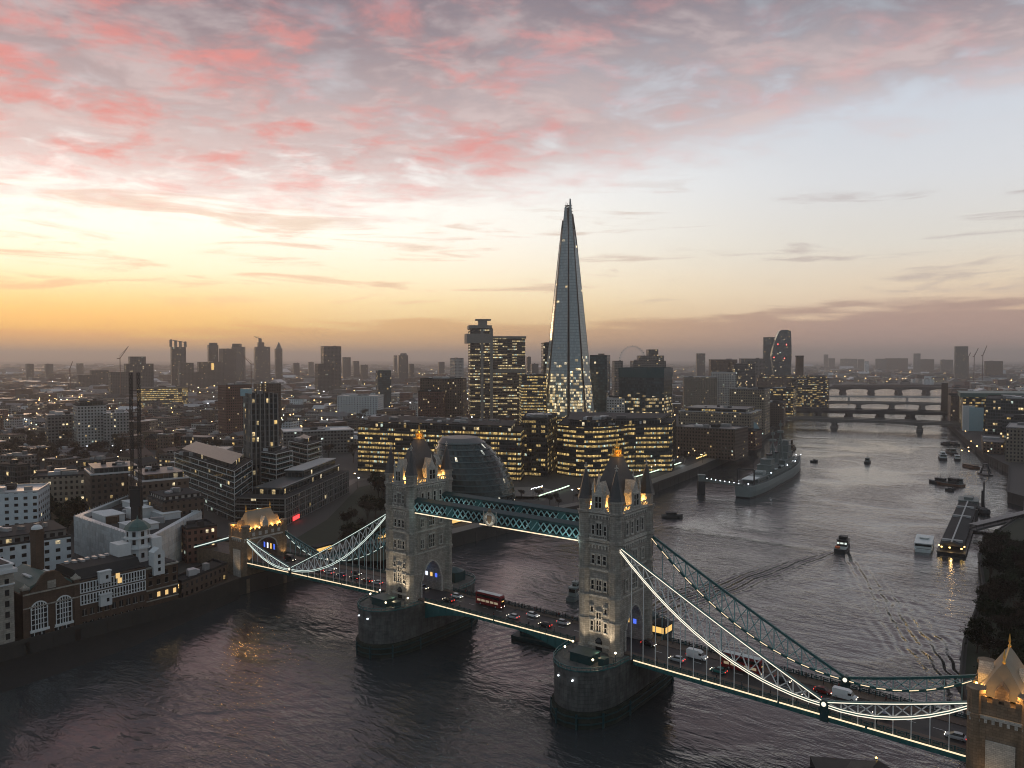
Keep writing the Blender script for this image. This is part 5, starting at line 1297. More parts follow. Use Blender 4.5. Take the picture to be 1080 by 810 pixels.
# round amphitheatre in front of it
sx_, sy_ = ground_at(556, 521)
B = Bld('amphitheatre', 'sunken round stone amphitheatre beside the glass egg', 'structure', (sx_, sy_, GZ)); b = B.mb()
for k in range(5): b.cone(sx_, sy_, GZ + 0.02 + k * 0.35, GZ + 0.35 + k * 0.35, 10 + k * 1.8 + 1.8, 10 + k * 1.8 + 1.8, 32)
for k in range(5): pass
B.part(b, 'steps', 'paving'); FOOT.append((sx_, sy_, 20))
# ------------------------------------------------------------------ lit office blocks behind
def office(label, poly, zt, mat, floors, crown=None, attic=True, ledge='steel_dark', name='office_block'):
    poly = ccw(poly); take(poly, 0); c = poly[0]; B = Bld(name, label, 'office', (*c, GZ))
    b = B.mb(); b.prism(poly, GZ, zt, 0, False, base=GZ); B.part(b, 'wall', mat)
    b = B.mb(); fh = 3.8; o = inset(poly, -0.5)
    for k in range(1, int((zt - GZ) / fh) + 1): b.prism(o, GZ + fh * k - 0.45, GZ + fh * k + 0.25, 0, None, True)
    for i in range(len(poly)):
        p, q = o[i], o[(i + 1) % len(poly)]; n = int(math.dist(p, q) / 7.6)
        for m_ in range(n): f = (m_ + 0.5) / n; b.obox(p[0] + (q[0]-p[0])*f, p[1] + (q[1]-p[1])*f, GZ, zt, 0.45, 0.45, 0.3)
    B.part(b, 'ledges', ledge)
    rnd = random.Random(label); roof_kit(B, poly, zt + 0.3, rnd, 'roof_dark', 18, 0.8, hmax=2.6)
    if attic:
        ip = inset(poly, 8); b = B.mb(); b.prism(ip, zt + 0.3, zt + 4.6, 0, False, base=zt); B.part(b, 'attic', 'fac_glass'); b = B.mb(); b.prism(inset(ip, -1.2), zt + 4.6, zt + 5.1, 0, None, True); o = B.part(b, 'attic_roof', 'roof_dark')
        for q in range(22):
            i = rnd.randrange(len(ip)); f, g = rnd.random(), rnd.uniform(0.1, 0.8); mx_, my_ = sum(p[0] for p in ip) / len(ip), sum(p[1] for p in ip) / len(ip); p, p2 = ip[i], ip[(i + 1) % len(ip)]; x, y = (p[0]*f + p2[0]*(1-f))*g + mx_*(1-g), (p[1]*f + p2[1]*(1-f))*g + my_*(1-g); b = B.mb(); b.obox(x, y, zt + 5.12, zt + rnd.uniform(5.8, 7.6), rnd.uniform(2, 12), rnd.uniform(1.5, 5), 0.3 + rnd.choice((0, 1.57))); B.part(b, 'rooftop_unit', rnd.choice(['plant_unit', 'roof_grey', 'roof_pale']), o)
    return B
def corners(*a): return [at_depth(*p) for p in a]
office('wide yellow lit office block with a dark glass attic left of the glass egg', corners((377, 640), (549, 590), (556, 650), (400, 716)), height_at(452, 630), 'fac_office', 9)
office('dark lit office block between the egg and the curved glass offices', corners((551, 618), (577, 612), (588, 668), (556, 680)), height_at(441, 625), 'fac_office_dim', 10, attic=False)
# curved-front offices
cv = []
for k in range(13):
    f = k / 12; px_ = 588 + (664 - 588) * f; D = 640 - 34 * math.sin(math.pi * (0.12 + 0.80 * f)) + 4 * f; cv.append(at_depth(px_, D))
poly = cv + [at_depth(709, 640), at_depth(713, 700), at_depth(598, 720)]
office('curved glass office block full of yellow lit windows below the tall glass spire', poly, height_at(449, 625), 'fac_office', 9, attic=True)
# ------------------------------------------------------------------ the tall glass spire
SX, SY = at_depth(599, 1045); sztop = height_at(211.5, 1045)
B = Bld('glass_spire', 'very tall tapering glass spire of leaning shards, lit in its lower floors', 'skyscraper', (SX, SY, GZ)); FOOT.append((SX, SY, 60))
def SP(u, w_): return (SX + RT2[0]*u + FW2[0]*w_, SY + RT2[1]*u + FW2[1]*w_)
base_pts = [(-38, 4), (-33, -16), (-1.5, -36), (23, -26), (39, 0), (24, 32), (-24, 32)]
tops = [0.86, 0.965, 1.0, 0.84, 0.94, 0.97, 0.91]
H = sztop - GZ; kt = 0.15
def sp(pt, t): k = 1 - (1 - kt) * t; return (*SP(pt[0] * k, pt[1] * k), GZ + H * t)
b = B.mb(); core = [(u * 0.90, w_ * 0.90) for u, w_ in base_pts]
b.loft([[sp(p, t) for p in core] for t in (0.0, 0.5, 0.87)]); B.part(b, 'core', 'steel_dark')
for i in range(7):
    p, q = base_pts[i], base_pts[(i + 1) % 7]; L_ = math.dist(p, q); tt = tops[i]
    g = 0.02 + 1.5 / L_
    lerp = lambda f: (p[0] + (q[0]-p[0])*f, p[1] + (q[1]-p[1])*f)
    a_, c_ = lerp(g), lerp(1 - g); b = B.mb(); N = 16
    def edge(t):           # the pane narrows to a splinter in its last part
        e = max(0.0, (t / tt - 0.90) / 0.10) * 0.36; m2 = 0.0 if t < tt * 0.9 else e
        return lerp(g + (1 - 2*g) * m2 * (0.4 if i % 2 else 1.2)), lerp(1 - g - (1 - 2*g) * m2 * (1.2 if i % 2 else 0.4))
    for k in range(N):
        t0, t1 = tt * k / N, tt * (k + 1) / N
        (e0, f0), (e1, f1) = edge(t0), edge(t1)
        A0, C0, A1, C1 = sp(e0, t0), sp(f0, t0), sp(e1, t1), sp(f1, t1); u0 = math.dist(A0, C0) / 2; u1 = math.dist(A1, C1) / 2
        b.face([A0, C0, C1, A1], [(-u0, A0[2] - GZ), (u0, A0[2] - GZ), (u1, A1[2] - GZ), (-u1, A1[2] - GZ)])
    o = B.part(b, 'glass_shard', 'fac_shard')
    b = B.mb()
    for k in range(N):
        (e0, f0), (e1, f1) = edge(tt * k / N), edge(tt * (k + 1) / N); b.bar(sp(e0, tt * k / N), sp(e1, tt * (k + 1) / N), 0.4); b.bar(sp(f0, tt * k / N), sp(f1, tt * (k + 1) / N), 0.4)
    B.part(b, 'edge_frame', 'concrete', o)
b = B.mb()
for k in range(9):
    t = 0.875 + 0.012 * k; b.loft([[sp((u*0.8, w_*0.8), t + d) for u, w_ in base_pts] for d in (0, 0.0015)])
for (u, w_) in ((-20, -14), (8, -22), (22, 4), (-4, 20)): b.bar(sp((u, w_), 0.86), sp((u, w_), 0.985), 0.5)
B.part(b, 'spire_frame', 'concrete')
b = B.mb(); b.prism([SP(*p) for p in ((-44, -22), (34, -44), (50, -4), (30, 40), (-40, 40))], GZ, 24, 0, 0, base=GZ); B.part(b, 'podium', 'fac_office')
# ------------------------------------------------------------------ neighbours of the spire
D = 1105; B = pb('hospital_tower', 'taller brown hospital tower with an overhanging top and lit floor bands', 496, 520, 347, D, 34, 'fac_hosp', 'roof_dark', 6, n=0)
zt = height_at(347, D); p0 = face_block(492.5, 520, D - 3, 40, 6); b = B.mb(); b.prism(p0, height_at(362, D), height_at(352, D) , 0, None, True); b.prism(face_block(495, 519, D + 1, 30, 6), zt, height_at(343, D), 0, None, True); b.prism(face_block(505, 514, D + 4, 14, 6), height_at(343, D), height_at(338, D), 0, None, True); b.prism(face_block(502, 518, D + 3, 14, 6), height_at(338, D), height_at(336.4, D), 0, None, True); B.part(b, 'crown', 'concrete')
b = B.mb(); zz = height_at(392, D)
for x0, x1 in ((496, 499), (507, 510), (517, 520)): b.prism(face_block(x0, x1, D - 1.5, 6, 6), GZ, zt, 0, None)
B.part(b, 'shaft', 'concrete')
B = pb('hospital_tower', 'lower flat-topped hospital block full of lit windows, right of the taller one', 520, 554, 357, D + 6, 46, 'fac_hosp', 'roof_dark', 4, n=2); b = B.mb(); b.prism(face_block(519, 555, D + 4, 48, 4), height_at(357, D), height_at(354.5, D), 0, None, True); b.prism(face_block(519, 555, D + 4, 48, 4), height_at(393, D), height_at(389.5, D), 0, None, True); B.part(b, 'band', 'concrete')
pb('office_block', 'glass offices lit gold at the left foot of the spire', 550, 576, 396, 1000, 40, 'fac_office', 'roof_dark', 5)
pb('office_block', 'stepped dark offices climbing the left side of the spire', 573, 584, 362, 1075, 40, 'fac_glass', 'roof_dark', 5)
pb('office_tower', 'teal glass office tower right of the spire', 622, 640, 375, 1080, 36, 'fac_bluetower', 'roof_dark', -8, n=1)
nb = [at_depth(653, 935), at_depth(682, 905), at_depth(700, 912), at_depth(709, 950), at_depth(706, 990), at_depth(660, 985)]
B = building('office_tower', 'lit glass office tower with a dark teal crown, below the stepped grey tower', nb, height_at(396, 925), 'fac_news', 'roof_dark', n=4); b = B.mb(); b.prism(inset(ccw(nb), -0.4), height_at(398, 925), height_at(388, 925), 0, False); B.part(b, 'glass_crown', 'teal_glass')
pb('station_roof', 'low white curved station canopy right of the teal tower', 640, 660, 421, 930, 60, 'fac_pale', 'roof_pale', 0, n=2); 
pb('brick_office', 'dark brick offices with a few lit rooms left of the hospital', 443, 488, 400, 900, 30, 'fac_brown', 'roof_dark', -10, n=4)
pb('brick_office', 'lower dark brick wing in front of the brick offices', 441, 466, 413, 870, 26, 'fac_red', 'roof_dark', -10, n=2)
pb('tower_block', 'green glass flats tower with a white panel, far behind the dark park', 399, 412.5, 391, 1350, 22, 'fac_bluetower', 'copper', 12, n=1)
pb('tower_block', 'twin brown council tower block with balconies, left of the dark glass tower', 239, 265, 406, 900, 22, 'fac_red', 'roof_grey', 24, n=2)
pb('tower_block', 'brown council tower block half hidden behind the dark glass tower', 274, 296, 405, 930, 22, 'fac_brown', 'roof_grey', 18, n=2)
pb('college_building', 'pale concrete block with a large blank white screen wall, left of the mast', 83, 110, 428, 800, 34, 'fac_pale', 'roof_dark', 8, n=3, setback=(3, 4.5, 'fac_glass'))
pb('college_building', 'long pale wing joined to the blank screen wall block', 110, 134, 436, 800, 30, 'fac_pale', 'roof_pale', 4, n=3)
pb('college_building', 'low blue grey wing left of the blank screen wall block', 52, 83, 438, 812, 26, 'fac_grey', 'roof_pale', 6, n=3)
pb('car_park', 'long low block with rows of bright yellow lights, right of the mast', 147, 196, 409, 1450, 40, 'fac_office', 'roof_grey', 0, n=4)
pb('warehouse', 'long white sawtooth roofed building in the middle distance', 356, 398, 418, 1210, 50, 'fac_white', 'roof_pale', -12, n=8)
pb('warehouse', 'long flat white roof behind the office with the dark attic', 300, 372, 455, 760, 40, 'fac_grey', 'roof_pale', 6, n=6)
# ================================================================== skyline, upstream bridges, right bank
def tower(label, x0, x1, ytop, D, length=28, mat='fac_skyline', roof='roof_dark', rot=10, cap=None, name='tower_block', **k):
    B = pb(name, label, x0, x1, ytop, D, length, mat, roof, rot, n=1, cat='tower', **k)
    if cap:
        for (a, c, yt) in cap:
            b = B.mb(); b.prism(face_block(a, c, D + 3, length * 0.7, rot), height_at(ytop, D), height_at(yt, D), 0, 0); B.part(b, 'top_storey', mat)
    return B
S = 'skyline towers along the hazy horizon'
# slab with three round openings in a sloping top
D = 2230; z0_, z1_ = height_at(359, D), height_at(361.5, D)
fb = face_block(182, 196, D, 30, 6); take(fb)
B = Bld('tower_block', 'dark tower with a slanted notched top of three openings, left group of the horizon', 'tower', (*fb[0], GZ), S)
b = B.mb(); b.prism(fb, GZ, height_at(366, D), 0, 0, base=GZ); B.part(b, 'wall', 'fac_skyline')
b = B.mb(); fr = sorted(fb, key=lambda p: depth_of(*p))[:2]; fr.sort(key=lambda p: pix(*p, 50)[0]); bk = sorted(fb, key=lambda p: -depth_of(*p))[:2]; bk.sort(key=lambda p: pix(*p, 50)[0])
def lp(p, q, f): return (p[0] + (q[0]-p[0])*f, p[1] + (q[1]-p[1])*f)
for k in range(4):
    f = k / 3; p, q = lp(fr[0], fr[1], f), lp(bk[0], bk[1], f); zt_ = height_at(358.5 + 3.5 * f * (1 - 0.4 * f), D); b.bar((*p, height_at(366, D)), (*p, zt_), 3.2); b.bar((*q, height_at(366, D)), (*q, zt_), 3.2); b.bar((*p, zt_), (*q, zt_), 3.0)
b.bar((*fr[0], height_at(358.7, D)), (*fr[1], height_at(361.2, D)), 2.2); B.part(b, 'turbine_frame', 'concrete')
tower('lower grey tower joined to the right side of the notched tower', 190, 204, 383, 2180, 24)
tower('narrow pale tower right of the notched tower', 204, 212, 393, 2300, 24)
tower('slim dark tower with an antenna top above the yellow lit block', 221, 230.5, 364, 2500, 24, cap=[(222, 229.5, 361.5)])
B = tower('broad tower block with two bright yellow light columns at its top', 211, 236, 382, 2350, 30)
for px_ in (215.5, 224.5): b = B.mb(); c = at_depth(px_, 2345); b.obox(*c, height_at(390, 2345), height_at(383, 2345), 7, 3, 0.3); B.part(b, 'light_column', 'glass_amber')
tower('dark blunt tower right of the yellow lit block', 236, 249, 368, 2450, 30, rot=24)
B = tower('tower with a rounded stepped shoulder, between the blunt tower and the broad one', 245, 257, 366, 2800, 30, rot=-12, cap=[(245.5, 254, 362.5)])
tower('stepped tower under construction with a thin mast', 270, 285, 366, 2900, 34, cap=[(273, 279, 361), (274, 276.5, 357)])
B = tower('slender tower with a pointed cap at the right of the left group', 291, 298, 368, 3000, 20); b = B.mb(); c = at_depth(294.5, 3010); b.cone(*c, height_at(368, 3000), height_at(361, 3000), 12, 1.5, 8); B.part(b, 'pointed_cap', 'roof_grey')
tower('wide slab tower with a penthouse block, just behind the top of the twin mast', 135, 161, 384, 1900, 34, cap=[(138.5, 153.5, 376)])
tower('grey office slab left of the slab tower behind the mast', 118, 136, 393, 1850, 30)
tower('pale low block far left of the mast', 98, 114, 391, 2300, 30); tower('low wide block beside it, far left of the mast, paler and lower', 84, 100, 396, 2250, 30)
tower('single small tower on the far left horizon', 29, 35.5, 384, 3200, 22, name='tower_block'); tower('squat small tower on the left horizon, second from the edge', 49, 56, 384, 3300, 22); tower('faint squat block on the left horizon, third from the edge', 82, 88, 383.5, 3700, 22)
tower('dark tower with a pale V mark, alone right of the left group', 342, 360, 365.5, 2050, 30, rot=16); tower('shorter wing joined to the left of the dark V marked tower', 336, 352, 384, 2020, 30, rot=16)
B = tower('round topped tower standing alone on the horizon, left of the hospital', 421, 430.5, 375, 2900, 30); b = B.mb(); c = at_depth(425.7, 2915); b.cone(*c, height_at(375, 2900), height_at(372.5, 2900), 15, 11, 12); B.part(b, 'domed_top', 'roof_grey')
tower('pale hazy cylinder tower just left of the hospital', 480, 489, 378, 1650, 22, 'fac_pale', rot=30); 
for i, (x0, x1, yt, D, lab) in enumerate([(310, 316, 383, 3600, 'small far tower right of the pointed cap tower'), (326, 331, 382, 3900, 'thin far tower left of the V marked tower'), (362, 370, 377, 3300, 'grey tower close behind the V marked tower'), (373, 379, 381, 3500, 'short grey tower second right of the V marked tower'), (381, 388, 385, 3400, 'low dome roofed block third right of the V marked tower'), (416, 419, 375, 3800, 'twin chimney like slim tower left of the round topped tower'), (432, 437, 384, 3000, 'low block touching the round topped tower'), (463, 469, 382, 3300, 'low far block between the round topped tower and the pale cylinder'), (556, 560, 376.5, 2500, 'thin pale tower right of the hospital block'), (561, 568, 384, 2400, 'low pink grey block left of the spire')]):
    tower(lab, x0, x1, yt, D, 24, group=S)
B = tower('stepped grey concrete tower behind the glass office tower', 668, 702, 381, 1500, 40, 'fac_grey', cap=[(674, 700, 375), (684, 694, 368.5)], name='office_tower')
tower('dark block left of the stepped grey tower', 648, 657, 381, 1550, 28, 'fac_grey'); tower('lone square tower on the horizon right of the stepped grey tower', 735, 743.5, 373, 3000, 24)
tower('wide dark office slab on the skyline left of the leaning blue tower', 750, 777, 379.5, 1750, 30, 'fac_brown'); tower('second wide slab on the skyline nearer the leaning blue tower', 782, 806, 378.5, 1900, 34, 'fac_grey'); tower('dark mid rise offices in front of the two wide skyline slabs', 774, 796, 384, 1650, 30, 'fac_glass')
tower('dark flat tower close behind the leaning blue tower', 805, 817, 356, 2260, 30, 'fac_bluetower', rot=4)
# blue glass tower that bellies out, with a slanted top
D = 2130; B = Bld('glass_tower', 'blue glass tower with a bulging side and slanted top on the right skyline', 'tower', (*at_depth(824, D), GZ), S); FOOT.append((*at_depth(824, D), 50))
b = B.mb(); rings = []
for yy, xl, xr in ((405, 818, 833), (390, 816, 833.5), (375, 814, 834), (365, 816, 833.8), (357, 818.5, 833.6), (352, 820.5, 833.4), (349, 822, 833), (348, 824, 831)):
    f = face_block(xl, xr, D, 34, 8); z = height_at(yy, D); rings.append([(p[0], p[1], z) for p in f])
u = 0
for A, C in zip(rings, rings[1:]):
    for k in range(4):
        j = (k + 1) % 4; w_ = math.dist(A[k][:2], A[j][:2]); b.face([A[k], A[j], C[j], C[k]], [(k*100, A[k][2]), (k*100+w_, A[j][2]), (k*100+w_, C[j][2]), (k*100, C[k][2])])
b.face(rings[-1]); B.part(b, 'glass_wall', 'fac_bluetower')
b = B.mb(); glow('beacon_red', (1.0, 0.1, 0.08), 5.0)
for px_, py_ in ((820, 363), (829, 363.5), (816, 377), (827, 378)): c = at_depth(px_, D - 6); b.lathe(*c, [(0.1, height_at(py_, D) - 2), (1.3, height_at(py_, D)), (0.1, height_at(py_, D) + 2)], 6)
B.part(b, 'aircraft_beacon', 'beacon_red')
# power station chimney, brick
c = at_depth(843, 1815); B = Bld('chimney', 'tall square dark brick chimney right of the leaning blue tower', 'chimney', (*c, GZ)); FOOT.append((*c, 30)); b = B.mb(); b.obox(*c, GZ, height_at(375.5, 1815), 15, 12, 0.6); B.part(b, 'shaft', 'brown_brick'); b = B.mb(); b.obox(*c, height_at(376.5, 1815), height_at(375, 1815), 16, 13, 0.6); B.part(b, 'rim', 'roof_dark')
pb('gallery', 'long dark power station building under the square chimney', 800, 872, 399, 1780, 60, 'fac_brown', 'roof_dark', 4, n=5, setback=(4, 6, 'fac_office_dim'))
# observation wheel
D = 3289; c = at_depth(667, D); zc = height_at(380.5, D); B = Bld('observation_wheel', 'giant spoked observation wheel faint on the horizon right of the spire', 'ferris wheel', (*c, GZ)); FOOT.append((*c, 60))
b = B.mb(); RW = 60.5; N = 40; tilt = (RT2[0] * 0.94 + FW2[0] * 0.3, RT2[1] * 0.94 + FW2[1] * 0.3)
def wp(a, r, o=0): return (c[0] + tilt[0]*r*math.cos(a) + FW2[0]*o, c[1] + tilt[1]*r*math.cos(a) + FW2[1]*o, zc + r * math.sin(a))
for k in range(N):
    a0, a1 = 2*math.pi*k/N, 2*math.pi*(k+1)/N; b.bar(wp(a0, RW), wp(a1, RW), 2.2); b.bar(wp(a0, RW - 5), wp(a1, RW - 5), 1.0)
B.part(b, 'rim', 'white_paint')
b = B.mb()
for k in range(20): b.bar((c[0], c[1], zc), wp(2*math.pi*k/20, RW - 4), 0.35)
B.part(b, 'spokes', 'white_paint'); b = B.mb()
for s in (-1, 1): b.limb((c[0] + tilt[0]*28*s + FW2[0]*24, c[1] + tilt[1]*28*s + FW2[1]*24, GZ), (c[0], c[1], zc), 2.0, 1.4)
B.part(b, 'support_leg', 'white_paint')
for k in range(32): a = 2*math.pi*k/32; b = B.mb(); p = wp(a, RW + 3.4); b.lathe(p[0], p[1], [(0.3, p[2] - 2.2), (2.1, p[2]), (0.3, p[2] + 2.2)], 6); B.part(b, 'capsule', 'teal_glass')
# tower cranes on the horizon
plain('crane_steel', (0.12, 0.06, 0.04), 0.6)
def crane(label, px_, ybase, ytop, D, jib, up=0.7):
    c = at_depth(px_, D); B = Bld('tower_crane', label, 'crane', (*c, GZ), 'tower cranes on the horizon'); zt = height_at(ytop, D); w_ = max(1.0, D / 1400)
    b = B.mb(); b.bar((*c, GZ), (*c, zt), w_); B.part(b, 'mast', 'crane_steel'); L_ = abs(jib) * D / FPX; s = 1 if jib > 0 else -1
    e = (c[0] + RT2[0]*L_*s, c[1] + RT2[1]*L_*s, zt + L_ * up); b = B.mb(); b.bar((*c, zt), e, w_ * 0.9); b.bar((c[0], c[1], zt + L_*0.35), e, w_ * 0.35); b.bar((*c, zt), (c[0], c[1], zt + L_*0.35), w_ * 0.5); B.part(b, 'jib', 'crane_steel')
    g = (c[0] - RT2[0]*L_*0.35*s, c[1] - RT2[1]*L_*0.35*s, zt); b = B.mb(); b.bar((*c, zt), g, w_ * 1.4); B.part(b, 'counter_jib', 'crane_steel')
crane('dark luffing crane with its jib raised, above the slab tower behind the mast', 127, 410, 378, 1800, 9, 1.4); crane('thin crane far left, left of the mast', 74, 400, 389, 2000, 3, 2.6)
crane('pale crane with bright lamps in front of the stepped tower', 265, 400, 384, 2300, -9, 1.0); crane('small crane on top of the stepped construction tower', 273.5, 360, 357, 2905, -5, 0.4)
crane('orange crane at the far right horizon, left one', 1027, 380, 376, 2600, 4, 2.2); crane('orange crane at the far right horizon, right one', 1036, 380, 375, 2700, 4, 2.6); crane('small crane left of the dark square tower at the right', 1021, 378, 376, 2900, 2, 2.0)
for (x0, x1, yt, D, lab, m_) in [(1008, 1019.5, 365.5, 3300, 'dark square tower with a railed top on the right horizon', 'fac_grey'), (869, 873, 374, 7000, 'thin hazy spire tower right of the square chimney', 'fac_skyline'), (874, 880, 378, 6500, 'low block beside the thin hazy spire', 'fac_skyline'), (887, 903, 378.5, 6500, 'long low slab left along the right horizon', 'fac_grey'), (905, 911, 379, 6000, 'small block beside the long low slab', 'fac_grey'), (924, 934, 378.5, 5600, 'grey block right of centre on the right horizon', 'fac_grey'), (935, 956, 378, 5600, 'wide grey block in the middle of the right horizon', 'fac_brown'), (964, 970, 373, 5200, 'short dark tower right of the wide grey block', 'fac_grey'), (971, 984, 379, 5200, 'low block right of the short dark tower', 'fac_brown'), (912, 916, 381, 5000, 'small white slab above the rail bridge', 'fac_white'), (993, 1004, 379.5, 4600, 'low block left of the dark square tower', 'fac_grey'), (1040, 1056, 381, 3600, 'low brown block near the right edge of the horizon', 'fac_brown')]:
    tower(lab, x0, x1, yt, D, 26, m_, group=S)

# ------------------------------------------------------------------ wharf buildings of the left bank upstream
pb('galleria', 'stepped pale stone offices with long lit window rows beside the river', 716, 790, 435, 850, 60, 'fac_sand', 'roof_pale', -14, n=6, setback=(6, 4, 'fac_office_dim'))
pb('brick_wharf', 'low brown brick wharf in front of the stepped pale offices by the river', 712, 774, 452, 730, 40, 'fac_brown', 'roof_grey', -20, n=6)
pb('brick_wharf', 'small brick wharf end house facing the warship', 774, 796, 455, 800, 28, 'fac_red', 'roof_dark', -16, n=2)
pb('office_block', 'brown stone office block with lit windows at its corner, behind the curving riverside roofs', 770, 806, 411, 960, 40, 'fac_sand', 'roof_grey', -10, n=4)
pb('office_block', 'dark lit offices at the bridge foot under the square chimney', 806, 836, 410, 1240, 50, 'fac_office_dim', 'roof_dark', -6, n=4)
pb('office_block', 'yellow lit riverside offices left of the rail bridge', 836, 872, 401, 1500, 50, 'fac_office_dim', 'roof_dark', 0, n=4)
pb('office_block', 'pale classical block with gold windows behind the stepped pale offices', 722, 756, 398, 1350, 50, 'fac_sand', 'roof_pale', 4, n=4)
pb('office_block', 'low pale hall with a bright roof edge right of the gold windowed block', 750, 776, 393, 1400, 40, 'fac_pale', 'roof_pale', 0, n=3)
pb('brick_wharf', 'dark riverside block in the bend left of the road bridge', 800, 826, 425, 1060, 50, 'fac_brown', 'roof_dark', -4, n=3)
# arched glass hall roof by the river
c = at_depth(790, 845); B = Bld('glass_hall', 'curved ribbed glass barrel roof beside the stepped pale offices', 'building', (*c, GZ)); b = B.mb(); A = []
for e in (0, 60):
    A.append([(c[0] + FW2[0]*e + RT2[0]*12*math.cos(math.pi*k/8)*-1, c[1] + FW2[1]*e + RT2[1]*12*math.cos(math.pi*k/8)*-1, 20 + 13*math.sin(math.pi*k/8)) for k in range(9)])
b.loft(A, closed=False, caps=(True, True)); B.part(b, 'barrel_roof', 'lantern_glass'); b = B.mb(); b.prism([(p[0], p[1]) for p in (A[0][0], A[0][8], A[1][8], A[1][0])], GZ, 20, 0, 0); B.part(b, 'wall', 'brown_brick')
b = B.mb()
for e in range(0, 61, 10): 
    for k in range(8): p, q = [(c[0] + FW2[0]*e - RT2[0]*12.3*math.cos(math.pi*j/8), c[1] + FW2[1]*e - RT2[1]*12.3*math.cos(math.pi*j/8), 20 + 13.4*math.sin(math.pi*j/8)) for j in (k, k+1)]; b.bar(p, q, 0.5)
B.part(b, 'rib', 'pale_slab'); FOOT.append((*c, 30))
# ------------------------------------------------------------------ right bank
def bank(label, pts, zt, mat, roof='roof_dark', **k): return building(k.pop('name', 'office_block'), label, pts, zt, mat, roof, **k)
B = bank('broad office building with a long teal copper roof on the right bank', [at_depth(1016, 1010), at_depth(1090, 1000), at_depth(1095, 1070), at_depth(1012, 1080)], height_at(419, 1010), 'fac_office_dim', 'copper', n=4)
b = B.mb(); p4 = inset(ccw([at_depth(1013, 1008), at_depth(1095, 998), at_depth(1098, 1072), at_depth(1010, 1084)]), 0.1); zz = height_at(419, 1010); b.prism(p4, zz, zz + 5.5, 0, None, True); B.part(b, 'copper_roof', 'copper')
b = B.mb(); b.prism(face_block(1017, 1028, 1004, 8, 6), GZ, height_at(428, 1004), 0, None); B.part(b, 'white_tower', 'white_render'); b = B.mb(); b.prism(face_block(1024, 1037, 1000, 10, 6), GZ, height_at(430, 1000), 0, None); B.part(b, 'glass_front', 'lantern_glass')
bank('dark glass office block with scattered lit windows at the right edge above the quay', [at_depth(1040, 880), at_depth(1100, 850), at_depth(1110, 950), at_depth(1042, 960)], height_at(421, 880), 'fac_glass', n=6)
bank('dark stepped offices in front of the glass block at the right edge', [at_depth(1058, 800), at_depth(1110, 770), at_depth(1115, 840), at_depth(1060, 850)], height_at(440, 800), 'fac_office_dim', n=4)
bank('sand stone custom house with a pale portico front at the right edge of the quay', [at_depth(1062, 705), at_depth(1120, 680), at_depth(1124, 750), at_depth(1066, 760)], height_at(452, 700), 'fac_sand', 'roof_grey', n=3)
bank('low dark hall on the quay with a pale roof', [at_depth(1038, 765), at_depth(1060, 755), at_depth(1064, 830), at_depth(1036, 835)], height_at(466, 770), 'fac_brown', 'roof_grey', n=2)
bank('dark corner building where the right bank road bridge lands', [at_depth(1003, 1130), at_depth(1018, 1120), at_depth(1018, 1180), at_depth(1000, 1190)], height_at(418, 1130), 'fac_brown', n=2)
B = bank('tall narrow dark tower standing by the rail bridge on the right bank', [at_depth(993, 1330), at_depth(1000, 1330), at_depth(1000, 1350), at_depth(993, 1350)], height_at(405, 1330), 'brown_brick', n=0, name='station_tower')
bank('terraced offices with glinting ledges stepping down behind the right end of the bridge', [at_depth(1001, 1240), at_depth(1016, 1230), at_depth(1018, 1300), at_depth(1000, 1310)], height_at(420, 1240), 'fac_office_dim', n=3)
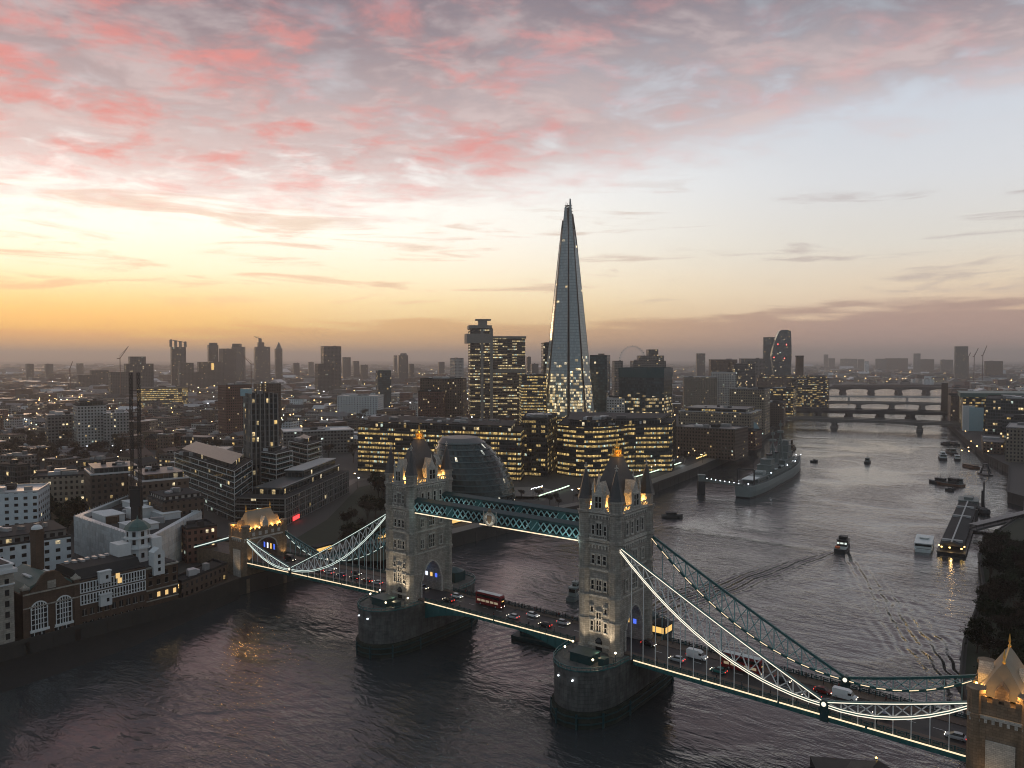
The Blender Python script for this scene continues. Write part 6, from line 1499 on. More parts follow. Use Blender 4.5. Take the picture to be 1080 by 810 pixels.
# quay lamps and the dark wharf corner
# ------------------------------------------------------------------ bridges upstream
plain('bridge_stone', (0.15, 0.14, 0.13), 0.75, var=0.35, scale=0.1)
def span_bridge(name, label, p0, p1, z, piers, wd, depth, rise, mat='bridge_stone', pw=5.0, arch=True, ends=True):
    P0, P1 = np.array(p0), np.array(p1); dv = P1 - P0; L_ = np.linalg.norm(dv); dv /= L_; nv = np.array([-dv[1], dv[0]]); a = math.atan2(dv[1], dv[0])
    B = Bld(name, label, 'bridge', (*((P0 + P1) / 2), 0)); b = B.mb(); cuts = [0] + [f * L_ for f in piers] + [L_]
    for s0, s1 in zip(cuts, cuts[1:]):
        n = 10
        for k in range(n):
            f0, f1 = k / n, (k + 1) / n; zz = []
            for f in (f0, f1):
                u = 2 * f - 1; zz.append(z - depth - (rise * (1 - math.sqrt(max(0, 1 - min(1, abs(u)) ** 2 * 0.98))) if arch else 0))
            pts = []
            q0, q1 = P0 + dv * (s0 + (s1 - s0) * f0), P0 + dv * (s0 + (s1 - s0) * f1); hump = lambda f: 1.4 * math.sin(math.pi * f)
            za, zb = z + hump((s0 + (s1-s0)*f0) / L_), z + hump((s0 + (s1-s0)*f1) / L_)
            A = [(*(q0 - nv*wd/2), zz[0]), (*(q0 + nv*wd/2), zz[0]), (*(q0 + nv*wd/2), za), (*(q0 - nv*wd/2), za)]; C = [(*(q1 - nv*wd/2), zz[1]), (*(q1 + nv*wd/2), zz[1]), (*(q1 + nv*wd/2), zb), (*(q1 - nv*wd/2), zb)]
            b.loft([A, C], caps=(False, False))
    B.part(b, 'deck', mat)
    for f in piers:
        q = P0 + dv * f * L_; b = B.mb(); b.obox(*q, -2, z - depth + 0.1, pw, wd * 0.96, a); b.obox(*q, -2, 3.0, pw + 2.4, wd * 1.12, a); B.part(b, 'pier', mat)
    b = B.mb()
    for s in (-1, 1):
        n = 14
        for k in range(n):
            f0, f1 = k / n, (k + 1) / n; q0, q1 = P0 + dv*L_*f0 + nv*s*wd/2*0.98, P0 + dv*L_*f1 + nv*s*wd/2*0.98; b.bar((*q0, z + 1.0 + 1.4*math.sin(math.pi*f0)), (*q1, z + 1.0 + 1.4*math.sin(math.pi*f1)), 0.5, 1.3)
    B.part(b, 'parapet', mat); return B
e0, e1 = ground_at(800, 439.5, 12), ground_at(1018, 447, 12); span_bridge('road_bridge', 'low grey three span road bridge nearest across the upper river', e0, e1, 12.0, (0.395, 0.80), 26, 2.2, 3.0, pw=6)
d0, d1 = at_depth(838, 1330), at_depth(1004, 1262); B = span_bridge('rail_bridge', 'dark flat rail bridge on stout piers, second bridge upstream', d0, d1, 12.5, (0.16, 0.36, 0.56, 0.75), 34, 4.0, 0.1, 'roof_dark', 8, False)
d0, d1 = at_depth(838, 1560), at_depth(1004, 1490); span_bridge('road_bridge', 'arched road bridge just behind the dark rail bridge', d0, d1, 13.0, (0.2, 0.42, 0.63, 0.82), 18, 1.8, 4.5, 'bridge_stone', 7)
d0, d1 = at_depth(850, 1800), at_depth(1004, 1760); span_bridge('footbridge', 'thin footbridge strung low across the far river', d0, d1, 11.5, (0.3, 0.7), 5, 0.7, 0.0, 'pale_slab', 3, False)
d0, d1 = at_depth(862, 2230), at_depth(1006, 2180); B = span_bridge('rail_bridge', 'farthest bridge with wide bright arch openings', d0, d1, 17.0, (0.19, 0.40, 0.60, 0.80), 30, 3.0, 8.0, 'roof_dark', 10)

# ================================================================== the rest of the town, block by block
def pt_in(poly, x, y):
    c = False; n = len(poly)
    for i in range(n):
        x0, y0 = poly[i]; x1, y1 = poly[(i + 1) % n]
        if (y0 > y) != (y1 > y) and x < (x1 - x0) * (y - y0) / (y1 - y0) + x0: c = not c
    return c
def seg_d(x, y, line):
    m_ = 1e9
    for a, c in zip(line, line[1:]):
        vx, vy = c[0]-a[0], c[1]-a[1]; t_ = max(0, min(1, ((x-a[0])*vx + (y-a[1])*vy) / (vx*vx + vy*vy))); m_ = min(m_, math.hypot(x - a[0] - vx*t_, y - a[1] - vy*t_))
    return m_
PARK = [ground_at(*p) for p in ((262, 575), (330, 560), (372, 520), (395, 505), (470, 560), (600, 530), (560, 560), (400, 600), (262, 640))]
def on_land(x, y, m_=14):
    if not (pt_in(south_poly, x, y) or pt_in(north_poly, x, y)): return False
    return seg_d(x, y, SOUTH) > m_ and seg_d(x, y, NORTH) > m_
def free(x, y, r):
    if abs(y) < 20 and abs(x) < 440 : return False
    if pt_in(PARK, x, y): return False
    for fx, fy, fr in FOOT:
        if (x - fx) ** 2 + (y - fy) ** 2 < (fr + r) ** 2: return False
    return True
LM = [(20, 530, 'the white rendered block'), (66, 525, 'the sand brick mansion block'), (142, 430, 'the twin mast'), (96, 440, 'the blank white screen wall'), (172, 420, 'the yellow lit car park'), (189, 385, 'the notched tower'), (223, 500, 'the front balconied flats'), (251, 425, 'the council tower with balconies'), (279, 440, 'the dark glass tower'), (322, 480, 'the right-hand balconied flats'), (350, 390, 'the V marked tower'), (378, 425, 'the white sawtooth roof'), (406, 405, 'the green glass tower'), (335, 458, 'the long white roof'), (464, 470, 'the office with the dark attic'), (464, 420, 'the dark brick offices'), (508, 380, 'the taller hospital tower'), (537, 390, 'the lower hospital block'), (598, 350, 'the glass spire'), (631, 405, 'the teal tower'), (648, 470, 'the curved offices'), (682, 415, 'the glass office tower'), (740, 400, 'the gold windowed block'), (752, 442, 'the stepped pale offices'), (788, 425, 'the brown stone corner block'), (824, 375, 'the leaning blue tower'), (843, 388, 'the square chimney'), (905, 440, 'the three span bridge'), (940, 420, 'the farthest bridge'), (1050, 430, 'the teal roofed building'), (1013, 372, 'the dark square tower'), (1065, 450, 'the dark glass block on the quay'), (320, 560, 'the park terrace'), (20, 385, 'the first tower of the left horizon')]
rc = random.Random(11); cells = []
def sweep(d0, d1, step, jit):
    ca, sa = math.cos(0.35), math.sin(0.35)
    for i in range(-190, 190):
        for j in range(-190, 190):
            gx, gy = i * step, j * step; x = -600 + gx * ca - gy * sa + rc.uniform(-jit, jit); y = 1200 + gx * sa + gy * ca + rc.uniform(-jit, jit)
            px_, py_, D = pix(x, y, GZ)
            inn = -30 < px_ < 1110
            if not d0 <= D < d1 or not -330 < px_ < 1420: continue
            if not on_land(x, y, 10 + step * 0.3): continue
            s = step * rc.uniform(0.28, 0.42)
            if not free(x, y, s): continue
            cells.append((D if inn else D + 20000, x, y, s, step))
sweep(330, 900, 40, 5); sweep(900, 1500, 50, 8); sweep(1500, 2600, 66, 12); sweep(2600, 4600, 105, 26); sweep(4600, 9500, 190, 50)
cells.sort()
KIND = [('terraced_row', 'terrace', 0), ('office_block', 'office block', 1), ('apartment_block', 'block of flats', 1), ('warehouse', 'shed', 2), ('brick_block', 'brick block', 1)]
WALLS = [('fac_brown', 'dark brown', 5), ('fac_red', 'reddish brick', 3), ('fac_grey', 'grey', 4), ('fac_sand', 'sand coloured', 3), ('fac_pale', 'pale', 3), ('fac_white', 'off white', 1), ('fac_glass', 'dark glazed', 1)]
ROOFS = [('roof_dark', 'dark', 5), ('roof_grey', 'grey', 4), ('roof_pale', 'bright pale', 3), ('roof_tile', 'brown', 2)]
def pick(L_, r): return r.choices(L_, [q[2] for q in L_])[0]
def shell(b, x, y, sx, sy, a, h, pitched, roofb, wing, base=GZ, mi=0, rmi=0, z0=None):
    poly = rect(x, y, sx, sy, a); b.prism(poly, base - 0.5, base + h, mi, False, base=base)
    if pitched:
        c, s = math.cos(a), math.sin(a); rh = sy * 0.28
        L_ = lambda u, v, z: (x + u*c - v*s, y + u*s + v*c, z); e = 0.4
        P_ = [L_(-sx/2-e, -sy/2-e, base+h-0.2), L_(sx/2+e, -sy/2-e, base+h-0.2), L_(sx/2+e, sy/2+e, base+h-0.2), L_(-sx/2-e, sy/2+e, base+h-0.2), L_(-sx/2-e, 0, base+h+rh), L_(sx/2+e, 0, base+h+rh)]
        roofb.face([P_[0], P_[1], P_[5], P_[4]], None, rmi); roofb.face([P_[2], P_[3], P_[4], P_[5]], None, rmi); roofb.face([P_[1], P_[2], P_[5]], None, rmi); roofb.face([P_[3], P_[0], P_[4]], None, rmi)
    else:
        roofb.prism(rect(x, y, sx + 0.5, sy + 0.5, a), base + h, base + h + 0.7, rmi)
    return poly
used = set(); NEAR = 285; wmats = [q[0] for q in WALLS] + [q[0] for q in ROOFS]; ridx = {q[0]: i for i, q in enumerate(WALLS)}; roidx = {q[0]: len(WALLS) + i for i, q in enumerate(ROOFS)}
far = MB(); DIST = ['first', 'second', 'third', 'fourth', 'fifth', 'sixth', 'seventh', 'eighth', 'ninth', 'tenth', 'eleventh', 'twelfth']
for n_, (D, x, y, s, step) in enumerate(cells):
    r = random.Random(n_ * 7 + 1); wl, rf = pick(WALLS, r), pick(ROOFS, r); sx = s * r.uniform(1.2, 2.1); sy = s * r.uniform(0.7, 1.25); a = 0.35 + r.choice((0, math.pi/2)) + r.uniform(-0.15, 0.15)
    h = r.choice((7, 9, 10, 12, 14, 17)) * (1.0 if D > 700 else 1.1); 
    if r.random() < 0.07: h *= 1.7; sx *= 0.8
    if 2600 < D < 20000: h *= 1.15; sx *= 0.8
    pit = r.random() < 0.38 and h < 13
    kind = KIND[0] if pit and sx > sy * 1.5 else (KIND[3] if h < 9 and not pit else r.choice(KIND[1:3] + KIND[4:]))
    if n_ >= NEAR:
        b2 = MB(); shell(far, x, y, sx, sy, a, h, pit, far, False, GZ, ridx[wl[0]], roidx[rf[0]])
        if not pit and r.random() < 0.5: far.obox(x + r.uniform(-.2, .2)*sx, y + r.uniform(-.2, .2)*sy, GZ + h + 0.7, GZ + h + r.uniform(2, 4), sx*0.3, sy*0.3, a, roidx[r.choice(ROOFS)[0]])
        continue
    u, v, _ = pix(x, y, GZ + h); near = sorted(LM, key=lambda q: (q[0]-u)**2 + ((q[1]-v)*1.6)**2); lab = None
    size = 'small' if sx < 22 else ('long' if sx > 2.0 * sy else 'wide' if sx > 40 else 'squat'); tall = 'tall' if h > 18 else ('low' if h < 9.5 else 'mid height')
    for q in near[:6]:
        dxp, dyp = u - q[0], v - q[1]; rel = ('just ' if abs(dxp) < 30 and abs(dyp) < 18 else '') + ('left of ' if dxp < -12 else 'right of ' if dxp > 12 else '') ; ver = 'in front of ' if dyp > 8 else 'behind '
        rel = (rel + q[2]) if rel.strip() not in ('', 'just') else (ver + q[2])
        for tpl in (f'{tall} {wl[1]} {kind[1]} with {"pitched" if pit else "flat"} {rf[1]} roof {rel}', f'{size} {tall} {wl[1]} {kind[1]} with {"pitched" if pit else "flat"} {rf[1]} roof {rel}'):
            if tpl not in used and len(tpl.split()) <= 16: lab = tpl; break
        if lab: break
    if not lab:
        for q in near[:8]:
            for o_ in DIST:
                tpl = f'{wl[1]} {kind[1]} with {rf[1]} roof, {o_} out from {q[2]}'
                if tpl not in used and len(tpl.split()) <= 16: lab = tpl; break
            if lab: break
    used.add(lab)
    B = Bld(kind[0], lab, 'building', (x, y, GZ), 'rooftops of the town'); wb, rb = B.mb(), B.mb()
    poly = shell(wb, x, y, sx, sy, a, h, pit, rb, False)
    if r.random() < 0.35 and step < 60:
        c, s_n = math.cos(a), math.sin(a); e = r.choice((-1, 1)); ux, uy = e * sx * 0.32, sy * 0.75; shell(wb, x + ux*c - uy*s_n, y + ux*s_n + uy*c, sx*0.34, sy*0.8, a, h * 0.86, False, rb, True)
    B.part(wb, 'wall', wl[0]); rfo = B.part(rb, 'roof', rf[0])
    if pit:
        for k in range(2):
            b = B.mb(); f = (k - 0.5) * sx * 0.6; b.obox(x + f*math.cos(a), y + f*math.sin(a), GZ + h, GZ + h + sy*0.28 + 1.6, 1.4, 0.9, a); B.part(b, 'chimney', 'brown_brick', rfo)
    else:
        for k in range(r.randint(1, 3)):
            b = B.mb(); f, g = r.uniform(-.34, .34)*sx, r.uniform(-.3, .3)*sy; b.obox(x + f*math.cos(a) - g*math.sin(a), y + f*math.sin(a) + g*math.cos(a), GZ + h + 0.71, GZ + h + r.uniform(1.8, 4.2), r.uniform(2, sx*0.3), r.uniform(2, sy*0.4), a); B.part(b, 'rooftop_unit', r.choice(['plant_unit', 'roof_pale', 'roof_dark', wl[0]]), rfo)
o = far.build('distant_town', wmats); struct(o, 'stuff'); o['label'] = 'low roofs of the far town fading into the evening haze'; o['category'] = 'town'
print('cells', len(cells))
# ================================================================== boats
plain('hull_grey', (0.15, 0.172, 0.168), 0.5, var=0.3, scale=0.2); plain('hull_pale', (0.235, 0.265, 0.26), 0.5, var=0.3, scale=0.2); plain('deck_grey', (0.055, 0.065, 0.065), 0.7, var=0.3, scale=0.3)
plain('boat_dark', (0.03, 0.03, 0.032), 0.5, var=0.3); plain('boat_brown', (0.11, 0.06, 0.03), 0.6, var=0.3); plain('boat_white', (0.6, 0.64, 0.64), 0.4, var=0.15); plain('rust', (0.14, 0.07, 0.04), 0.8, var=0.4); plain('orange_raft', (0.75, 0.18, 0.06), 0.5, var=0.1)
def hull(b, L, W, z0, z1, sheer=0.0, bow=0.32, stern=0.12, sw=0.75, mi=0, n=14, flare=0.86):
    R_ = []
    for k in range(n + 1):
        f = k / n; x = -L/2 + L * f
        if f > 1 - bow: q = (f - 1 + bow) / bow; w = 1 - q ** 2.0
        elif f < stern: w = sw + (1 - sw) * (f / stern) ** 0.6
        else: w = 1
        w = max(w, 0.02) * W / 2; zt = z1 + sheer * max(0, (f - 0.5) * 2) ** 2
        R_.append([(x, -w * flare, z0), (x, w * flare, z0), (x, w, (z0 + zt) / 2), (x, w, zt), (x, -w, zt), (x, -w, (z0 + zt) / 2)])
    b.loft(R_, mi)
def boat(name, label, px_, py_, heading, cat='boat', group=None, L=None):
    x, y = ground_at(px_, py_, 0); return thing(name, label, cat, (x, y, 0), heading, group)
def bpart(root, name, mat, fn):
    b = MB(); fn(b); return b.build(name, mat, root)
def head_to(p, q): return math.atan2(q[1] - p[1], q[0] - p[0])
# --- the grey museum warship
ps, pb_ = ground_at(783, 523.5, 0), ground_at(840, 494, 0); hd = head_to(ps, pb_); mid_ = ((ps[0] + pb_[0]) / 2 + 2, (ps[1] + pb_[1]) / 2)
W = thing('warship', 'grey museum warship with masts, two funnels and gun turrets moored off the left bank', 'warship', (*mid_, 0), hd); SL = 184
o = bpart(W, 'hull', ['hull_grey', 'hull_pale', 'boat_dark'], lambda b: (hull(b, SL, 20, 0.9, 8.6, 3.0, 0.42, 0.16, 0.55, 1, 22, 0.9), hull(b, SL - 2, 19.6, -1, 1.0, 0, 0.42, 0.16, 0.5, 2, 22, 0.95)))
bpart(W, 'deck', 'deck_grey', lambda b: hull(b, SL - 1.5, 19, 8.55, 8.75, 3.0, 0.42, 0.16, 0.5, 0, 22, 1.0))
def superstr(b):
    for x0, x1, w_, z0, z1 in ((-38, 44, 14, 8.7, 11.6), (8, 40, 12, 11.6, 16.2), (20, 38, 10, 16.2, 21.5), (26, 36, 8.5, 21.5, 27), (28, 34, 6.5, 27, 31), (-34, -14, 11, 11.6, 17), (-30, -18, 8, 17, 21), (-12, 8, 9, 11.6, 13.2), (-72, -40, 11, 8.7, 11.2)):
        b.box(x0, -w_/2, z0, x1, w_/2, z1)
        b.box(x0 - 0.3, -w_/2 - 0.4, z1 - 0.25, x1 + 0.3, w_/2 + 0.4, z1 + 0.12)
o = bpart(W, 'superstructure', ['hull_grey'], superstr)
bpart(o, 'bridge_windows', 'dark_pane', lambda b: (b.box(37.9, -4.0, 21.2, 38.08, 4.0, 22.6), b.box(24, -5.05, 16.6, 37, -5.0, 18.2), b.box(10, -6.05, 12.8, 38, -6.0, 13.8)))
for fx in (2, -16):
    f_ = bpart(W, 'funnel', 'hull_grey', lambda b: b.loft([[(fx - 1.2*k + 3.4*math.cos(2*math.pi*j/12), 2.5*math.sin(2*math.pi*j/12), 12 + 6.2*k) for j in range(12)] for k in (0, 1, 1.9)]))
    bpart(f_, 'funnel_cap', 'boat_dark', lambda b: b.loft([[(fx - 2.3 + 3.6*math.cos(2*math.pi*j/12), 2.7*math.sin(2*math.pi*j/12), z) for j in range(12)] for z in (23.2, 24.4)]))
for mx_, h in ((17, 49), (-8, 43)):
    bpart(W, 'tripod_mast', 'hull_grey', lambda b: (b.limb((mx_, 0, 11), (mx_, 0, h), 0.8, 0.4), b.limb((mx_ - 5, -4, 11), (mx_, 0, h * 0.78), 0.55, 0.45), b.limb((mx_ - 5, 4, 11), (mx_, 0, h * 0.78), 0.55, 0.45), b.box(mx_ - 2, -2.4, h * 0.78, mx_ + 2, 2.4, h * 0.82), b.box(mx_ - 1.2, -1.2, h * 0.9, mx_ + 1.2, 1.2, h * 0.95), b.bar((mx_, -5, h * 0.8), (mx_, 5, h * 0.8), 0.3), b.bar((mx_, -3, h * 0.68), (mx_, 3, h * 0.68), 0.3), b.box(mx_ - 1.6, -1.8, h * 0.62, mx_ + 1.6, 1.8, h * 0.62 + 1.6)))
for tx_, z, s in ((62, 9.2, 1), (52, 11.6, 1), (-46, 11.3, -1), (-58, 9.0, -1)):
    t_ = bpart(W, 'gun_turret', 'hull_pale', lambda b: (b.cone(tx_, 0, z - 0.6, z + 0.2, 4.2, 4.2, 12), b.loft([[(tx_ - s*4, -3.8, zz), (tx_ - s*4, 3.8, zz), (tx_ + s*(3.6 - d), 3.0, zz), (tx_ + s*(3.6 - d), -3.0, zz)][::s] for zz, d in ((z + 0.2, 0), (z + 2.2, 0.4), (z + 2.9, 1.8))])))
    for gy in (-1.7, 0, 1.7): bpart(t_, 'gun_barrel', 'hull_grey', lambda b: b.limb((tx_ + s*2.6, gy, z + 1.6), (tx_ + s*11.5, gy, z + 2.4), 0.34, 0.22))
for bx, by in ((-24, -6.8), (-4, -6.8), (-24, 6.8), (-4, 6.8), (10, -6.6)): bpart(W, 'ship_boat', 'boat_white', lambda b: b.loft([[(bx + u, by + v * k, 12.9 + zz) for v, zz in ((-1, 0.9), (-0.5, 0), (0.5, 0), (1, 0.9))] for u, k in ((-4, 0.4), (-2, 1), (2, 1), (4, 0.15))]))
bpart(W, 'crane', 'boat_dark', lambda b: (b.bar((-84, -6, 9), (-84, -6, 20), 0.9), b.bar((-84, 6, 9), (-84, 6, 20), 0.9), b.bar((-84, -6, 20), (-84, 6, 20), 0.9), b.bar((-84, 6, 19), (-70, 5, 17), 0.6)))
bpart(W, 'awning', 'boat_white', lambda b: b.box(-79, -4.5, 11.3, -62, 4.5, 11.8))
bpart(W, 'deck_light', 'pin_white', lambda b: [b.box(x - 0.35, y - 0.35, z, x + 0.35, y + 0.35, z + 0.6) for x, y, z in ((88, -1, 12.4), (86, 2.4, 12.2), (-88, -3, 9.6), (-80, 7, 10), (40, -7, 12.2), (-40, -7, 12), (12, -7, 12))])
rg_ = random.Random(9)
for k in range(46):
    gx, gy = rg_.uniform(-70, 46), rg_.uniform(-6.5, 6.5); gz = 8.7 if abs(gy) > 5.6 or gx < -40 else 11.6 if gx < 8 else 15.3; h_ = rg_.uniform(0.8, 2.6); bpart(W, 'deck_fitting', rg_.choice(['hull_grey', 'hull_pale', 'deck_grey', 'boat_white']), lambda b: (b.obox(gx, gy, gz, gz + h_, rg_.uniform(0.8, 3.5), rg_.uniform(0.8, 2.2), rg_.uniform(0, 1))))
# gangway and the dolphin it lands on
pa, pc = ground_at(741, 507, 9.5), ground_at(784, 514, 9.5)
B = Bld('gangway', 'long lit gangway from the dark dolphin to the stern of the warship', 'gangway', (*pa, 0)); b = B.mb(); b.bar((*pa, 9.5), (*pc, 10.4), 2.6, 0.5); 
for s in (-1, 1): b.bar((pa[0], pa[1] + s*1.3, 10.9), (pc[0], pc[1] + s*1.3, 11.8), 0.2, 0.25); b.bar((pa[0], pa[1] + s*1.3, 10.2), (pc[0], pc[1] + s*1.3, 11.1), 0.12, 1.0)
B.part(b, 'truss', 'hull_grey'); b = B.mb()
for k in range(1, 9): f = k / 9; b.lathe(pa[0] + (pc[0]-pa[0])*f, pa[1] + (pc[1]-pa[1])*f, [(0.05, 11.3), (0.42, 11.7), (0.05, 12.1)], 6)
B.part(b, 'rail_lamp', 'pin_white')
B = Bld('mooring_dolphin', 'dark square concrete dolphin standing in the water at the end of the gangway', 'dolphin', (*pa, 0)); b = B.mb(); b.obox(pa[0] - 1, pa[1], -2, 9.2, 5.0, 5.0, 0.6); B.part(b, 'pile', 'boat_dark'); b = B.mb(); b.obox(pa[0] - 1, pa[1], 9.2, 13.5, 4.2, 4.2, 0.6); b.obox(pa[0] - 1, pa[1], 13.5, 14.1, 5.4, 5.4, 0.6); B.part(b, 'lift_house', 'hull_grey')
# --- generic workboats
def workboat(label, px_, py_, L, Wd, hm='boat_dark', cm='boat_white', cabin=((-0.2, 0.15, 0.6, 2.6),), heading=1.9, mast=True, name='boat', group='moored boats on the upper river', h=1.6):
    r = boat(name, label, px_, py_, heading, 'boat', group)
    bpart(r, 'hull', hm, lambda b: hull(b, L, Wd, -0.5, h, 0.8, 0.3, 0.1, 0.85)); bpart(r, 'deck', 'deck_grey', lambda b: hull(b, L * 0.95, Wd * 0.9, h - 0.05, h + 0.06, 0.8, 0.3, 0.1, 0.85, flare=1.0))
    for a0, a1, wf, hh in cabin:
        c_ = bpart(r, 'cabin', cm, lambda b: (b.box(a0 * L, -Wd*wf/2, h, a1 * L, Wd*wf/2, h + hh), b.box(a0 * L - 0.3, -Wd*wf/2 - 0.2, h + hh, a1 * L + 0.3, Wd*wf/2 + 0.2, h + hh + 0.2)))
        bpart(c_, 'cabin_window', 'dark_pane', lambda b: (b.box(a0 * L + 0.3, -Wd*wf/2 - 0.04, h + hh*0.5, a1 * L - 0.3, Wd*wf/2 + 0.04, h + hh*0.85), b.box(a1 * L - 0.02, -Wd*wf/2 + 0.3, h + hh*0.5, a1 * L + 0.05, Wd*wf/2 - 0.3, h + hh*0.85), b.box(a0 * L - 0.05, -Wd*wf/2 + 0.3, h + hh*0.45, a0 * L + 0.02, Wd*wf/2 - 0.3, h + hh*0.85)))
    if mast: bpart(r, 'mast', 'boat_dark', lambda b: (b.limb((0, 0, h), (0, 0, h + 7), 0.14, 0.08), b.bar((0, -1, h + 5), (0, 1, h + 5), 0.12)))
    return r
UPR = math.atan2(wh[1], wh[0])
L1 = workboat('passenger launch under way with white rail lights, drawing a long wake', 888.5, 580, 17, 6.4, 'boat_dark', 'boat_dark', ((-0.05, 0.34, 0.82, 3.2), (0.05, 0.28, 0.6, 4.9)), UPR, False, 'launch', None, 1.9)
bpart(L1, 'stern_deck', 'hull_pale', lambda b: b.box(-8.2, -2.8, 1.95, -1.2, 2.8, 2.15)); bpart(L1, 'life_raft', 'orange_raft', lambda b: b.lathe(-6.8, 1.4, [(0.9, 2.15), (1.3, 2.6), (1.3, 3.2), (0.6, 3.5)], 10)); bpart(L1, 'rail', 'boat_white', lambda b: [b.bar((-8.2, y, 3.0), (-1.2, y, 3.0), 0.09) for y in (-2.9, 2.9)] + [b.bar((x, y, 2.0), (x, y, 3.0), 0.07) for x in (-8, -6, -4, -2) for y in (-2.9, 2.9)])
bpart(L1, 'stern_light', 'led_cool', lambda b: [b.box(-1.26, y - 0.5, 3.2, -1.2, y + 0.5, 4.2) for y in (-1.7, 1.9)] + [b.box(-1.25, -0.6, 3.3, -1.2, 0.9, 4.1)])
workboat('small grey boat alone in mid river beyond the launch', 915, 488, 15, 5, 'boat_dark', 'hull_grey', ((-0.25, 0.2, 0.7, 3.0),), UPR)
workboat('tiny dark tender alone left of the small grey boat', 858.5, 487.5, 7, 2.6, 'boat_dark', 'boat_dark', ((-0.1, 0.2, 0.5, 1.1),), 0.3, False)
workboat('brown tug with a tall funnel moored at the bow of the warship', 835, 474, 22, 8, 'boat_brown', 'boat_brown', ((-0.25, 0.2, 0.7, 3.4), (-0.02, 0.06, 0.25, 8.5)), hd)
workboat('white roofed barge at the front of the moored group below the bridges', 994, 484, 17, 7, 'boat_dark', 'boat_white', ((-0.4, 0.2, 0.85, 3.4), (-0.3, 0.05, 0.5, 5.6)), 1.85); workboat('grey barge in the middle of the moored group', 1003, 478, 26, 7, 'boat_dark', 'hull_grey', ((-0.3, -0.05, 0.7, 3.6), (0.1, 0.3, 0.7, 2.4)), 2.0); workboat('white cabin boat at the right of the moored group', 1009.5, 485, 12, 5.5, 'boat_dark', 'boat_white', ((-0.3, 0.25, 0.8, 3.0),), 1.8)
workboat('long low lighter behind the moored group', 1004, 468.5, 28, 6, 'boat_dark', 'boat_dark', ((-0.3, 0.1, 0.7, 1.4),), 2.15, False); workboat('small dark lighter left behind the moored group', 997, 469, 16, 6, 'boat_dark', 'boat_dark', ((-0.3, 0.1, 0.7, 1.6),), 2.3, False)
workboat('flat brown barge loaded along its deck, near the right quay', 1023, 493, 20, 7, 'rust', 'boat_brown', ((-0.4, 0.32, 0.75, 0.9),), 2.3, False, 'barge')
workboat('dark tug at the left of the pair above the pier', 992, 510, 18, 7, 'boat_dark', 'boat_dark', ((-0.2, 0.2, 0.65, 2.8),), 2.9); workboat('dark barge with a wheelhouse in the middle of the pair above the pier', 1001, 511.5, 22, 8, 'rust', 'boat_dark', ((-0.3, 0.0, 0.6, 4.2),), 2.8); workboat('dark boat with a rounded canopy at the right above the pier', 1011, 511, 11, 6, 'boat_dark', 'hull_grey', ((-0.3, 0.3, 0.8, 3.2),), 1.9, False); workboat('small dinghy below the dark barge', 1001.5, 517.5, 6, 2.6, 'boat_dark', 'boat_dark', ((-0.2, 0.2, 0.6, 0.7),), 0.1, False)
x, y = ground_at(1039, 501, 0); B = Bld('mooring', 'dark A shaped mooring frame standing on a float near the right quay', 'mooring', (x, y, 0)); b = B.mb(); b.obox(x, y, -0.5, 1.2, 13, 8, 2.0); B.part(b, 'float', 'boat_dark'); b = B.mb()
for s in (-1, 1):
    for e in (-1, 1): b.bar((x + s*3.5, y + e*5, 1.2), (x + s*1.2, y + e*1.5, 9.5), 0.7)
b.obox(x, y, 9.3, 10, 3.4, 4); b.bar((x - 3, y - 3, 4), (x + 3, y - 3, 4), 0.5); B.part(b, 'frame', 'boat_dark')
# --- pier with its covered pontoon, walkway, and the white river bus
q0, q1 = ground_at(1003, 584, 1), ground_at(1023, 531, 1); ph = head_to(q0, q1); PL = math.dist(q0, q1); pm = ((q0[0]+q1[0])/2, (q0[1]+q1[1])/2)
Pn = thing('pontoon_pier', 'long dark roofed pontoon pier with warm lights at its near end', 'pier', (*pm, 0), ph)
bpart(Pn, 'pontoon', 'boat_dark', lambda b: (b.box(-PL/2, -6.2, -0.8, PL/2, 6.2, 1.4), b.box(-PL/2 - 1, -6.6, 1.4, PL/2 + 1, 6.6, 1.7)))
bpart(Pn, 'canopy', 'roof_dark', lambda b: b.loft([[(x, -5.4, 5.0), (x, 0, 6.6), (x, 5.4, 5.0), (x, 5.4, 4.6), (x, -5.4, 4.6)] for x in (-PL/2 + 2, PL/2 - 26)])); bpart(Pn, 'canopy_ridge', 'pale_slab', lambda b: (b.box(-PL/2 + 2, -0.35, 6.5, PL/2 - 26, 0.35, 6.9), [b.box(x - 1.1, -4.6, 5.6, x + 1.1, 4.6, 6.75) for x in (-PL/2 + 8, 0, PL/2 - 48)]))
bpart(Pn, 'column', 'boat_dark', lambda b: [b.bar((x, y, 1.7), (x, y, 4.7), 0.35) for x in np.arange(-PL/2 + 4, PL/2 - 26, 9.0).tolist() for y in (-5, 5)]); bpart(Pn, 'cabin', 'hull_grey', lambda b: (b.box(PL/2 - 24, -5.5, 1.7, PL/2 - 6, 5.5, 6.2), b.box(PL/2 - 24.6, -6, 6.2, PL/2 - 5.4, 6, 6.6), b.box(PL/2 - 20, -2.6, 6.6, PL/2 - 10, 2.6, 8.2)))
bpart(Pn, 'pile', 'boat_dark', lambda b: [b.cone(x, y, -3, 11, 0.8, 0.8, 8) for x, y in ((PL/2 - 2, -7.4), (0, -7.4))] + [b.cone(PL/2 - 4, -8.2, -3, 17, 0.5, 0.5, 8)]); bpart(Pn, 'light', 'lamp_gold', lambda b: [b.box(-PL/2 + 1.6 + k*1.0, y - 0.35, 3.4, -PL/2 + 2.0 + k, y + 0.35, 4.0) for k, y in ((0, -4.5), (0, 0.8), (0, 4.4), (6, -5.4), (3, 5.9))])
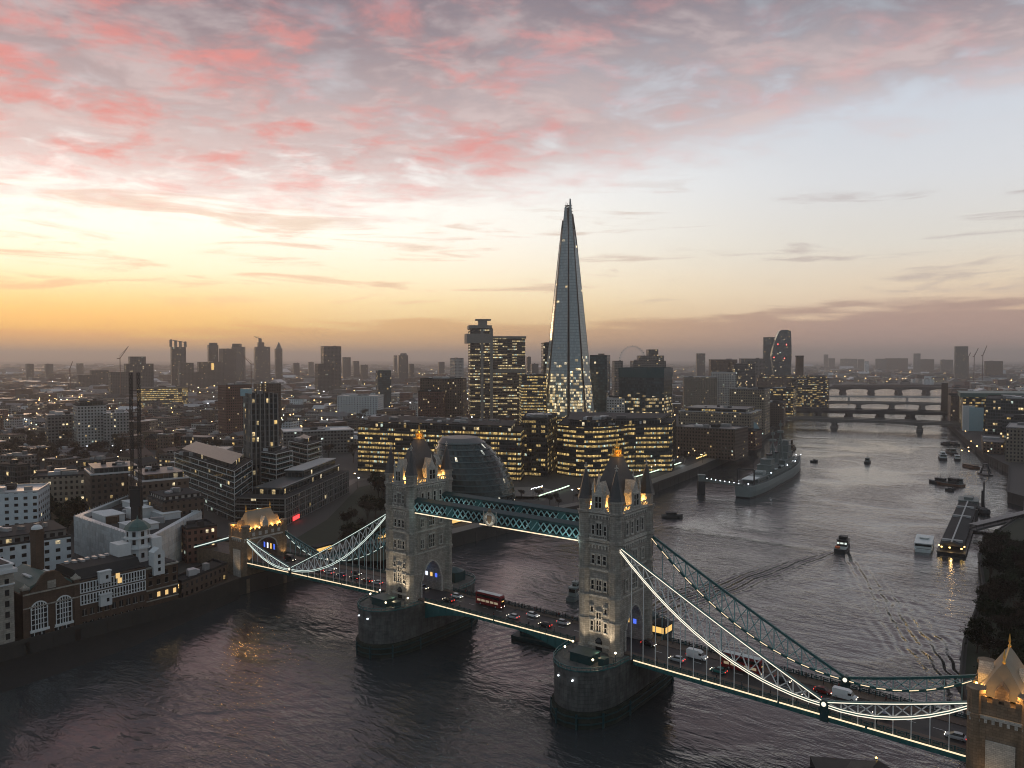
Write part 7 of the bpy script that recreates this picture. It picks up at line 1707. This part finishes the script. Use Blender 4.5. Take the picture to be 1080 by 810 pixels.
lamp('POINT', (-PL/2 + 0.6, 0, 3.2), 320, (1, 0.62, 0.25), None, 0.4, parent=Pn, name='pier_lamp')
RB = workboat('white river bus with a dark wrap of windows tied up left of the pontoon pier', 975, 576, 32, 8.6, 'boat_white', 'boat_white', ((-0.44, 0.26, 0.94, 2.6), (-0.1, 0.1, 0.5, 3.5)), ph + 0.05, False, 'river_bus', None, 1.6)
q2, q3 = ground_at(1026, 556, 6), ground_at(1110, 539, 6.8); B = Bld('gangway', 'long covered gangway from the pontoon pier to the right bank', 'gangway', (*q2, 0)); b = B.mb(); b.bar((*q2, 4.4), (*q3, 7.2), 4.4, 0.5); b.bar((*q2, 7.4), (*q3, 10.2), 4.8, 0.4); dvv = Vector((q3[0]-q2[0], q3[1]-q2[1], 0)).normalized(); nvv = Vector((-dvv.y, dvv.x, 0))
for s in (-2.1, 2.1):
    b.bar((q2[0] + nvv.x*s, q2[1] + nvv.y*s, 4.9), (q3[0] + nvv.x*s, q3[1] + nvv.y*s, 7.7), 0.2, 0.9); 
    for k in range(13): f = k / 12; x, y, z = q2[0] + (q3[0]-q2[0])*f + nvv.x*s, q2[1] + (q3[1]-q2[1])*f + nvv.y*s, 4.4 + 2.8*f; b.bar((x, y, z), (x, y, z + 3), 0.22)
B.part(b, 'covered_walk', 'roof_grey')
x, y = ground_at(1031, 539, 0)
for k, (px_, py_, lab) in enumerate(((1031.5, 541, 'first dark fender buoy right of the pontoon pier'), (1038.5, 543, 'second dark fender buoy, farther right of the pontoon pier'))):
    x, y = ground_at(px_, py_, 0); B = Bld('fender_float', lab, 'float', (x, y, 0)); b = B.mb(); b.lathe(x, y, [(2.6, -0.5), (3.4, 1.5), (3.0, 3.6), (1.2, 4.6), (0.01, 4.8)], 12); B.part(b, 'drum', 'boat_dark'); b = B.mb(); b.cone(x, y, 4.6, 7.5, 0.2, 0.15, 6); B.part(b, 'post', 'steel_dark')
B = Bld('barge', 'low dark floating boom behind the gangway', 'barge', (*ground_at(1045, 563, 0), 0)); b = B.mb(); b.bar((*ground_at(1024, 561, 0), 0.4), (*ground_at(1062, 566, 0), 0.4), 3.0, 1.6); B.part(b, 'boom', 'boat_dark')
# dark wharf corner and quay block on the right edge
qq = [ground_at(1066, 537, 0), ground_at(1065, 503, 0)]; 
# jetty with a lamp at the foot of the frame
x, y = ground_at(920, 812, 3); B = Bld('jetty', 'dark jetty roof with one amber lamp at the bottom edge, nearest the viewer', 'jetty', (x, y, 0)); b = B.mb(); b.obox(x - 1, y - 8, -1, 2.0, 16, 26, 0.5); b.loft([[(x - 6 + 1, y - 18, 3.2), (x + 7, y - 18, 3.2), (x, y - 18, 5.2)], [(x - 5, y + 1, 3.2), (x + 7, y + 1, 3.2), (x + 1, y + 1, 5.2)]]); b.obox(x + 0.5, y - 8, 2, 3.3, 9, 16, 0.1); B.part(b, 'roof', 'boat_dark'); b = B.mb(); b.bar((x + 0.5, y + 1.5, 2), (x + 0.5, y + 1.5, 5.4), 0.15); B.part(b, 'post', 'steel_dark'); b = B.mb(); b.lathe(x + 0.5, y + 1.5, [(0.02, 5.2), (0.28, 5.45), (0.02, 5.75)], 8); B.part(b, 'lamp_globe', 'lamp_gold')
# work pontoon and yellow barges under the near bridge tower
workboat('blue white patrol boat moored behind the bascules beside the nearer pier', 607, 631, 11, 4.2, 'hull_grey', 'hull_pale', ((-0.3, 0.2, 0.8, 3.6), (-0.1, 0.1, 0.5, 5.4)), 1.7, True, 'boat', None)
workboat('small dark tender in the stream near the warship gangway', 709, 546, 13, 4.4, 'boat_dark', 'boat_dark', ((-0.3, 0.2, 0.7, 1.8),), 0.6, True, 'boat', None)
workboat('teal work barge under the opening roadway beside the nearer pier', 572, 677, 22, 8, 'teal_dark', 'teal_dark', ((-0.35, 0.1, 0.7, 2.2),), 0.1, False, 'barge', None)
# kiosk hall at the foot of the nearer tower, upstream side
B = Bld('pier_kiosk', 'yellow lit kiosk on the pier behind the nearer tower', 'kiosk', (49, 14.5, 15.5)); b = B.mb(); b.box(46.5, 12.2, 15.5, 51, 17.5, 18.6); B.part(b, 'wall', 'teal_dark'); b = B.mb(); b.box(46.2, 11.9, 18.6, 51.3, 17.8, 18.9); b.cone(48.7, 14.8, 18.9, 20.4, 3.4, 0.3, 8); B.part(b, 'roof', 'roof_dark'); b = B.mb(); b.box(51.0, 12.7, 16.4, 51.06, 17.0, 18.2); b.box(46.9, 12.14, 16.4, 50.6, 12.2, 18.2); B.part(b, 'lit_window', 'glass_amber')
# ================================================================== traffic
plain('tyre', (0.012, 0.012, 0.012), 0.8, var=0.1); glow('head_light', (1.0, 0.86, 0.62), 5.0); glow('tail_light', (1.0, 0.035, 0.02), 3.0)
for nm, c_ in (('silver', (0.45, 0.47, 0.49)), ('white', (0.72, 0.73, 0.73)), ('black', (0.012, 0.013, 0.015)), ('red', (0.15, 0.014, 0.014)), ('blue', (0.03, 0.06, 0.12)), ('teal', (0.02, 0.14, 0.13)), ('bus_red', (0.20, 0.012, 0.015))): plain('paint_' + nm, c_, 0.3, var=0.08, bump=0, metal=0.2 if nm == 'silver' else 0.0)
def wheels(root, xs, hw, r=0.33, wd=0.22):
    for x in xs:
        for s in (-1, 1):
            wl = bpart(root, 'wheel', 'tyre', lambda b: b.limb((x, s*hw - s*wd, r), (x, s*hw, r), r, r, 12)); bpart(wl, 'rim', 'paint_silver', lambda b: b.limb((x, s*hw - s*0.02, r), (x, s*hw + s*0.012, r), r*0.6, r*0.55, 10))
def xsec(x, w, zl, zh, tuck=0.0): return [(x, -w, zl), (x, w, zl), (x, w, (zl+zh)/2), (x, w - tuck, zh), (x, -w + tuck, zh), (x, -w, (zl+zh)/2)]
def make_car(paint, label):
    r = thing('car', label, 'car', (0, 0, 0))
    bpart(r, 'body', 'paint_' + paint, lambda b: b.loft([xsec(x, w, zl, zh, 0.08) for x, w, zl, zh in ((-2.15, 0.72, 0.42, 0.82), (-2.0, 0.85, 0.25, 0.92), (-1.2, 0.9, 0.22, 0.95), (0.9, 0.9, 0.22, 0.93), (1.6, 0.88, 0.22, 0.84), (2.1, 0.78, 0.28, 0.68), (2.2, 0.66, 0.36, 0.6))]))
    bpart(r, 'cabin_glass', 'dark_pane', lambda b: b.loft([[(x, -w, 0.9), (x, w, 0.9), (x2, w2, 1.44), (x2, -w2, 1.44)] for x, w, x2, w2 in ((-1.75, 0.76, -1.35, 0.6), (-0.6, 0.82, -0.6, 0.66), (1.25, 0.78, 0.35, 0.62))]))
    bpart(r, 'roof', 'paint_' + paint, lambda b: b.loft([[(x, -w, 1.43), (x, w, 1.43), (x, w*0.9, z), (x, -w*0.9, z)] for x, w, z in ((-1.4, 0.6, 1.46), (-0.6, 0.66, 1.52), (0.35, 0.62, 1.47))]))
    for s in (-1, 1):
        bpart(r, 'head_light', 'head_light', lambda b: b.box(2.06, s*0.42, 0.52, 2.24, s*0.7, 0.68)); bpart(r, 'tail_light', 'tail_light', lambda b: b.box(-2.2, s*0.45, 0.62, -2.08, s*0.78, 0.82))
    wheels(r, (-1.3, 1.35), 0.9); return r
def make_van(paint, label):
    r = thing('van', label, 'van', (0, 0, 0))
    bpart(r, 'body', 'paint_' + paint, lambda b: b.loft([xsec(x, w, 0.3, zh, 0.14) for x, w, zh in ((-2.9, 0.95, 2.35), (-2.7, 0.98, 2.5), (0.9, 0.98, 2.5), (1.5, 0.96, 2.2), (2.1, 0.94, 1.35), (2.8, 0.88, 1.1), (2.95, 0.8, 0.85))]))
    bpart(r, 'windscreen', 'dark_pane', lambda b: b.face([(1.52, -0.8, 2.14), (2.14, -0.84, 1.38), (2.14, 0.84, 1.38), (1.52, 0.8, 2.14)][::-1]) or b.box(0.9, -0.99, 1.4, 1.75, 0.99, 1.95))
    for s in (-1, 1): bpart(r, 'head_light', 'head_light', lambda b: b.box(2.75, s*0.55, 0.75, 2.97, s*0.8, 0.95)); bpart(r, 'tail_light', 'tail_light', lambda b: b.box(-2.95, s*0.78, 0.8, -2.88, s*0.94, 1.2))
    wheels(r, (-1.9, 1.9), 0.98, 0.36); return r
def make_bus(label):
    r = thing('bus', label, 'bus', (0, 0, 0))
    bpart(r, 'body', 'paint_bus_red', lambda b: (b.loft([xsec(x, w, 0.35, zh, 0.15) for x, w, zh in ((-5.5, 1.2, 4.2), (-5.3, 1.26, 4.35), (5.0, 1.26, 4.35), (5.4, 1.2, 4.1), (5.5, 1.15, 3.6))])))
    bpart(r, 'roof', 'boat_white', lambda b: b.box(-5.2, -1.05, 4.35, 4.9, 1.05, 4.42)); glow('bus_window', (1.0, 0.72, 0.38), 0.22)
    w_ = bpart(r, 'window_band', 'dark_pane', lambda b: [b.box(-5.0, -1.28, z0, 5.0, 1.28, z1) for z0, z1 in ((2.85, 3.75),)]); bpart(r, 'lit_window', 'bus_window', lambda b: [b.box(-4.8 + k*1.9, -1.28, 1.35, -3.3 + k*1.9, 1.28, 2.1) for k in range(5)])
    bpart(r, 'windscreen', 'dark_pane', lambda b: b.box(5.42, -1.0, 1.2, 5.54, 1.0, 3.5)); bpart(r, 'destination_blind', 'glass_amber', lambda b: b.box(5.5, -0.6, 2.4, 5.56, 0.6, 2.75))
    for s in (-1, 1): bpart(r, 'head_light', 'head_light', lambda b: b.box(5.45, s*0.75, 0.6, 5.56, s*1.0, 0.82)); bpart(r, 'tail_light', 'tail_light', lambda b: b.box(-5.56, s*0.9, 0.9, -5.48, s*1.12, 1.3))
    wheels(r, (-3.4, 3.3), 1.26, 0.48, 0.3); return r
LN = {'n': 2.6, 's': -2.6}
def spot(px_, py_, lane):
    d = FW + RT * (px_ - 540) / FPX + UP * (405 - py_) / FPX; yy = LN[lane]; q = CAM + d * ((yy - CAM[1]) / d[1]); x = float(q[0]); return (x, yy, deck_z(x) + 0.03 if not 30 < abs(x) < 52 else 15.75), 0.0 if lane == 'n' else math.pi
first = {}
def car(kind, paint, px_, py_, lane, label, group='traffic on the bridge'):
    loc, rz = spot(px_, py_, lane); key = (kind, paint)
    if key not in first: first[key] = o = make_car(paint, label) if kind == 'car' else make_van(paint, label); o.location = loc; o.rotation_euler.z = rz; o['group'] = group; return o
    return dup(first[key], loc, rz, label, group)
bus1 = make_bus('red double deck bus with a pale roof in the middle of the opening roadway'); loc, rz = spot(517, 634, 'n'); bus1.location = loc; bus1.rotation_euler.z = rz; bus1['group'] = 'red buses on the bridge'
loc, rz = spot(783, 702, 'n'); dup(bus1, loc, rz, 'red double deck bus half hidden behind the near chain right of the nearer tower', 'red buses on the bridge')
car('car', 'white', 482, 630, 'n', 'white car following the bus, just past the farther tower'); car('car', 'black', 473, 633, 's', 'black car with a red tail lamp beside the farther tower'); car('car', 'silver', 541, 649, 's', 'silver car in the near lane beside the front of the bus'); car('car', 'white', 562, 649, 'n', 'white car in front of the bus on the opening roadway')
car('car', 'black', 575, 660, 's', 'black car in the near lane by the nearer pier'); car('car', 'silver', 594, 657, 'n', 'silver car about to pass the nearer tower'); car('car', 'silver', 446, 633, 'n', 'silver car with headlamps on coming out of the farther arch'); car('car', 'red', 432, 632, 's', 'red car with tail lamps entering the farther arch')
car('car', 'black', 684, 683, 'n', 'black car with headlamps on coming out of the nearer arch'); car('car', 'silver', 714, 696, 's', 'silver hatchback below the near chain right of the nearer tower'); car('van', 'white', 735, 694, 'n', 'white panel van just ahead of the silver hatchback'); car('car', 'teal', 758, 702, 's', 'dark teal car between the white panel van and the second bus')
car('van', 'white', 891, 733, 'n', 'white van near the joint of the right-hand chains'); car('car', 'red', 868, 728, 'n', 'red car behind the white van at the chain joint'); car('car', 'black', 856, 742, 's', 'black car in the near lane by the chain joint'); car('car', 'silver', 1008, 779, 's', 'silver estate car beside the right abutment tower'); car('car', 'blue', 930, 754, 's', 'dark blue car under the low end of the right chain'); car('car', 'black', 825, 722, 'n', 'black car between the second bus and the red car')
for k, (px_, py_, ln, cl, lab) in enumerate(((398, 612, 's', 'silver', 'silver car with bright tail lamps just left of the farther tower'), (387, 609, 's', 'red', 'red car second in the queue left of the farther tower'), (374, 606, 's', 'black', 'black car third in the queue left of the farther tower'), (360, 603, 's', 'blue', 'dark blue car fourth in the queue left of the farther tower'), (347, 600, 's', 'silver', 'silver car fifth in the queue left of the farther tower'), (336, 596, 's', 'black', 'black car near the joint of the far chains'), (350, 594, 'n', 'white', 'white car coming the other way at the chain joint'), (376, 600, 'n', 'black', 'black car coming the other way past the queue'))): car('car', cl, px_, py_, ln, lab)
car('van', 'black', 306, 590, 'n', 'black van beside the gold-roofed abutment')
for k, (px_, py_, lab) in enumerate(((204, 607, 'car with red lamps on the street below the sheeted building'), (45, 531, 'car with red lamps on the street by the white rendered block'), (78, 537, 'second car with red lamps on the street by the mansion block'))):
    x, y = ground_at(px_, py_); dup(first[('car', 'red')], (x, y, GZ + 0.05), -1.1 + k, lab, 'cars on the back streets')
# ================================================================== people on the bridge
for nm, c_ in (('coat_black', (0.012, 0.012, 0.014)), ('coat_navy', (0.02, 0.03, 0.055)), ('coat_brown', (0.06, 0.04, 0.028)), ('coat_red', (0.16, 0.025, 0.022)), ('coat_grey', (0.10, 0.10, 0.105)), ('jeans', (0.02, 0.026, 0.04)), ('skin', (0.42, 0.26, 0.19)), ('hair_dark', (0.015, 0.011, 0.009))): plain(nm, c_, 0.8, var=0.2, bump=0)
def make_body(stride, lean, armf):
    me = bpy.data.meshes.new('person'); ob = bpy.data.objects.new('tmp', me); col.objects.link(ob)
    V = [(0, 0, 0.95), (0.01, 0, 1.15), (lean*0.3, 0, 1.36), (lean*0.4, 0, 1.5), (lean*0.45 + 0.02, 0, 1.62), (lean*0.45, 0, 1.74)]; rad = [0.15, 0.15, 0.16, 0.065, 0.10, 0.085]; E = [(0, 1), (1, 2), (2, 3), (3, 4), (4, 5)]
    for s in (-1, 1):
        i = len(V); sw = stride * s; V += [(0, s*0.09, 0.88), (sw*0.5 + 0.03, s*0.10, 0.50), (sw, s*0.10, 0.09), (sw + 0.17, s*0.12, 0.04)]; rad += [0.105, 0.075, 0.05, 0.04]; E += [(0, i), (i, i+1), (i+1, i+2), (i+2, i+3)]
        i = len(V); a = armf * -s; V += [(lean*0.3, s*0.2, 1.4), (a*0.4 - 0.02, s*0.26, 1.13), (a + 0.06, s*0.25, 0.9), (a + 0.1, s*0.245, 0.8)]; rad += [0.075, 0.055, 0.042, 0.035]; E += [(2, i), (i, i+1), (i+1, i+2), (i+2, i+3)]
    me.from_pydata(V, E, []); md = ob.modifiers.new('Skin', 'SKIN')
    for k, sv_ in enumerate(me.skin_vertices[0].data): sv_.radius = (rad[k], rad[k] * 0.85); sv_.use_root = (k == 0)
    ss = ob.modifiers.new('Sub', 'SUBSURF'); ss.levels = 1; ss.render_levels = 1
    dg = bpy.context.evaluated_depsgraph_get(); dg.update(); out = bpy.data.meshes.new_from_object(ob.evaluated_get(dg)); bpy.data.objects.remove(ob); out.name = 'person'
    out.polygons.foreach_set('use_smooth', [True] * len(out.polygons)); return out
def dress(me, coat, legs='jeans'):
    m2 = me.copy(); m2.materials.clear(); [m2.materials.append(MATS[q]) for q in (coat, legs, 'skin')]
    m2.polygons.foreach_set('material_index', [2 if p.center.z > 1.5 or (p.center.z < 0.86 and abs(p.center.y) > 0.19) else (0 if p.center.z > 0.78 else 1) for p in m2.polygons]); return m2
bodies = [make_body(0.22, 0.1, 0.14), make_body(0.02, 0.02, 0.03), make_body(-0.16, 0.06, -0.1)]
coats = ['coat_black', 'coat_navy', 'coat_brown', 'coat_red', 'coat_grey']
dressed = [dress(b_, c_) for b_ in bodies for c_ in coats]
hb = MB(); hb.lathe(0.045, 0, [(0.112, 1.60), (0.118, 1.68), (0.10, 1.76), (0.05, 1.81), (0.005, 1.825)], 10); hair0 = hb.build('hair', 'hair_dark', None, smooth=True); hair_me = hair0.data; bpy.data.objects.remove(hair0)
rp = random.Random(5); cn = {'coat_black': 'black', 'coat_navy': 'navy', 'coat_brown': 'brown', 'coat_red': 'dark red', 'coat_grey': 'grey'}
def people(n, x0, x1, yside, where, grp):
    for k in range(n):
        i = rp.randrange(len(dressed)); x = x0 + (x1 - x0) * (k + rp.uniform(0.1, 0.9)) / n; y = yside + rp.uniform(-0.7, 0.7)
        o = bpy.data.objects.new('person', dressed[i]); col.objects.link(o); o.location = (x, y, deck_z(x) + 0.16); o.rotation_euler = (0, 0, rp.choice((0, math.pi)) + rp.uniform(-0.4, 0.4)); sc = rp.uniform(0.92, 1.06); o.scale = (sc, sc, sc)
        tag(o, f'{("walker", "bystander", "walker")[i // 5]} in a {cn[coats[i % 5]]} coat {where}', 'person', grp, True); h = bpy.data.objects.new('hair', hair_me); col.objects.link(h); h.parent = o
people(44, -27, 29, 6.6, 'in the crowd along the opening roadway far rail', 'pedestrians on the opening roadway')
people(26, 54, 128, 8.0, 'on the far footway under the dashed chain', 'pedestrians on the right-hand span'); people(10, -130, -56, -8.0, 'on the near footway of the far span', 'pedestrians on the far span'); people(9, 56, 120, -8.0, 'on the near footway under the lit chain', 'pedestrians under the lit chain')
people(6, -26, 26, -6.6, 'on the near footway of the opening roadway', 'pedestrians on the near footway')
# ================================================================== trees
def leafmat(name, rgb):
    m, t, b = new_mat(name); n = t.noise(t.new('ShaderNodeTexCoord').outputs['Object'], 0.5, 3.0); k = t.m('ADD', 0.5, n); rn = t.new('ShaderNodeObjectInfo').outputs['Random']; k = t.m('MULTIPLY', k, t.m('ADD', 0.7, t.m('MULTIPLY', rn, 0.6)))
    t.put(b.inputs['Base Color'], t.mix(1.0, rgb, t.comb(k, k, k), 'MULTIPLY')); b.inputs['Roughness'].default_value = 0.9; b.inputs['Specular IOR Level'].default_value = 0.1; return m
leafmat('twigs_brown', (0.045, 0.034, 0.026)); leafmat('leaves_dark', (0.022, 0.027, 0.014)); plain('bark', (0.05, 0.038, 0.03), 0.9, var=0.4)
def tree_mesh(seed, H=12, Rr=4.6, n=900, leaf=0.42):
    r = random.Random(seed); tb = MB(); lb = MB(); tips = []
    tb.limb((0, 0, -0.3), (0.2, 0.1, H*0.3), 0.34, 0.24, 7)
    for k in range(8):
        a = 2*math.pi*k/8 + r.uniform(-.4, .4); l = Rr * r.uniform(0.5, 0.85); p = (0.2 * (k % 3), 0.1, H * r.uniform(0.22, 0.42)); q = (l*math.cos(a)*0.7, l*math.sin(a)*0.7, H * r.uniform(0.5, 0.85)); tb.limb(p, q, 0.15, 0.07, 5)
        for j in range(4): e = (q[0] + r.uniform(-1.6, 1.6), q[1] + r.uniform(-1.6, 1.6), q[2] + r.uniform(-0.8, 1.9)); tb.limb(q, e, 0.06, 0.02, 4); tips.append(e); tips.append(((q[0]+e[0])/2, (q[1]+e[1])/2, (q[2]+e[2])/2))
    tips.append((0, 0, H*0.9)); tips.append((0.5, -0.6, H*0.8))
    for k in range(n):
        t_ = r.choice(tips); c = Vector((t_[0] + r.gauss(0, 0.75), t_[1] + r.gauss(0, 0.75), t_[2] + r.gauss(0, 0.6))); d = Vector((r.gauss(0, 1), r.gauss(0, 1), r.gauss(0, 1))).normalized(); e = d.orthogonal().normalized() * leaf * r.uniform(0.3, 0.8); d = d * leaf * r.uniform(0.6, 1.5); lb.face([c - d, c + e, c + d, c - e])
    return tb, lb
protos = []
def tree_proto(seed, label, mat, **k):
    r = thing('tree', label, 'tree', (0, 0, -500)); tb, lb = tree_mesh(seed, **k); tb.build('trunk', 'bark', r); lb.build('crown', mat, r); return r
TP = [tree_proto(1, 'dark tree proto a', 'twigs_brown'), tree_proto(2, 'dark tree proto b', 'leaves_dark', n=1500, leaf=0.5), tree_proto(3, 'dark tree proto c', 'twigs_brown', H=14, Rr=5.4, n=1200, leaf=0.42), tree_proto(4, 'dark tree proto d', 'leaves_dark', H=9, Rr=5, n=1300, leaf=0.55)]
placed = []; rt_ = random.Random(21)
def tree(x, y, label, group, kinds=(0, 1, 2, 3), s=(0.8, 1.25), z=GZ, share=True):
    p = TP[rt_.choice(kinds)]; sc = rt_.uniform(*s); placed.append(p); return dup(p, (x, y, z), rt_.uniform(0, 6.28), label, group, share, (sc, sc, sc * rt_.uniform(0.9, 1.12)))
def grove(poly_px, n, label, group, kinds=(0, 1, 2, 3), s=(0.8, 1.25), mind=5.0, z=GZ, foot=True):
    poly = [ground_at(*p) for p in poly_px] if len(poly_px[0]) == 2 and max(p[0] for p in poly_px) <= 1200 and not isinstance(poly_px, tuple) else list(poly_px)
    xs, ys = [p[0] for p in poly], [p[1] for p in poly]; got = []; k = 0
    while len(got) < n and k < n * 60:
        k += 1; x, y = rt_.uniform(min(xs), max(xs)), rt_.uniform(min(ys), max(ys))
        if not pt_in(poly, x, y) or any((x-a)**2 + (y-b_)**2 < mind**2 for a, b_ in got): continue
        if foot and any((x-fx)**2 + (y-fy)**2 < (fr*0.85)**2 for fx, fy, fr in FOOT): continue
        got.append((x, y)); tree(x, y, label, group, kinds, s, z)
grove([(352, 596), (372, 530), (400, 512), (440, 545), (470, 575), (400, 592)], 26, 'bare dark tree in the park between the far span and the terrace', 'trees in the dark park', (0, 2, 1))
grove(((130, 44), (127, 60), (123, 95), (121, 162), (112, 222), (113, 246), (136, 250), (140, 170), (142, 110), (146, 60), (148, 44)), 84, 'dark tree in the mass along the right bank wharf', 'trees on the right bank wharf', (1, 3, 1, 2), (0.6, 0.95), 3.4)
grove([(36, 575), (60, 540), (100, 540), (104, 560), (80, 572)], 9, 'dark tree in the yard left of the sheeted building', 'trees by the sheeted building', (1, 3))
grove([(10, 470), (120, 465), (130, 488), (90, 496), (10, 500)], 44, 'brown bare tree in the large garden behind the mansion block', 'trees in the large garden', (0, 2), (0.9, 1.4), 6)
grove([(500, 545), (560, 520), (610, 520), (680, 500), (700, 500), (610, 532), (520, 552)], 14, 'small bare tree on the riverside walk before the curved offices', 'trees on the riverside walk', (0, 2), (0.4, 0.6))
x, y = ground_at(722, 490); tree(x, y, 'white lit bare tree by the landing of the warship gangway', None, (0,), (0.9, 0.9)); lamp('POINT', (x - 1, y - 4, GZ + 4), 900, (0.85, 0.95, 1.0), None, 0.5, name='tree_lamp')
for k in range(46):       # street trees through the town, spread out
    for _ in range(40):
        px_, py_ = rt_.uniform(0, 400), rt_.choice((rt_.uniform(425, 470), rt_.uniform(440, 500))); x, y = ground_at(px_, py_)
        if free(x, y, 2) and on_land(x, y, 8): break
    tree(x, y, 'bare street tree between the rooftops on the left', 'street trees of the town', (0, 2), (0.8, 1.3))
for p in TP:
    for c_ in list(p.children): bpy.data.objects.remove(c_)
    bpy.data.objects.remove(p)
# ================================================================== street lamps
glow('street_glow', (1.0, 0.62, 0.24), 8.5); glow('street_glow_white', (0.9, 0.95, 1.0), 6.0)
def lamp_proto(mat, label, rad=0.55):
    r = thing('street_lamp', label, 'street lamp', (0, 0, -500)); bpart(r, 'post', 'steel_dark', lambda b: (b.cone(0, 0, 0, 7.6, 0.12, 0.07, 5), b.bar((0, 0, 7.5), (0.9, 0, 7.7), 0.1))); bpart(r, 'lantern', mat, lambda b: b.lathe(0.9, 0, [(0.05, 7.35), (rad, 7.6), (rad, 7.75), (0.05, 8.0)], 6)); return r
LPs = [lamp_proto('street_glow', 'lamp proto a'), lamp_proto('street_glow_white', 'lamp proto b', 0.5)]
rl = random.Random(31)
def street_lamp(x, y, label, group, kind=None, s=1.0): return dup(LPs[rl.random() < 0.3 if kind is None else kind], (x, y, GZ), rl.uniform(0, 6.28), label, group, True, (s, s, 1))
cnt = 0
for _ in range(4000):
    if cnt >= 130: break
    D = rl.uniform(330, 1100); px_ = rl.uniform(-5, 800); x, y = at_depth(px_, D)
    if on_land(x, y, 5) and free(x, y, -3) and all((x - c_[1])**2 + (y - c_[2])**2 > (c_[3]*1.05)**2 for c_ in cells[:NEAR + 200] if abs(c_[1] - x) < 60): street_lamp(x, y, 'street lamp glowing between the buildings of the left bank', 'street lamps of the left bank', None, 1.0 + D / 1500); cnt += 1
for k in range(26):
    f = k / 25; x, y = ground_at(560 + 40*f, 528 - 12*f) if k < 8 else ground_at(672 + (f-0.3)/0.7*100, 508 - (f-0.3)/0.7*40); street_lamp(x, y, 'low lamp along the riverside walk below the curved offices', 'lamps of the riverside walk', 1 if k < 8 else 0, 0.7)
for k in range(14): x, y = ground_at(1012 + 60 * rl.random(), 458 + 28*rl.random()); street_lamp(x, y, 'amber lamp on the right bank quay', 'lamps on the right quay', 0, 1.2)
for p in LPs:
    for c_ in list(p.children): bpy.data.objects.remove(c_)
    bpy.data.objects.remove(p)
fl = MB(); fw_ = MB()
for _ in range(1500):      # the countless lights of the far streets
    D = 1000 * math.exp(rl.uniform(0, 1.75)); px_ = rl.uniform(-10, 1095); x, y = at_depth(px_, D)
    if not on_land(x, y, 8): continue
    s = 0.35 + D / 2600 * rl.uniform(0.5, 1.3); z = GZ + rl.uniform(7, 15); fl.lathe(x, y, [(0.02, z - s), (s, z), (0.02, z + s)], 5, rl.choice((0, 0, 0, 1)))
o = fl.build('distant_lights', ['street_glow', 'street_glow_white']); struct(o, 'stuff'); o['label'] = 'countless warm pinpoint lights of the far streets'; o['category'] = 'lights'
# lit handrails along the riverside walk
glow('rail_glow', (0.75, 1.0, 0.72), 1.6)
for pts, lab in (([(568, 526), (580, 522), (592, 518), (600, 515)], 'pale green lit handrail curving by the amphitheatre'), ([(668, 506), (688, 500), (704, 495), (718, 490)], 'pale green lit handrail running along the river wall past the curved offices')):
    P_ = [ground_at(*p) for p in pts]; B = Bld('lit_handrail', lab, 'handrail', (*P_[0], GZ)); b = B.mb()
    for p, q in zip(P_, P_[1:]): b.bar((*p, GZ + 1.9), (*q, GZ + 1.9), 0.9, 0.5)
    B.part(b, 'glowing_rail', 'rail_glow'); b = B.mb()
    for p, q in zip(P_, P_[1:]):
        for k in range(6): f = k / 6; b.obox(p[0] + (q[0]-p[0])*f, p[1] + (q[1]-p[1])*f, GZ, GZ + 1.7, 0.2, 0.2)
    B.part(b, 'post', 'steel_dark')
glow('festoon', (1.0, 0.66, 0.2), 2.4); P_ = [ground_at(*p) for p in ((735, 487), (746, 483), (757, 479), (768, 474))]; B = Bld('light_string', 'string of yellow lights along the dark wharf opposite the warship', 'lights', (*P_[0], GZ)); b = B.mb()
for p, q in zip(P_, P_[1:]):
    for k in range(7): f = k / 7; b.lathe(p[0] + (q[0]-p[0])*f, p[1] + (q[1]-p[1])*f, [(0.02, 9.2), (0.75, 9.8), (0.02, 10.4)], 6)
B.part(b, 'bulb', 'festoon'); b = B.mb()
for p, q in zip(P_, P_[1:]): b.bar((*p, 9.9), (*q, 9.9), 0.12); b.bar((*p, GZ), (*p, 9.9), 0.2)
B.part(b, 'cable', 'steel_dark')
P_ = [ground_at(*p) for p in ((340, 583), (352, 580))]
# yellow lit low pavilions on the park path
for pa_, pb2, lab in (((331, 584), (349, 579), 'low yellow lit pavilion in the park behind the far chain'), ((394, 570), (408, 566), 'short yellow lit pavilion beside the farther tower'), ((474, 553), (497, 547), 'yellow lit pavilion under the high walkway on the far bank')):
    p, q = ground_at(*pa_), ground_at(*pb2); B = Bld('pavilion', lab, 'pavilion', (*p, GZ)); b = B.mb(); b.bar((*p, GZ + 1.6), (*q, GZ + 1.6), 4, 3.2); B.part(b, 'wall', 'steel_dark'); b = B.mb(); b.bar((*p, GZ + 3.3), (*q, GZ + 3.3), 5, 0.3); B.part(b, 'roof', 'roof_dark'); d_ = Vector((q[0]-p[0], q[1]-p[1])).normalized(); nn = Vector((d_.y, -d_.x)); 
    if nn.x * (CAM[0] - p[0]) + nn.y * (CAM[1] - p[1]) < 0: nn = -nn
    b = B.mb(); b.bar((p[0] + nn.x*2.05, p[1] + nn.y*2.05, GZ + 1.6), (q[0] + nn.x*2.05, q[1] + nn.y*2.05, GZ + 1.6), 0.12, 1.8); B.part(b, 'lit_window', 'glass_amber')
